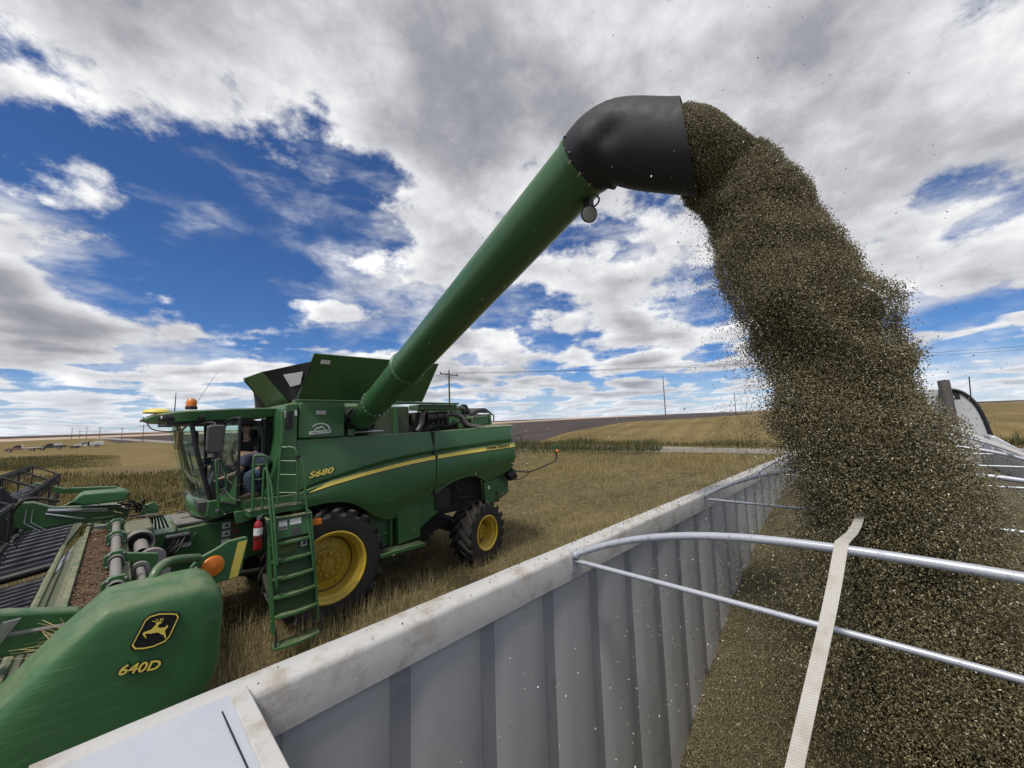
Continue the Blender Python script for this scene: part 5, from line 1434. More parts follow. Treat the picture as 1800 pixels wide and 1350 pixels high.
# reel arms
def arm(y, top):
    pts = [(0.18, 2.16), (0.20, 2.30), (0.05, 2.42), (-0.30, 2.46), (-0.62, 2.50), (-0.80, 2.60), (-0.95, 2.62), (-1.05, 2.48), (-1.0, 2.28), (-0.78, 2.20), (-0.35, 2.22), (-0.05, 2.14)]
    return MB().prism(pts, 'y', y - 0.06, y + 0.06).build('reel_arm', M['green'], HD, bevel=0.02)
ca = arm(9.02, True)
MB().tube([(-0.05, 8.93, 2.36), (-0.66, 8.93, 2.46)], 0.028, 8).build('arm_cylinder', M['steel'], ca)
MB().tube([(-0.30, 8.90, 2.28), (-0.68, 8.92, 2.42)], 0.016, 6).build('cylinder_rod', M['steel'], ca)
MB().tube(smoothpath([(-0.55, 8.93, 2.58), (-0.85, 8.93, 2.66), (-0.98, 8.93, 2.5), (-0.98, 8.93, 2.30)], 5), 0.022, 8).build('arm_hose', M['black'], ca)
for q in (0, 0.06):
    MB().tube([(-0.86 + q, 8.945, 2.50), (-0.87 + q, 8.945, 2.32), (-0.72 + q, 8.945, 2.18)], 0.008, 6).build('steel_line', M['steel'], ca)
MB().prism([(-0.42, 2.58), (-0.35, 2.67), (-0.31, 2.69), (0.12, 2.675), (0.18, 2.62), (0.17, 2.56), (0.11, 2.51), (-0.31, 2.51)], 'y', 8.55, 9.0).build('arm_cover', M['green_plastic'], ca, bevel=0.06, seg=4)
la = MB().prism([(-0.10, 2.24), (-0.12, 2.33), (-0.45, 2.43), (-0.85, 2.47), (-1.55, 2.42), (-1.55, 2.28), (-0.9, 2.22), (-0.5, 2.16), (-0.2, 2.10)], 'y', 4.10, 4.20).build('reel_arm', M['green'], HD, bevel=0.025, seg=3)
MB().tube(smoothpath([(-0.18, 4.07, 2.26), (-0.45, 4.06, 2.30), (-0.65, 4.06, 2.37), (-1.0, 4.06, 2.36), (-1.4, 4.06, 2.28)], 5), 0.014, 6).build('arm_hose', M['shaft'], la)
MB().hexa([(-0.52, 4.04, 2.22), (-0.46, 4.04, 2.22), (-0.46, 4.06, 2.22), (-0.52, 4.06, 2.22)], [(-0.44, 4.03, 2.38), (-0.37, 4.03, 2.38), (-0.37, 4.06, 2.38), (-0.44, 4.06, 2.38)]).build('hose_clip', M['steel'], la)
MB().prism([(0.05, 2.12), (0.06, 2.22), (-0.3, 2.26), (-0.85, 2.30), (-1.3, 2.5), (-1.3, 2.38), (-0.9, 2.18), (-0.2, 2.1)], 'y', Yb - 1.25, Yb - 1.13).build('reel_arm', M['green'], HD, bevel=0.02)
# decal strip on the crop divider
MB().box(-1.15, -0.48, Ya + 0.50, Ya + 0.54, 1.84, 1.90).build('orange_decal', M['decal_o'], HD)
MB().box(-1.15, -0.48, Ya + 0.48, Ya + 0.52, 1.70, 1.838).build('black_decal', M['decal_r'], HD)
MB().box(-0.80, -0.70, Ya + 0.465, Ya + 0.478, 1.74, 1.86).build('pictogram_decal', M['decal_w'], HD)
MB().box(-1.6, -0.40, Ya + 0.50, Ya + 0.56, 1.905, 1.94).build('side_rail', M['green'], HD, bevel=0.006)

# drive line along the back: grey shielded shafts between flanged plates
ds = MB().cyl((0.055, 4.4, 2.19), (0.055, 8.45, 2.22), 0.044, 18).build('drive_shaft', M['shaft'], HD)
for y in (4.95, 6.0, 7.25, 8.3):
    f_ = MB().prism([(-0.035, 2.12), (0.02, 2.10), (0.10, 2.10), (0.155, 2.16), (0.16, 2.22), (0.11, 2.30), (0.02, 2.30), (-0.04, 2.25)], 'y', y - 0.02, y + 0.02).build('bearing_plate', M['green'], ds, bevel=0.008)
    for bx_2, bz_2 in ((-0.01, 2.15), (0.13, 2.16), (0.0, 2.27), (0.115, 2.27)):
        MB().ball((bx_2, y - 0.025, bz_2), 0.014, n=6, m=4).build('bolt', M['steel'], ds)
    MB().lathe([(-0.05, 0.055), (-0.05, 0.062), (0.04, 0.062)], (0.055, y - 0.03, 2.205), (0, 1, 0), 16).build('bearing', M['shaft'], ds)
d2 = MB().cyl((0.26, 4.6, 1.86), (0.26, 6.35, 1.98), 0.042, 18).build('drive_shaft', M['shaft'], HD)
MB().lathe([(-0.02, 0.05), (-0.02, 0.085), (0.05, 0.085), (0.05, 0.05)], (0.26, 6.30, 1.98), (0, 1, 0), 20).build('flange', M['shaft'], d2)
MB().prism([(0.12, 2.18), (0.42, 2.10), (0.40, 1.86), (0.20, 1.84)], 'y', 6.40, 6.46).build('gearbox_plate', M['green'], d2, bevel=0.01)
MB().lathe([(0, 0.0), (0, 0.13), (0.06, 0.14), (0.06, 0.0)], (0.37, 6.6, 1.99), (0, 1, 0), 24).build('drive_disc', M['shaft'], d2)
d3 = MB().lathe([(0, 0.06), (0.1, 0.075), (0.5, 0.07), (0.62, 0.05)], (0.29, 6.75, 2.06), (0, 1, 0.03), 18).build('drive_shaft', M['shaft'], HD)
MB().lathe([(0.0, 0.115), (-0.06, 0.15), (0.0, 0.155), (0.14, 0.15), (0.2, 0.12)], (0.28, 7.35, 2.08), (0, 1, 0.03), 24).build('bell_guard', M['shaft'], d3)
MB().prism([(0.10, 1.96), (0.14, 2.22), (0.42, 2.24), (0.46, 1.98)], 'y', 7.55, 8.45).build('gearbox', M['green_dull'], d3, bevel=0.03)
MB().prism([(0.30, 2.26), (0.36, 2.40), (0.46, 2.44), (0.54, 2.36), (0.52, 2.2), (0.40, 2.14)], 'y', 8.62, 8.68).build('lift_lug', M['green'], HD, bevel=0.01)
for i in range(10):
    a = Vector((0.28 + 0.035 * (i % 4), 8.75 + 0.04 * i, 2.30 - 0.02 * (i % 3))); b = Vector((0.05 + 0.25 * (i % 3) / 2, 8.5 + 0.05 * i, 2.50 - 0.04 * (i % 4)))
    MB().tube(smoothpath([a, a.lerp(b, 0.5) + Vector((0.06, -0.10, 0.10 - 0.03 * (i % 5))), b], 5), 0.012, 6).build('hydraulic_hose', M['black'], HD)
for i in range(6):
    a = Vector((0.40 + 0.05 * i, 8.48, 2.02)); b = Vector((0.20, 8.55 + 0.04 * i, 2.24))
    MB().tube(smoothpath([a, a.lerp(b, 0.5) + Vector((0.1, -0.16, 0.12)), b], 5), 0.013, 6).build('hydraulic_hose', M['black'], HD)
# amber lamp on its curved arm
lc_ = Vector((0.52, 3.78, 2.505)); LQ = lc_ + Vector((0.03, 0.005, 0.0))
lm = MB().tube(smoothpath([(0.20, 3.42, 2.44), (0.205, 3.45, 2.60), (0.26, 3.52, 2.655), (0.34, 3.60, 2.645), (0.46, 3.72, 2.60)], 6), 0.028, 10).build('lamp_arm', M['green'], HD, smooth=60)
ex_ = Vector((0.985, 0.17, 0)).normalized()
def lpnt(a, b, d=0.0): return tuple(lc_ + ex_ * a + Vector((0, 0, b)) + Vector((0.17, -0.985, 0)) * d)
out = [(-0.11, -0.06), (-0.105, 0.035), (-0.06, 0.085), (0.05, 0.125), (0.12, 0.16), (0.25, 0.165), (0.262, 0.14), (0.225, -0.10), (0.20, -0.135), (0.05, -0.135), (-0.05, -0.10)]
mbp = MB(); n = len(out)
mbp.add([lpnt(a, b, 0.0) for a, b in out] + [lpnt(a, b, 0.03) for a, b in out], [tuple(range(n)), tuple(range(2 * n - 1, n - 1, -1))] + [(i, i + n, (i + 1) % n + n, (i + 1) % n) for i in range(n)])
mbp.build('lamp_plate', M['green_plastic'], lm, bevel=0.008)
MB().lathe([(0.03, 0.076), (0.036, 0.074), (0.044, 0.070), (0.050, 0.05), (0.053, 0.0)], LQ, (0.17, -0.985, 0), 28).build('amber_lamp', M['amber'], lm)
q4 = [lpnt(0.135, -0.125, 0.0315), lpnt(0.195, -0.125, 0.0315), lpnt(0.252, 0.135, 0.0315), lpnt(0.19, 0.135, 0.0315)]
MB().add(q4 + [tuple(Vector(p) + Vector((0.17, -0.985, 0)) * 0.002) for p in q4], [(0, 1, 2, 3), (7, 6, 5, 4), (0, 4, 5, 1), (1, 5, 6, 2), (2, 6, 7, 3), (3, 7, 4, 0)]).build('reflective_strip', M['decal_y'], lm)
for a, b in ((-0.075, 0.02), (-0.07, -0.06)):
    MB().ball(lpnt(a, b, 0.035), 0.012, n=6, m=4).build('bolt', M['steel'], lm)

# chaff lying on the frame and caught straw
def scatter_straw(name, n_, boxf, lab, lmin, lmax, wdt, m, parent=None, flat=0.5):
    mb = MB()
    for i in range(n_):
        p = Vector(boxf())
        l_ = random.uniform(lmin, lmax); a = random.uniform(0, math.pi * 2); e_ = random.gauss(0, 0.25) * flat * 2
        d = Vector((math.cos(a) * math.cos(e_), math.sin(a) * math.cos(e_), math.sin(e_)))
        s_ = d.cross(Vector((random.gauss(0, 0.3), random.gauss(0, 0.3), 1))).normalized() * wdt
        q = p + d * l_
        mb.add([p - s_, p + s_, q + s_ * 0.7, q - s_ * 0.7], [(0, 1, 2, 3)])
    o = mb.build(name, m, parent, smooth=0)
    o['kind'] = 'stuff'
    return o
M['chaff'] = mat('brown_chaff', (0.125, 0.070, 0.038), 0.9, var=0.6, vscale=40)
M['straw'] = mat('dry_straw', (0.30, 0.235, 0.10), 0.85, var=0.45, vscale=30)
scatter_straw('chaff', 6500, lambda: (random.uniform(-0.21, 0.03), random.uniform(3.5, 8.6), 2.108 + abs(random.gauss(0, 0.012))), '', 0.02, 0.05, 0.004, M['chaff'], HD)
scatter_straw('straw_wisps', 46, lambda: (random.uniform(-0.1, 0.75), random.uniform(8.3, 8.8), 2.22 + random.uniform(0, 0.16)), '', 0.25, 0.6, 0.004, M['straw'], HD, 0.25)
scatter_straw('straw_tuft', 70, lambda: (random.uniform(-0.24, -0.12), random.uniform(3.55, 3.9), 2.22 + random.uniform(0, 0.08)), '', 0.08, 0.2, 0.003, M['straw'], HD, 0.8)
# ------------------------------------------------------------------ scattered matter: points with rotation and scale, instanced by geometry nodes
def speck_mat(name, stops, rough=0.6, spec=0.4, trans=0.0):
    m = bpy.data.materials.new(name); m.use_nodes = True
    t = NT(m.node_tree)
    rnd = t.n('ShaderNodeObjectInfo').outputs['Random']
    c = t.ramp(rnd, stops)
    c.node.color_ramp.interpolation = 'LINEAR'
    bs = t.n('ShaderNodeBsdfPrincipled', ins={'Base Color': c, 'Roughness': rough})
    bs.inputs['Specular IOR Level'].default_value = spec
    t.t.links.new(bs.outputs[0], t.n('ShaderNodeOutputMaterial').inputs[0])
    return m

def gn_group(name, shape, material):
    g = bpy.data.node_groups.new(name, 'GeometryNodeTree')
    g.interface.new_socket('Geometry', in_out='INPUT', socket_type='NodeSocketGeometry')
    g.interface.new_socket('Geometry', in_out='OUTPUT', socket_type='NodeSocketGeometry')
    N, Lk = g.nodes, g.links
    i_, o_ = N.new('NodeGroupInput'), N.new('NodeGroupOutput')
    if shape == 'seed':
        pr = N.new('GeometryNodeMeshIcoSphere'); pr.inputs['Radius'].default_value = 0.5; pr.inputs['Subdivisions'].default_value = 1
    elif shape == 'head':
        pr = N.new('GeometryNodeMeshIcoSphere'); pr.inputs['Radius'].default_value = 0.5; pr.inputs['Subdivisions'].default_value = 2
    else:
        pr = N.new('GeometryNodeMeshCone'); pr.inputs['Vertices'].default_value = 3; pr.inputs['Radius Bottom'].default_value = 0.5
        pr.inputs['Radius Top'].default_value = 0.12; pr.inputs['Depth'].default_value = 1.0
    sm = N.new('GeometryNodeSetMaterial'); sm.inputs['Material'].default_value = material
    Lk.new(pr.outputs[0], sm.inputs[0])
    ra = N.new('GeometryNodeInputNamedAttribute'); ra.data_type = 'FLOAT_VECTOR'; ra.inputs[0].default_value = 'rot'
    sa = N.new('GeometryNodeInputNamedAttribute'); sa.data_type = 'FLOAT_VECTOR'; sa.inputs[0].default_value = 'scl'
    ip = N.new('GeometryNodeInstanceOnPoints')
    Lk.new(i_.outputs[0], ip.inputs['Points']); Lk.new(sm.outputs[0], ip.inputs['Instance'])
    er = N.new('FunctionNodeEulerToRotation')
    Lk.new(ra.outputs[0], er.inputs[0]); Lk.new(er.outputs[0], ip.inputs['Rotation']); Lk.new(sa.outputs[0], ip.inputs['Scale'])
    Lk.new(ip.outputs[0], o_.inputs[0])
    return g

def scatter(name, pts, rot, scl, shape, material, label=None, cat=None, parent=None):
    me = bpy.data.meshes.new(name)
    me.vertices.add(len(pts))
    me.vertices.foreach_set('co', np.asarray(pts, np.float32).ravel())
    for nm, arr in (('rot', rot), ('scl', scl)):
        at = me.attributes.new(nm, 'FLOAT_VECTOR', 'POINT')
        at.data.foreach_set('vector', np.asarray(arr, np.float32).ravel())
    me.materials.append(material)
    ob = bpy.data.objects.new(name, me); COL.objects.link(ob)
    md = ob.modifiers.new('scatter', 'NODES'); md.node_group = gn_group(name, shape, material)
    ob['kind'] = 'stuff'
    if label:
        ob['label'] = label; ob['category'] = cat
    if parent:
        ob.parent = parent
    return ob

# ------------------------------------------------------------------ grain
SEED = [(0.0, (0.052, 0.043, 0.019)), (0.35, (0.120, 0.100, 0.044)), (0.70, (0.195, 0.162, 0.076)), (0.94, (0.28, 0.24, 0.125)), (1.0, (0.60, 0.54, 0.40))]
M['seed'] = speck_mat('hemp_seed', SEED, 0.42, 0.5)
def bulk_mat(name, scale):
    m = bpy.data.materials.new(name); m.use_nodes = True
    t = NT(m.node_tree)
    pos = t.n('ShaderNodeNewGeometry').outputs['Position']
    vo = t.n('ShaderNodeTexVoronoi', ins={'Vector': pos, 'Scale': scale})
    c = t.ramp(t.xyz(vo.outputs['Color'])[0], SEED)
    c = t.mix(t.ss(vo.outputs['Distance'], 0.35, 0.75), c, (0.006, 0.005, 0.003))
    c = t.mix(t.m('MULTIPLY', t.noise(pos, 3.0, 4), 0.35), c, (0.10, 0.085, 0.035))
    bs = t.n('ShaderNodeBsdfPrincipled', ins={'Base Color': c, 'Roughness': 0.6})
    t.put(bs, 'Normal', t.n('ShaderNodeBump', ins={'Height': t.m('MULTIPLY', vo.outputs['Distance'], -1.0), 'Strength': 1.0, 'Distance': 0.008}))
    t.t.links.new(bs.outputs[0], t.n('ShaderNodeOutputMaterial').inputs[0])
    return m
M['bulk'] = bulk_mat('heaped_seed', 115.0)

def pile_z(x, y):
    x = np.asarray(x, float); y = np.asarray(y, float)
    zc = np.interp(x, [0, 1, 2, 3, 4, 5, 6, 7, 8, 12.7], [0.82, 0.90, 1.12, 1.52, 1.98, 2.30, 2.58, 2.78, 2.85, 2.7])
    dy = np.abs(y - 0.12)
    z = zc - 0.42 * np.where(y < 0.12, 0.6, 1.0) * dy ** 1.25 + 0.25 * np.exp(-((x - 3.4) / 0.7) ** 2 - (dy / 0.55) ** 2)
    z = z + 0.022 * np.sin(x * 5.1 + y * 2.3) * np.sin(y * 6.3 + 1.1 + x) + 0.012 * np.sin(x * 13 + y * 9)
    return np.maximum(z, 0.78)
rows = [[(x, y, float(pile_z(x, y))) for y in np.linspace(YR - 0.03, YL + 0.032, 44)] for x in np.concatenate([np.linspace(0.06, 6, 110), np.linspace(6.2, X1 - 0.01, 30)])]
gp = MB().grid(rows).build('grain_heap', M['bulk'], None, smooth=60)
tag(gp, 'heap of small dark olive seed filling the trailer bed', 'grain', kind='stuff')
n = 150000
gx = 0.6 + 6.0 * rng.random(n) ** 1.3; gy = rng.uniform(YR, YL + 0.02, n)
gz = pile_z(gx, gy) + np.abs(rng.normal(0, 0.0035, n))
sz = rng.uniform(0.6, 1.25, n)
scatter('loose_grain', np.stack([gx, gy, gz], -1), rng.uniform(0, 6.28, (n, 3)), np.stack([0.0085 * sz, 0.0062 * sz, 0.0052 * sz], -1), 'seed', M['seed'],
        'loose olive and pale seeds strewn over the grain heap', 'grain')

# the falling stream
# path of the stream: out of the spout mouth, over and down into the trailer
SP = [MOUTH - MDIR * 0.34, MOUTH - MDIR * 0.08, MOUTH + MDIR * 0.09 + Vector((0.03, 0, -0.05)), Vector((2.93, 0.70, 5.24)), Vector((2.97, 0.575, 4.98)), Vector((3.0, 0.49, 4.74)), Vector((3.0, 0.40, 4.40)),
      Vector((3.02, 0.27, 4.05)), Vector((3.02, 0.235, 3.72)), Vector((3.03, 0.18, 3.42)), Vector((3.04, 0.11, 3.10)), Vector((3.05, 0.02, 2.75)), Vector((3.06, 0.0, 2.30)), Vector((3.06, 0.0, 1.85))]
SR = [0.24, 0.245, 0.235, 0.245, 0.285, 0.315, 0.34, 0.375, 0.345, 0.35, 0.375, 0.42, 0.49, 0.56]
NS = 14
SC = smoothpath(SP, NS)
SRR = np.interp(np.arange(len(SC)) / NS, np.arange(len(SR)), SR)
FR = []
u_ = None
for i, p in enumerate(SC):
    t_ = (SC[min(i + 1, len(SC) - 1)] - SC[max(i - 1, 0)]).normalized()
    if u_ is None:
        u_ = t_.cross(Vector((0, 0, 1))).normalized()
    u_ = (u_ - t_ * u_.dot(t_)).normalized()
    FR.append((u_.copy(), t_.cross(u_)))
CC = np.array([tuple(p) for p in SC]); UU = np.array([tuple(f[0]) for f in FR]); VV = np.array([tuple(f[1]) for f in FR])
NK, NA = len(SC), 128
GA = np.linspace(0, 2 * np.pi, NA, endpoint=False)
GL = np.zeros((NK, NA))
for i in range(NK):
    s0 = i / NS
    amp = min(1.0, 0.12 + max(0, s0 - 1.2) * 0.45)
    for j in range(NA):
        p = SC[i] + (FR[i][0] * math.cos(GA[j]) + FR[i][1] * math.sin(GA[j])) * float(SRR[i])
        v1 = Vector((p.x * 2.4, p.y * 2.4, p.z * 2.9))
        # rounded surges that hang over one another as they fall
        bil = 1.0 - 2.0 * abs(mnoise.noise(v1))
        GL[i, j] = amp * (0.26 * bil - 0.11 + 0.36 * mnoise.noise(v1 * 0.55 + Vector((3, 1, 7))) + 0.10 * mnoise.noise(v1 * 2.6))
rows = []
for i in range(NK):
    hol = float(np.interp(i / NS, [0, 1.5, 3.5, 6, 8.5, 10.5, 13], [0.97, 0.93, 0.86, 0.76, 0.62, 0.46, 0.36]))
    rows.append([tuple(CC[i] + (UU[i] * math.cos(a) + VV[i] * math.sin(a)) * SRR[i] * hol * (1 + GL[i, j])) for j, a in enumerate(GA) if j % 2 == 0])
mb = MB().grid(rows, closed=True)
mb.f.append(tuple(range(len(rows[0]))))
core_ = mb.build('falling_grain', M['bulk'], None, smooth=60)
tag(core_, 'thick stream of olive seed pouring from the black spout', 'grain', kind='stuff')

n = 330000
sI = (0.9 + 12.0 * rng.random(n) ** 0.95) * NS
a_ = rng.uniform(0, 2 * np.pi, n)
i0 = np.clip(sI.astype(int), 0, NK - 2); fr_ = (sI - i0)[:, None]
C3 = CC[i0] * (1 - fr_) + CC[i0 + 1] * fr_; U3 = UU[i0]; V3 = VV[i0]; rS = SRR[i0]
ja = (a_ / (2 * np.pi) * NA).astype(int) % NA
lob = GL[i0, ja] * (1 - fr_[:, 0]) + GL[i0 + 1, ja] * fr_[:, 0]
U3 = U3 * (1 - fr_) + UU[i0 + 1] * fr_; V3 = V3 * (1 - fr_) + VV[i0 + 1] * fr_; rS = rS * (1 - fr_[:, 0]) + SRR[i0 + 1] * fr_[:, 0]
fall = np.clip((sI / NS - 1.5) / 10.0, 0, 1)
leftw = np.clip(U3[:, 1] * np.cos(a_) + V3[:, 1] * np.sin(a_) - 0.3 * (U3[:, 0] * np.cos(a_) + V3[:, 0] * np.sin(a_)), -0.8, 1)
hol = np.interp(sI / NS, [0, 1.5, 6, 8.5, 10.5, 13], [0.97, 0.94, 0.86, 0.80, 0.78, 0.78])
rad = hol + 0.02 + rng.normal(0, 0.018 + 0.075 * fall) + np.where(rng.random(n) < 0.06 + 0.34 * fall, rng.exponential(0.035 + 0.13 * fall) * (1 + 1.0 * np.sign(leftw) * np.abs(leftw)), 0)
inner = rng.random(n) < 0.40 * np.clip((fall - 0.45) * 2.5, 0, 1)
rad = np.where(inner, np.sqrt(rng.random(n)) * 1.05, rad)
rr = rS * rad * (1 + lob)
P3 = C3 + (U3 * np.cos(a_)[:, None] + V3 * np.sin(a_)[:, None]) * rr[:, None]
sz = rng.uniform(0.7, 1.3, n)
scatter('falling_seeds', P3, rng.uniform(0, 6.28, (n, 3)), np.stack([0.0108 * sz, 0.0058 * sz, 0.0046 * sz], -1) * (0.78 + 0.30 * fall)[:, None], 'seed', M['seed'],
        'cloud of single seeds round the falling stream', 'grain')
# bounce cloud over the heap where the stream lands
n = 95000
q = rng.random(n)
bx2 = 3.25 + rng.normal(0, 0.45, n); by2 = -0.10 + rng.normal(0, 0.50, n)
bz2 = pile_z(bx2, np.clip(by2, YR, YL)) + rng.exponential(0.27, n)
ok = (by2 > YR + 0.02) & (by2 < YL - 0.05) & (bx2 > 2.15)
P3 = np.stack([bx2, by2, bz2], -1)[ok]; k_ = len(P3)
sz = rng.uniform(0.6, 1.2, k_)
scatter('bouncing_seeds', P3, rng.uniform(0, 6.28, (k_, 3)), np.stack([0.0105 * sz, 0.006 * sz, 0.005 * sz], -1), 'seed', M['seed'],
        'haze of seeds bouncing where the stream lands', 'grain')
# drifting chaff: pale flecks in the trailer and specks against the sky
M['flake'] = speck_mat('pale_chaff', [(0.0, (0.10, 0.09, 0.06)), (0.35, (0.32, 0.29, 0.22)), (1.0, (0.78, 0.75, 0.66))], 0.7, 0.3)
fx_ = np.concatenate([rng.uniform(0.9, 5.5, 3400), rng.normal(3.0, 0.9, 1100)]); fy_ = np.concatenate([rng.uniform(-0.9, 1.25, 3400), rng.normal(1.0, 0.8, 1100)])
fz_ = np.concatenate([rng.uniform(1.0, 2.75, 3400), rng.uniform(2.4, 5.6, 1100)])
ok = (np.hypot(fx_, fy_) > 0.8)
P3 = np.stack([fx_, fy_, fz_], -1)[ok]; k_ = len(P3); sz = rng.uniform(0.5, 1.4, k_)
scatter('drifting_chaff', P3, rng.uniform(0, 6.28, (k_, 3)), np.stack([0.0075 * sz, 0.005 * sz, 0.0022 * sz], -1), 'seed', M['flake'],
        'pale chaff flecks drifting around the stream', 'chaff')
# seeds and chips lying on the rail, the strap and the plate
n = 2200
rx_ = 0.3 + 9 * rng.random(n) ** 0.8; dens = np.clip((rx_ - 0.3) / 5, 0.06, 1)
ok = rng.random(n) < dens
ry_ = rng.uniform(YL + 0.008, YL + 0.122, n)
P3 = np.stack([rx_, ry_, np.full(n, RZ + 0.004)], -1)[ok]; k_ = len(P3); sz = rng.uniform(0.6, 1.2, k_)
scatter('spilled_seeds', P3, rng.uniform(0, 6.28, (k_, 3)), np.stack([0.0085 * sz, 0.006 * sz, 0.004 * sz], -1), 'seed', M['seed'], 'seeds spilled along the top of the white rail', 'grain')

# ------------------------------------------------------------------ stubble, straw and crops
M['stalk'] = speck_mat('stubble_stalk', [(0.0, (0.085, 0.067, 0.034)), (0.30, (0.19, 0.152, 0.072)), (0.62, (0.32, 0.26, 0.125)), (0.88, (0.48, 0.40, 0.22)), (1.0, (0.22, 0.23, 0.085))], 0.85, 0.15)
n = 210000
rr = np.exp(rng.uniform(np.log(3.2), np.log(48), n)); ph = YAW + np.radians(rng.uniform(-50, 62, n))
sx, sy = rr * np.cos(ph), rr * np.sin(ph)
ok = ~((sy < 1.55) & (sx < 13.2))
# tyre tracks and the strip under the machine are flattened
lane = np.exp(-((sy - 7.9) / 0.5) ** 2) + np.exp(-((sy - 10.9) / 0.5) ** 2)
ok &= rng.random(n) > 0.6 * lane * (sx > 3)
sx, sy, rr = sx[ok], sy[ok], rr[ok]; n = len(sx)
stand = rng.random(n) < np.clip(0.42 + 0.25 * np.sin(sy * 1.9) + 0.2 * np.sin(sx * 0.6 + sy * 0.9), 0.12, 0.8)
# drilled rows run along the combine's track
sy = np.where(stand & (rr < 26), np.round(sy / 0.30) * 0.30 + rng.normal(0, 0.035, n), sy)
ln = np.where(stand, rng.gamma(6, 0.028, n) + 0.03, rng.uniform(0.12, 0.42, n)) * np.clip(0.75 + rr / 60, 0.7, 1.3)
th = rng.uniform(0, 6.28, n)
tilt = np.where(stand, np.abs(rng.normal(0.12, 0.22, n)), rng.normal(1.50, 0.13, n))
wd = np.where(stand, 0.0055, 0.0055) * np.clip(0.8 + rr / 16, 0.9, 3.2)
dirx, diry, dirz = np.sin(tilt) * np.cos(th), np.sin(tilt) * np.sin(th), np.cos(tilt)
hz_ = land_h(sx, sy)
P3 = np.stack([sx + dirx * ln / 2, sy + diry * ln / 2, hz_ + 0.012 + np.abs(dirz) * ln / 2 + np.where(stand, 0, rng.exponential(0.025, n))], -1)
scatter('stubble', P3, np.stack([np.zeros(n), tilt, th], -1), np.stack([wd, wd, ln], -1), 'blade', M['stalk'], 'cut stubble and loose straw covering the near field', 'stubble')

M['crop'] = speck_mat('ripe_stem', [(0.0, (0.11, 0.098, 0.034)), (0.4, (0.21, 0.175, 0.062)), (0.75, (0.34, 0.27, 0.105)), (1.0, (0.45, 0.37, 0.17))], 0.85, 0.15)
M['head'] = speck_mat('dark_seed_head', [(0.0, (0.024, 0.020, 0.010)), (0.6, (0.055, 0.045, 0.020)), (1.0, (0.10, 0.088, 0.036))], 0.9, 0.1)
def crop(name, n, xr, yr, hgt, hfrac, lab, wk=1.0, stem='crop'):
    x = rng.uniform(*xr, n); y = yr[0] + (yr[1] - yr[0]) * rng.random(n) ** 1.25
    pat = 0.5 + 0.5 * np.sin(x * 0.8 + 1.3 * np.sin(y * 0.35)) * np.sin(y * 0.55 + 0.7)
    h = hgt * (0.55 + 0.45 * rng.random(n)) * (0.7 + 0.4 * pat) * np.clip((xr[1] - x) / 9 + 0.15, 0.15, 1)
    th = rng.uniform(0, 6.28, n); tl = np.abs(rng.normal(0, 0.14, n))
    z0 = land_h(x, y)
    d = np.stack([np.sin(tl) * np.cos(th), np.sin(tl) * np.sin(th), np.cos(tl)], -1)
    wd = 0.011 * wk * rng.uniform(0.6, 1.4, n)
    scatter(name, np.stack([x, y, z0], -1) + d * (h / 2)[:, None], np.stack([np.zeros(n), tl, th], -1), np.stack([wd, wd, h], -1), 'blade', M[stem], lab[0], 'crop')
    if hfrac <= 0:
        return
    sel = rng.random(n) < hfrac * (0.25 + pat)
    k = sel.sum(); s_ = rng.uniform(0.7, 1.3, k) * wk
    scatter(name + '_heads', (np.stack([x, y, z0], -1) + d * h[:, None])[sel], np.stack([np.zeros(k), tl[sel], th[sel]], -1),
            np.stack([0.055 * s_, 0.055 * s_, 0.24 * s_], -1), 'head', M['head'], lab[1], 'crop')
crop('standing_crop', 46000, (-16, 7), (17.5, 44), 0.98, 0.22, ('tall ripe crop stems standing beyond the header', 'dark seed heads of the tall crop beyond the header'))
# roadside weeds
M['weed'] = speck_mat('roadside_weed', [(0.0, (0.030, 0.040, 0.015)), (0.4, (0.065, 0.072, 0.027)), (0.75, (0.12, 0.115, 0.048)), (1.0, (0.20, 0.17, 0.075))], 0.9, 0.1)
crop('crop_strip', 30000, (-38, 0.5), (66, 108), 0.62, 0.0, ('dark strip of uncut crop in front of the parked trucks',), 2.2, 'weed')
n = 52000
s_ = rng.uniform(-45, 150, n)
far_side = rng.random(n) < 0.5
o_ = np.where(far_side, 4.3 + rng.exponential(1.0, n), np.where(s_ < 8, 99, -4.4 - rng.exponential(1.3, n)))
ok = o_ < 50
s_, o_ = s_[ok], o_[ok]; n = len(s_)
P2 = RA + s_[:, None] * RD + o_[:, None] * RN
h = rng.gamma(5, 0.10, n) * (0.75 + 0.45 * np.sin(s_ * 0.5) * np.sin(s_ * 0.17 + 1)) ; h = np.clip(np.where(o_ < 0, rng.normal(0.85, 0.18, n), h * 0.9), 0.08, 1.4)
th = rng.uniform(0, 6.28, n); tl = np.abs(rng.normal(0.1, 0.3, n))
wd = rng.uniform(0.025, 0.06, n)
scatter('roadside_weeds', np.concatenate([P2, (land_h(P2[:, 0], P2[:, 1]) + h * 0.45)[:, None]], 1), np.stack([np.zeros(n), tl, th], -1), np.stack([wd, wd, h], -1), 'blade', M['weed'], 'rough green weeds lining the gravel road', 'weeds')
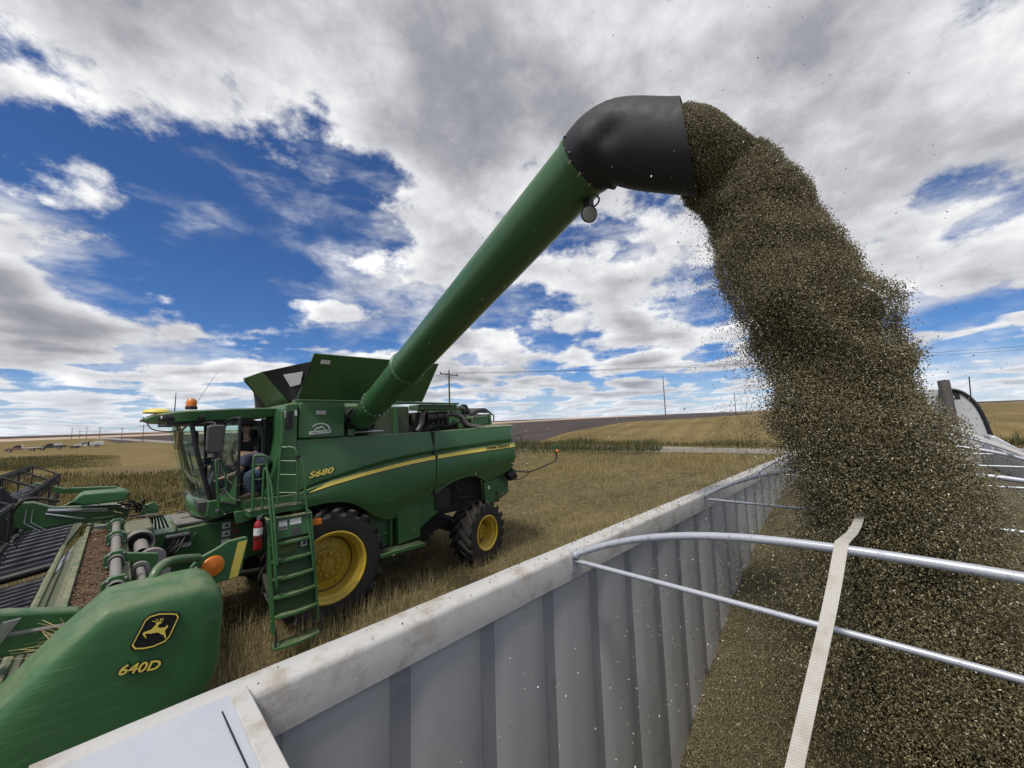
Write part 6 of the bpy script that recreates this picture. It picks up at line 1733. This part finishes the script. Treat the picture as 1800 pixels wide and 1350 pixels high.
# taller grass drift between the stubble and the road, seen past the combine's tail
n = 60000
rr = rng.uniform(24, 62, n); ph = YAW + np.radians(rng.uniform(-52, 3, n))
sx, sy = rr * np.cos(ph), rr * np.sin(ph)
side = (sx - RA[0]) * RN[0] + (sy - RA[1]) * RN[1]
pat = np.sin(sx * 0.31 + 1.2 * np.sin(sy * 0.13)) * np.sin(sy * 0.42 + 0.3)
ok = (side < -3.9) & (rng.random(n) < 0.35 + 0.5 * pat)
sx, sy = sx[ok], sy[ok]; n = len(sx)
h = rng.gamma(5, 0.045, n) + 0.05; th = rng.uniform(0, 6.28, n); tl = np.abs(rng.normal(0.15, 0.25, n)); wd = rng.uniform(0.010, 0.022, n)
scatter('field_grass', np.stack([sx, sy, land_h(sx, sy) + h * 0.45], -1), np.stack([np.zeros(n), tl, th], -1), np.stack([wd, wd, h], -1), 'blade', M['crop'], 'pale dry grass drifts towards the road', 'grass')
# ------------------------------------------------------------------ utility poles and wires
M['wood'] = mat('weathered_pole', (0.13, 0.115, 0.10), 0.85, var=0.3, vscale=4)
M['wire'] = mat('wire', (0.05, 0.05, 0.055), 0.6)
def pole(x, y, hgt, label, arm=1.2, ang=0.0, z=None):
    z0 = float(land_h(x, y)) if z is None else z
    t_ = thing('utility_pole', label, 'pole', (x, y, z0), 'utility poles along the roads')
    MB().tube([(x, y, z0 - 0.3), (x, y, z0 + hgt)], [0.16, 0.10], 10).build('pole_shaft', M['wood'], t_)
    c_, s_ = math.cos(ang), math.sin(ang)
    zz_ = z0 + hgt - 0.45
    if arm:
        MB().tube([(x - arm * c_, y - arm * s_, zz_), (x + arm * c_, y + arm * s_, zz_)], 0.075, 4).build('crossarm', M['wood'], t_)
        for k in (-0.95, 0.0, 0.95):
            MB().lathe([(0, 0.05), (0.08, 0.07), (0.16, 0.05), (0.2, 0.02)], (x + arm * k * c_, y + arm * k * s_, zz_ + (0.06 if k else 0.50)), (0, 0, 1), 8).build('insulator', M['grey'], t_)
        for k in (-1, 1):
            MB().tube([(x + 0.6 * k * c_, y + 0.6 * k * s_, zz_), (x, y, zz_ - 0.6)], 0.025, 4).build('arm_brace', M['wood'], t_)
    return Vector((x, y, zz_ + 0.2))
def cam2(dep, px):      # ground point at a depth along the view and a bearing given in photo pixels
    lat = (px - 900) / 676.0 * dep
    return (CY * dep + SY * lat, SY * dep - CY * lat)
a_line = math.atan2(RN[1], RN[0])
tops = []
spec = [(cam2(50, 789), 10.6, 'utility pole with a crossarm rising behind the combine engine', 1.6, a_line),
        (cam2(108, 1167), 12.5, 'tall bare utility pole on the crest behind the combine tail', 0.0, a_line),
        (cam2(150, 1290), 9.5, 'small far utility pole beside the falling grain', 0.0, a_line),
        (cam2(160, 252), 7.2, 'utility pole with a crossarm just left of the cab brow', 1.5, a_line),
        (cam2(205, 215), 6.4, 'utility pole standing in the road cutting on the far slope', 1.3, a_line),
        (cam2(230, 176), 7.2, 'tallest pole on the skyline above the white service truck', 1.0, a_line),
        (cam2(250, 153), 7.6, 'skyline pole above the cab of the white service truck', 0.9, a_line),
        (cam2(265, 127), 7.6, 'skyline pole left of the white service truck', 0.9, a_line),
        (cam2(290, 141), 6.0, 'shortest pole on the far skyline', 0.8, a_line)]
for (xy, h_, lab, arm_, an) in spec:
    tops.append(pole(xy[0], xy[1], h_, lab, arm_, an))
def wire(a, b, sag, lab):
    a, b = Vector(a), Vector(b)
    pts = [a.lerp(b, f) - Vector((0, 0, sag * 4 * f * (1 - f))) for f in np.linspace(0, 1, 14)]
    o = MB().tube(pts, 0.018, 4).build('power_line', M['wire'], None)
    tag(o, lab, 'wire')
far_r = Vector(cam2(44, 1980) + (10.5,))
wire(tops[0], far_r, 0.7, 'power line running from the combine pole past the falling grain')
far_r2 = Vector(cam2(46, 1980) + (11.3,))
wire(tops[0] + Vector((RN[0] * 1.3, RN[1] * 1.3, 0.1)), far_r2, 0.7, 'upper power line running past the falling grain to the right')
wire(tops[0], tops[3], 1.5, 'power line from the combine pole to the pole left of the cab')
wire(tops[3], tops[4], 0.8, 'short power line between the poles on the far slope')

# ------------------------------------------------------------------ parked trucks on the far slope
def car_paint(name, c): return mat(name, c, 0.3, var=0.08, coat=0.4, dust=0.2)
M['white_car'] = car_paint('white_truck_paint', (0.72, 0.72, 0.72))
M['red_car'] = car_paint('faded_red_truck_paint', (0.25, 0.125, 0.095))
M['dark_car'] = car_paint('dark_grey_truck_paint', (0.045, 0.05, 0.062))
M['car_glass'] = mat('truck_window', (0.02, 0.025, 0.03), 0.1, var=0.1, spec=0.8)
def pickup(x, y, label, body_m, kind, ln=5.8, face=-1):
    """side-on truck, nose towards -X when face is -1"""
    z0 = float(land_h(x + ln / 2, y)) - 0.02
    t_ = thing('parked_truck', label, 'truck', (x + ln / 2, y, z0), 'trucks parked on the far slope')
    def X(u): return x + (u if face < 0 else ln - u)
    def pr(pts, w0, w1, name, m, par=t_, bevel=0.04):
        return MB().prism([(X(a), z0 + b) for a, b in pts], 'y', y + w0, y + w1).build(name, m, par, bevel=bevel)
    pr([(0.0, 0.55), (0.02, 0.95), (0.15, 1.08), (1.35, 1.18), (3.05, 1.18), (3.05, 0.5), (0.1, 0.45)], -0.98, 0.98, 'front_body', body_m)
    cb_ = pr([(1.30, 1.16), (1.95, 1.84), (2.2, 1.90), (2.95, 1.88), (3.05, 1.16)], -0.88, 0.88, 'cab', body_m)
    pr([(1.50, 1.22), (2.0, 1.76), (2.22, 1.80), (2.22, 1.22)], -0.905, -0.885, 'side_window', M['car_glass'], cb_, 0.0)
    pr([(2.30, 1.22), (2.30, 1.80), (2.84, 1.80), (2.90, 1.22)], -0.905, -0.885, 'side_window', M['car_glass'], cb_, 0.0)
    pr([(0.0, 0.45), (-0.06, 0.55), (-0.06, 0.72), (0.05, 0.75), (0.1, 0.45)], -0.95, 0.95, 'bumper', M['steel'])
    pr([(0.02, 0.80), (0.02, 0.95), (0.25, 0.98), (0.25, 0.82)], -0.99, -0.96, 'headlight', M['lens'], t_, 0.0)
    wr = 0.40
    for u in (0.95, ln - 1.35):
        for s_ in (-1, 1):
            wv2 = MB().lathe([(-0.12, 0.22), (-0.13, 0.36), (-0.10, wr), (0.10, wr), (0.13, 0.36), (0.12, 0.22)], (X(u), y + s_ * 0.86, z0 + wr), (0, 1, 0), 20).build('wheel', M['rubber'], t_)
            MB().lathe([(s_ * 0.12, 0.0), (s_ * 0.125, 0.22), (s_ * 0.09, 0.23)], (X(u), y + s_ * 0.86, z0 + wr), (0, 1, 0), 16).build('rim', M['steel'], wv2)
    pr([(3.0, 0.55), (ln, 0.55), (ln, 0.72), (3.0, 0.72)], -0.5, 0.5, 'chassis', M['dark'], t_, 0.0)
    if kind == 'service':
        pr([(3.10, 0.70), (3.10, 1.78), (3.55, 1.78), (3.55, 0.70)], -0.98, 0.98, 'tool_rack', M['dark'])
        sb_ = pr([(3.55, 0.62), (3.55, 1.60), (4.55, 1.62), (4.55, 1.92), (ln + 0.2, 1.92), (ln + 0.2, 0.70), (ln - 0.8, 0.70), (ln - 1.0, 0.86), (ln - 1.7, 0.86), (ln - 1.85, 0.62)], -1.02, 1.02, 'service_body', body_m)
        for a, b in ((3.65, 4.2), (4.28, 4.85), (4.95, 5.6)):
            pr([(a, 1.02), (b, 1.02), (b, 1.52), (a, 1.52)], -1.035, -1.022, 'locker_door', M['white_car'], sb_, 0.006)
        MB().box(min(X(3.6), X(5.2)), max(X(3.6), X(5.2)), y - 0.5, y + 0.5, z0 + 1.72, z0 + 1.92).build('reel_crate', M['red_car'], t_)
    elif kind == 'flatbed':
        pr([(3.12, 0.92), (3.12, 1.06), (ln + 0.6, 1.06), (ln + 0.6, 0.92)], -1.15, 1.15, 'flat_deck', M['white_car'])
        pr([(3.12, 1.06), (3.12, 1.95), (3.2, 1.95), (3.2, 1.06)], -1.1, 1.1, 'headboard', M['white_car'])
        pr([(3.4, 0.6), (4.2, 0.6), (4.2, 0.92), (3.4, 0.92)], -1.1, -0.7, 'tool_box', M['steel'])
    else:
        pr([(3.08, 0.55), (3.08, 1.24), (ln, 1.22), (ln, 0.55), (ln - 0.9, 0.55), (ln - 1.05, 0.85), (ln - 1.65, 0.85), (ln - 1.8, 0.55)], -0.97, 0.97, 'pickup_bed', body_m)
        pr([(3.3, 1.24), (3.3, 1.72), (4.6, 1.70), (4.7, 1.24)], -0.85, 0.85, 'bed_canopy', M['white_car'])
    return t_
YT = 190
pickup(-9.9, YT + 2, 'white service truck with lockers parked apart on the far slope', M['white_car'], 'service', 6.6)
pickup(-22.0, YT - 12, 'faded red and white flatbed truck at the left end of the row', M['red_car'], 'flatbed', 6.4)
pickup(-16.6, YT - 6, 'dark grey pickup with a pale canopy hitched to a low trailer', M['dark_car'], 'pickup', 5.6)
# low utility trailer behind the dark pickup
zt0 = float(land_h(-10.6, YT - 6))
ut = thing('utility_trailer', 'low dark flat trailer hitched behind the dark grey pickup', 'trailer', (-9.6, YT - 6, zt0))
MB().box(-11.0, -7.6, YT - 7, YT - 5, zt0 + 0.55, zt0 + 0.75).build('deck', M['dark'], ut, bevel=0.02)
MB().tube([(-11.0, YT - 6, zt0 + 0.55), (-11.7, YT - 6, zt0 + 0.5)], 0.06, 6).build('drawbar', M['dark'], ut)
MB().box(-7.65, -7.55, YT - 7, YT - 5, zt0 + 0.75, zt0 + 1.45).build('tail_gate', M['dark'], ut)
for u in (-9.7, -8.9):
    MB().lathe([(-0.1, 0.1), (-0.1, 0.33), (0.1, 0.33), (0.1, 0.1)], (u, YT - 7.05, zt0 + 0.33), (0, 1, 0), 16).build('wheel', M['rubber'], ut)

# ------------------------------------------------------------------ road tractor in front of the trailer: sleeper cab and exhaust stack
M['cab_white'] = mat('white_cab_paint', (0.56, 0.58, 0.60), 0.4, var=0.08, dirt=(0.33, 0.33, 0.31), dirt_amt=0.3, dscale=3, bump=0.01)
TX, TY = 14.0, -0.38
TT = thing('semi_truck', 'white sleeper cab semi truck with exhaust stack beyond the trailer', 'truck', (TX + 2.0, TY, 0.0))
hw_ = 1.22
prof = [(-hw_, 1.2), (-hw_ - 0.0, 2.6), (-hw_ + 0.06, 3.2), (-hw_ + 0.16, 3.62), (-hw_ + 0.34, 3.90), (-hw_ + 0.62, 4.02), (0, 4.08), (hw_ - 0.62, 4.02), (hw_ - 0.34, 3.90), (hw_ - 0.16, 3.62), (hw_ - 0.06, 3.2), (hw_, 2.6), (hw_, 1.2)]
sl_ = MB().prism([(TY + a, b) for a, b in prof], 'x', TX, TX + 2.3).build('sleeper', M['cab_white'], TT, bevel=0.05, seg=3)
MB().prism([(TY + a * 0.98, b * 0.985) for a, b in prof], 'x', TX + 2.3, TX + 4.2).build('cab', M['cab_white'], TT, bevel=0.05, seg=3)
MB().prism([(TY + a * 0.85, min(b, 2.2)) for a, b in prof], 'x', TX + 4.2, TX + 6.2).build('bonnet', M['cab_white'], TT, bevel=0.1, seg=3)
edge = [(TX - 0.012, TY - hw_ + 0.62, 4.0), (TX - 0.012, TY - hw_ + 0.36, 3.90), (TX - 0.012, TY - hw_ + 0.17, 3.62), (TX - 0.012, TY - hw_ + 0.06, 3.2), (TX - 0.012, TY - hw_ + 0.0, 2.6), (TX - 0.012, TY - hw_, 1.3)]
MB().tube(smoothpath(edge, 5), 0.036, 8).build('corner_fairing', M['black'], sl_, smooth=60)
MB().prism([(TY - hw_ + 0.72, 3.99), (TY - hw_ + 0.40, 3.90), (TY - hw_ + 0.38, 3.74), (TY - hw_ + 0.72, 3.74)], 'x', TX - 0.012, TX + 0.0).build('dark_badge', M['black'], sl_)
MB().box(TX - 0.02, TX - 0.012, TY - hw_ + 0.47, TY - hw_ + 0.58, 3.76, 3.82).build('clearance_lamp', M['lens'], sl_)
for yy in (-0.25, 0.4):
    MB().box(TX - 0.004, TX + 0.002, TY + yy - 0.006, TY + yy + 0.006, 1.3, 4.0).build('panel_seam', M['grey'], sl_)
MB().box(TX - 0.004, TX + 0.002, TY - 0.7, TY + 1.0, 3.80, 3.812).build('panel_seam', M['grey'], sl_)
for yy, zz_ in ((-0.5, 3.1), (-0.62, 3.25), (0.1, 3.4), (-0.05, 2.95), (0.75, 3.3)):
    MB().box(TX - 0.004, TX + 0.001, TY + yy, TY + yy + 0.03, zz_, zz_ + 0.05).build('paint_chip', M['grey'], sl_)
for s_ in (-1, 1):
    yy = TY - 0.62 if s_ < 0 else TY + 0.62
    es = MB().tube([(TX - 0.32, yy - 0.06, 1.2), (TX - 0.25, yy, 3.4), (TX - 0.24, yy + 0.03, 4.18)], 0.105, 16, caps=False).build('exhaust_stack', M['pipe'], TT)
    MB().lathe([(0, 0.097), (-0.3, 0.097)], (TX - 0.24, yy + 0.03, 4.19), (0.02, 0.04, 1), 16).lathe([(-0.3, 0.097), (-0.3, 0.0)], (TX - 0.24, yy + 0.03, 4.19), (0.02, 0.04, 1), 16).build('stack_bore', M['decal_k'], es)
MB().tube([(TX + 1.0, TY - 1.1, 3.8), (TX + 1.0, TY - 1.12, 4.3)], 0.012, 6).build('aerial', M['black'], TT)
MB().box(TX - 1.5, TX + 6, TY - 0.45, TY + 0.45, 0.7, 0.95).build('chassis', M['dark'], TT)
for u in (TX - 0.6, TX + 0.5, TX + 5.0):
    for s_ in (-1, 1):
        MB().lathe([(-0.15, 0.3), (-0.15, 0.5), (0.15, 0.5), (0.15, 0.3)], (u, TY + s_ * 1.0, 0.5), (0, 1, 0), 20).build('wheel', M['rubber'], TT)
# folded catwalk box on the trailer's front right corner
MB().prism([(YR - 0.35, 2.70), (YR - 0.05, 2.98), (YR + 0.02, 3.0), (YR + 0.05, 2.70)], 'x', 11.2, 11.9).build('tarp_end_cap', M['plate'], TR, bevel=0.02)

# ------------------------------------------------------------------ people in the cab doorway
SKIN = mat('skin', (0.36, 0.20, 0.145), 0.55, var=0.12, vscale=20)
def skin_body(name, V_, E_, m, parent=None, sub=2):
    me = bpy.data.meshes.new(name)
    names = list(V_)
    me.from_pydata([V_[k][0] for k in names], [(names.index(a), names.index(b)) for a, b in E_], [])
    me.materials.append(m)
    ob = bpy.data.objects.new(name, me); COL.objects.link(ob)
    md = ob.modifiers.new('skin', 'SKIN'); md.use_smooth_shade = True
    for i, k in enumerate(names):
        r_ = V_[k][1]
        me.skin_vertices[0].data[i].radius = (r_, r_) if not isinstance(r_, tuple) else r_
        me.skin_vertices[0].data[i].use_root = (i == 0)
    s_ = ob.modifiers.new('sub', 'SUBSURF'); s_.levels = sub; s_.render_levels = sub
    if parent:
        ob.parent = parent
        ob.location = -Vector(parent.location)
    return ob
def hand(V_, E_, w, d, up_, side, key):
    """palm plus five unequal fingers from the wrist w along d"""
    w, d, up_ = Vector(w), Vector(d).normalized(), Vector(up_).normalized()
    s_ = d.cross(up_).normalized() * side
    V_[key + 'p'] = (tuple(w + d * 0.05), 0.026); E_.append((key, key + 'p'))
    for i, (o_, l_) in enumerate(((-0.027, 0.060), (-0.009, 0.072), (0.009, 0.068), (0.026, 0.052))):
        a = key + 'f%d' % i
        V_[a] = (tuple(w + d * 0.085 + s_ * o_), 0.009); V_[a + 'b'] = (tuple(w + d * (0.085 + l_ * 0.6) + s_ * o_ - up_ * 0.012), 0.008); V_[a + 'c'] = (tuple(w + d * (0.085 + l_ * 0.85) + s_ * o_ - up_ * 0.035), 0.007)
        E_ += [(key + 'p', a), (a, a + 'b'), (a + 'b', a + 'c')]
    V_[key + 't'] = (tuple(w + d * 0.055 - s_ * 0.038), 0.010); V_[key + 'u'] = (tuple(w + d * 0.085 - s_ * 0.052 - up_ * 0.012), 0.009)
    E_ += [(key + 'p', key + 't'), (key + 't', key + 'u')]
def head(c, look, parent, hair_m, cap_m=None):
    """head with brow, nose, ears and hair; look is the facing direction"""
    c, f_ = Vector(c), Vector(look).normalized()
    u_ = (Vector((0, 0, 1)) - f_ * f_.z).normalized(); s_ = f_.cross(u_)
    Mx = Matrix(((f_.x, s_.x, u_.x, c.x), (f_.y, s_.y, u_.y, c.y), (f_.z, s_.z, u_.z, c.z), (0, 0, 0, 1)))
    o_ = MB(); o_.m = Mx
    rows = []
    for i in range(13):
        t_ = i / 12; z = -0.115 + 0.235 * t_
        wz = interp(t_, [0, .08, .25, .5, .75, .92, 1], [.02, .045, .062, .074, .076, .055, .01]); dz_ = interp(t_, [0, .08, .25, .5, .75, .92, 1], [.03, .065, .082, .094, .096, .07, .012])
        rows.append([(dz_ * math.cos(a) + (0.012 if t_ < 0.4 else 0), wz * math.sin(a), z) for a in np.linspace(0, 2 * math.pi, 20, endpoint=False)])
    o_.grid(rows, closed=True)
    o_.ball((0.098, 0, -0.012), 0.018, 0.013, 0.024, 8, 6)
    for k in (-1, 1):
        o_.ball((0.0, 0.077 * k, -0.005), 0.018, 0.01, 0.030, 8, 6)
    o_.tube([(0.0, 0, -0.19), (0.0, 0, -0.06)], 0.05, 12)
    hd = o_.build('head', SKIN, parent, smooth=60)
    e_ = MB(); e_.m = Mx
    for k in (-1, 1):
        e_.ball((0.088, 0.032 * k, 0.015), 0.008, 0.013, 0.007, 8, 6)
        e_.box(0.085, 0.096, 0.032 * k - 0.018, 0.032 * k + 0.018, 0.032, 0.040)
    e_.box(0.088, 0.099, -0.024, 0.024, -0.056, -0.050)
    e_.build('facial_feature', hair_m, hd)
    h_ = MB(); h_.m = Mx
    rows = [[((0.105 if cap_m is None else 0.10) * r_ * math.cos(a) - 0.012, 0.085 * r_ * math.sin(a), z) for a in np.linspace(0, 2 * math.pi, 18, endpoint=False)] for r_, z in ((0.96, 0.0), (1.02, 0.03), (1.04, 0.07), (0.95, 0.11), (0.6, 0.135), (0.05, 0.142))]
    rows[0] = [(min(p[0], 0.0), p[1], p[2] - 0.02) for p in rows[0]]
    h_.grid(rows, closed=True); h_.build('hair', hair_m, hd, smooth=60)
    if cap_m:
        k_ = MB(); k_.m = Mx
        k_.grid([[(0.108 * r_ * math.cos(a) - 0.006, 0.09 * r_ * math.sin(a), z) for a in np.linspace(0, 2 * math.pi, 20, endpoint=False)] for r_, z in ((1.0, 0.045), (1.03, 0.075), (0.95, 0.115), (0.62, 0.148), (0.05, 0.158))], closed=True)
        rows = [[(0.085 + 0.085 * v, 0.075 * a * (1 - 0.25 * v * v), 0.052 - 0.012 * v - 0.015 * a * a) for a in np.linspace(-1, 1, 9)] for v in np.linspace(0, 1, 5)]
        k_.sheet(rows, (0, 0, 0.006))
        k_.build('cap', cap_m, hd, smooth=60)
    return hd
BLK = mat('black_cotton', (0.008, 0.008, 0.009), 0.9, var=0.15)
REDP = mat('dark_red_print', (0.16, 0.012, 0.015), 0.9, var=0.3, vscale=30)
BLU = mat('blue_grey_cotton', (0.075, 0.080, 0.125), 0.9, var=0.15, bump=0.08, bscale=18)
JNS = mat('blue_denim', (0.055, 0.075, 0.125), 0.9, var=0.25, vscale=14)
HAIR = mat('dark_hair', (0.012, 0.009, 0.007), 0.7)
SHOE = mat('brown_boot', (0.10, 0.065, 0.045), 0.8, var=0.2)
# seated person, black T-shirt and cap, looking out at the trailer
px0 = Vector((1.72, 8.60, 2.76))
P1 = thing('person', 'person in black T-shirt and dark cap seated inside the cab', 'person', tuple(px0))
pel, che, nck = px0 + Vector((0.02, 0, 0.10)), px0 + Vector((-0.02, -0.02, 0.42)), px0 + Vector((-0.03, -0.03, 0.66))
V1 = {'pel': (pel, 0.10), 'wst': (px0 + Vector((0.0, 0, 0.26)), 0.09), 'che': (che, 0.10), 'nck': (nck, 0.055), 'nk2': (nck + Vector((-0.01, -0.01, 0.06)), 0.05)}
E1 = [('pel', 'wst'), ('wst', 'che'), ('che', 'nck'), ('nck', 'nk2')]
shl, shr = px0 + Vector((0.12, -0.14, 0.55)), px0 + Vector((-0.16, 0.12, 0.55))
ell, elr = px0 + Vector((0.05, -0.26, 0.30)), px0 + Vector((-0.32, 0.12, 0.34))
wrl, wrr = px0 + Vector((-0.18, -0.24, 0.26)), px0 + Vector((-0.42, -0.06, 0.32))
V1.update({'sl': (shl, 0.06), 'el': (ell, 0.043), 'wl': (wrl, 0.032), 'sr': (shr, 0.06), 'er': (elr, 0.043), 'wr': (wrr, 0.032)})
E1 += [('che', 'sl'), ('sl', 'el'), ('el', 'wl'), ('che', 'sr'), ('sr', 'er'), ('er', 'wr')]
hand(V1, E1, wrl, (-1, 0.2, -0.1), (0, 0, 1), 1, 'wl'); hand(V1, E1, wrr, (-0.9, -0.4, -0.1), (0, 0, 1), -1, 'wr')
kn1, kn2 = px0 + Vector((-0.40, -0.14, 0.10)), px0 + Vector((-0.42, 0.14, 0.10)); an1, an2 = px0 + Vector((-0.38, -0.16, -0.33)), px0 + Vector((-0.42, 0.14, -0.33))
V1.update({'k1': (kn1, 0.07), 'a1': (an1, 0.045), 'k2': (kn2, 0.07), 'a2': (an2, 0.045)})
E1 += [('pel', 'k1'), ('k1', 'a1'), ('pel', 'k2'), ('k2', 'a2')]
skin_body('body', {k: (tuple(v[0]), v[1]) for k, v in V1.items()}, E1, SKIN, P1)
gr_ = 1.12
sl1, sr1 = shl.lerp(ell, 0.75), shr.lerp(elr, 0.75)
VT = {'pel': (pel + Vector((0, 0, -0.02)), 0.155), 'wst': (px0 + Vector((0, 0, 0.26)), 0.145), 'che': (che, 0.158), 'nck': (nck - Vector((0, 0, 0.03)), 0.075), 'sl': (shl, 0.078), 'el': (sl1, 0.066), 'sr': (shr, 0.078), 'er': (sr1, 0.066)}
skin_body('t_shirt', {k: (tuple(v[0]), v[1]) for k, v in VT.items()}, [('pel', 'wst'), ('wst', 'che'), ('che', 'nck'), ('che', 'sl'), ('sl', 'el'), ('che', 'sr'), ('sr', 'er')], BLK, P1)
MB().ball(che + Vector((-0.105, -0.085, -0.05)), 0.04, 0.05, 0.06, 10, 8).build('shirt_print', REDP, P1)
skin_body('jeans', {'pel': (tuple(pel), 0.15), 'k1': (tuple(kn1), 0.085), 'a1': (tuple(an1), 0.06), 'k2': (tuple(kn2), 0.085), 'a2': (tuple(an2), 0.06)}, [('pel', 'k1'), ('k1', 'a1'), ('pel', 'k2'), ('k2', 'a2')], JNS, P1)
head(nck + Vector((-0.02, -0.03, 0.175)), (-0.40, -0.92, 0.0), P1, HAIR, BLK)
# person bent over in the doorway, back to the trailer
q0 = Vector((1.74, 8.02, PZ + 0.125))
P2_ = thing('person', 'person in blue grey shirt and jeans bending into the cab doorway', 'person', tuple(q0))
hip, bel, sho = q0 + Vector((0.15, 0.0, 0.40)), q0 + Vector((0.07, 0.04, 0.57)), q0 + Vector((-0.14, 0.16, 0.70))
V2 = {'hip': (hip, 0.11), 'bel': (bel, 0.12), 'sho': (sho, 0.10), 'nck': (sho + Vector((-0.13, 0.08, 0.03)), 0.055)}
E2 = [('hip', 'bel'), ('bel', 'sho'), ('sho', 'nck')]
s1_, s2_ = sho + Vector((-0.02, -0.15, -0.02)), sho + Vector((0.06, 0.17, 0.0)); e1_, e2_ = s1_ + Vector((-0.10, -0.03, -0.24)), s2_ + Vector((-0.15, 0.1, -0.2)); w1_, w2_ = e1_ + Vector((-0.18, 0.14, -0.08)), e2_ + Vector((-0.2, 0, -0.05))
ka, kb = q0 + Vector((-0.16, -0.08, 0.38)), q0 + Vector((-0.02, 0.12, 0.36)); aa_, ab_ = q0 + Vector((-0.06, -0.12, 0.06)), q0 + Vector((0.06, 0.08, 0.06))
V2.update({'s1': (s1_, 0.06), 'e1': (e1_, 0.043), 'w1': (w1_, 0.03), 's2': (s2_, 0.06), 'e2': (e2_, 0.043), 'w2': (w2_, 0.03), 'ka': (ka, 0.07), 'aa': (aa_, 0.045), 'kb': (kb, 0.07), 'ab': (ab_, 0.045)})
E2 += [('sho', 's1'), ('s1', 'e1'), ('e1', 'w1'), ('sho', 's2'), ('s2', 'e2'), ('e2', 'w2'), ('hip', 'ka'), ('ka', 'aa'), ('hip', 'kb'), ('kb', 'ab')]
hand(V2, E2, w1_, (-1, 0.5, -0.2), (0, 0, 1), 1, 'w1'); hand(V2, E2, w2_, (-1, 0, -0.2), (0, 0, 1), -1, 'w2')
skin_body('body', {k: (tuple(v[0]), v[1]) for k, v in V2.items()}, E2, SKIN, P2_)
skin_body('shirt', {'hip': (tuple(hip + Vector((0.0, 0, 0.05))), 0.165), 'bel': (tuple(bel), 0.185), 'sho': (tuple(sho), 0.165), 's1': (tuple(s1_), 0.085), 'e1': (tuple(s1_.lerp(e1_, 0.7)), 0.07), 's2': (tuple(s2_), 0.085), 'e2': (tuple(s2_.lerp(e2_, 0.7)), 0.07)},
          [('hip', 'bel'), ('bel', 'sho'), ('sho', 's1'), ('s1', 'e1'), ('sho', 's2'), ('s2', 'e2')], BLU, P2_)
skin_body('jeans', {'hip': (tuple(hip - Vector((0, 0, 0.03))), 0.155), 'ka': (tuple(ka), 0.09), 'aa': (tuple(aa_), 0.065), 'kb': (tuple(kb), 0.09), 'ab': (tuple(ab_), 0.065)}, [('hip', 'ka'), ('ka', 'aa'), ('hip', 'kb'), ('kb', 'ab')], JNS, P2_)
for c_ in (aa_, ab_):
    MB().prism([(c_.x + 0.07, q0.z + 0.0), (c_.x + 0.07, q0.z + 0.08), (c_.x - 0.03, q0.z + 0.10), (c_.x - 0.19, q0.z + 0.045), (c_.x - 0.20, q0.z)], 'y', c_.y - 0.045, c_.y + 0.045).build('shoe', SHOE, P2_, bevel=0.02, seg=3)
head(sho + Vector((-0.24, 0.14, 0.03)), (-0.8, 0.5, -0.3), P2_, HAIR)
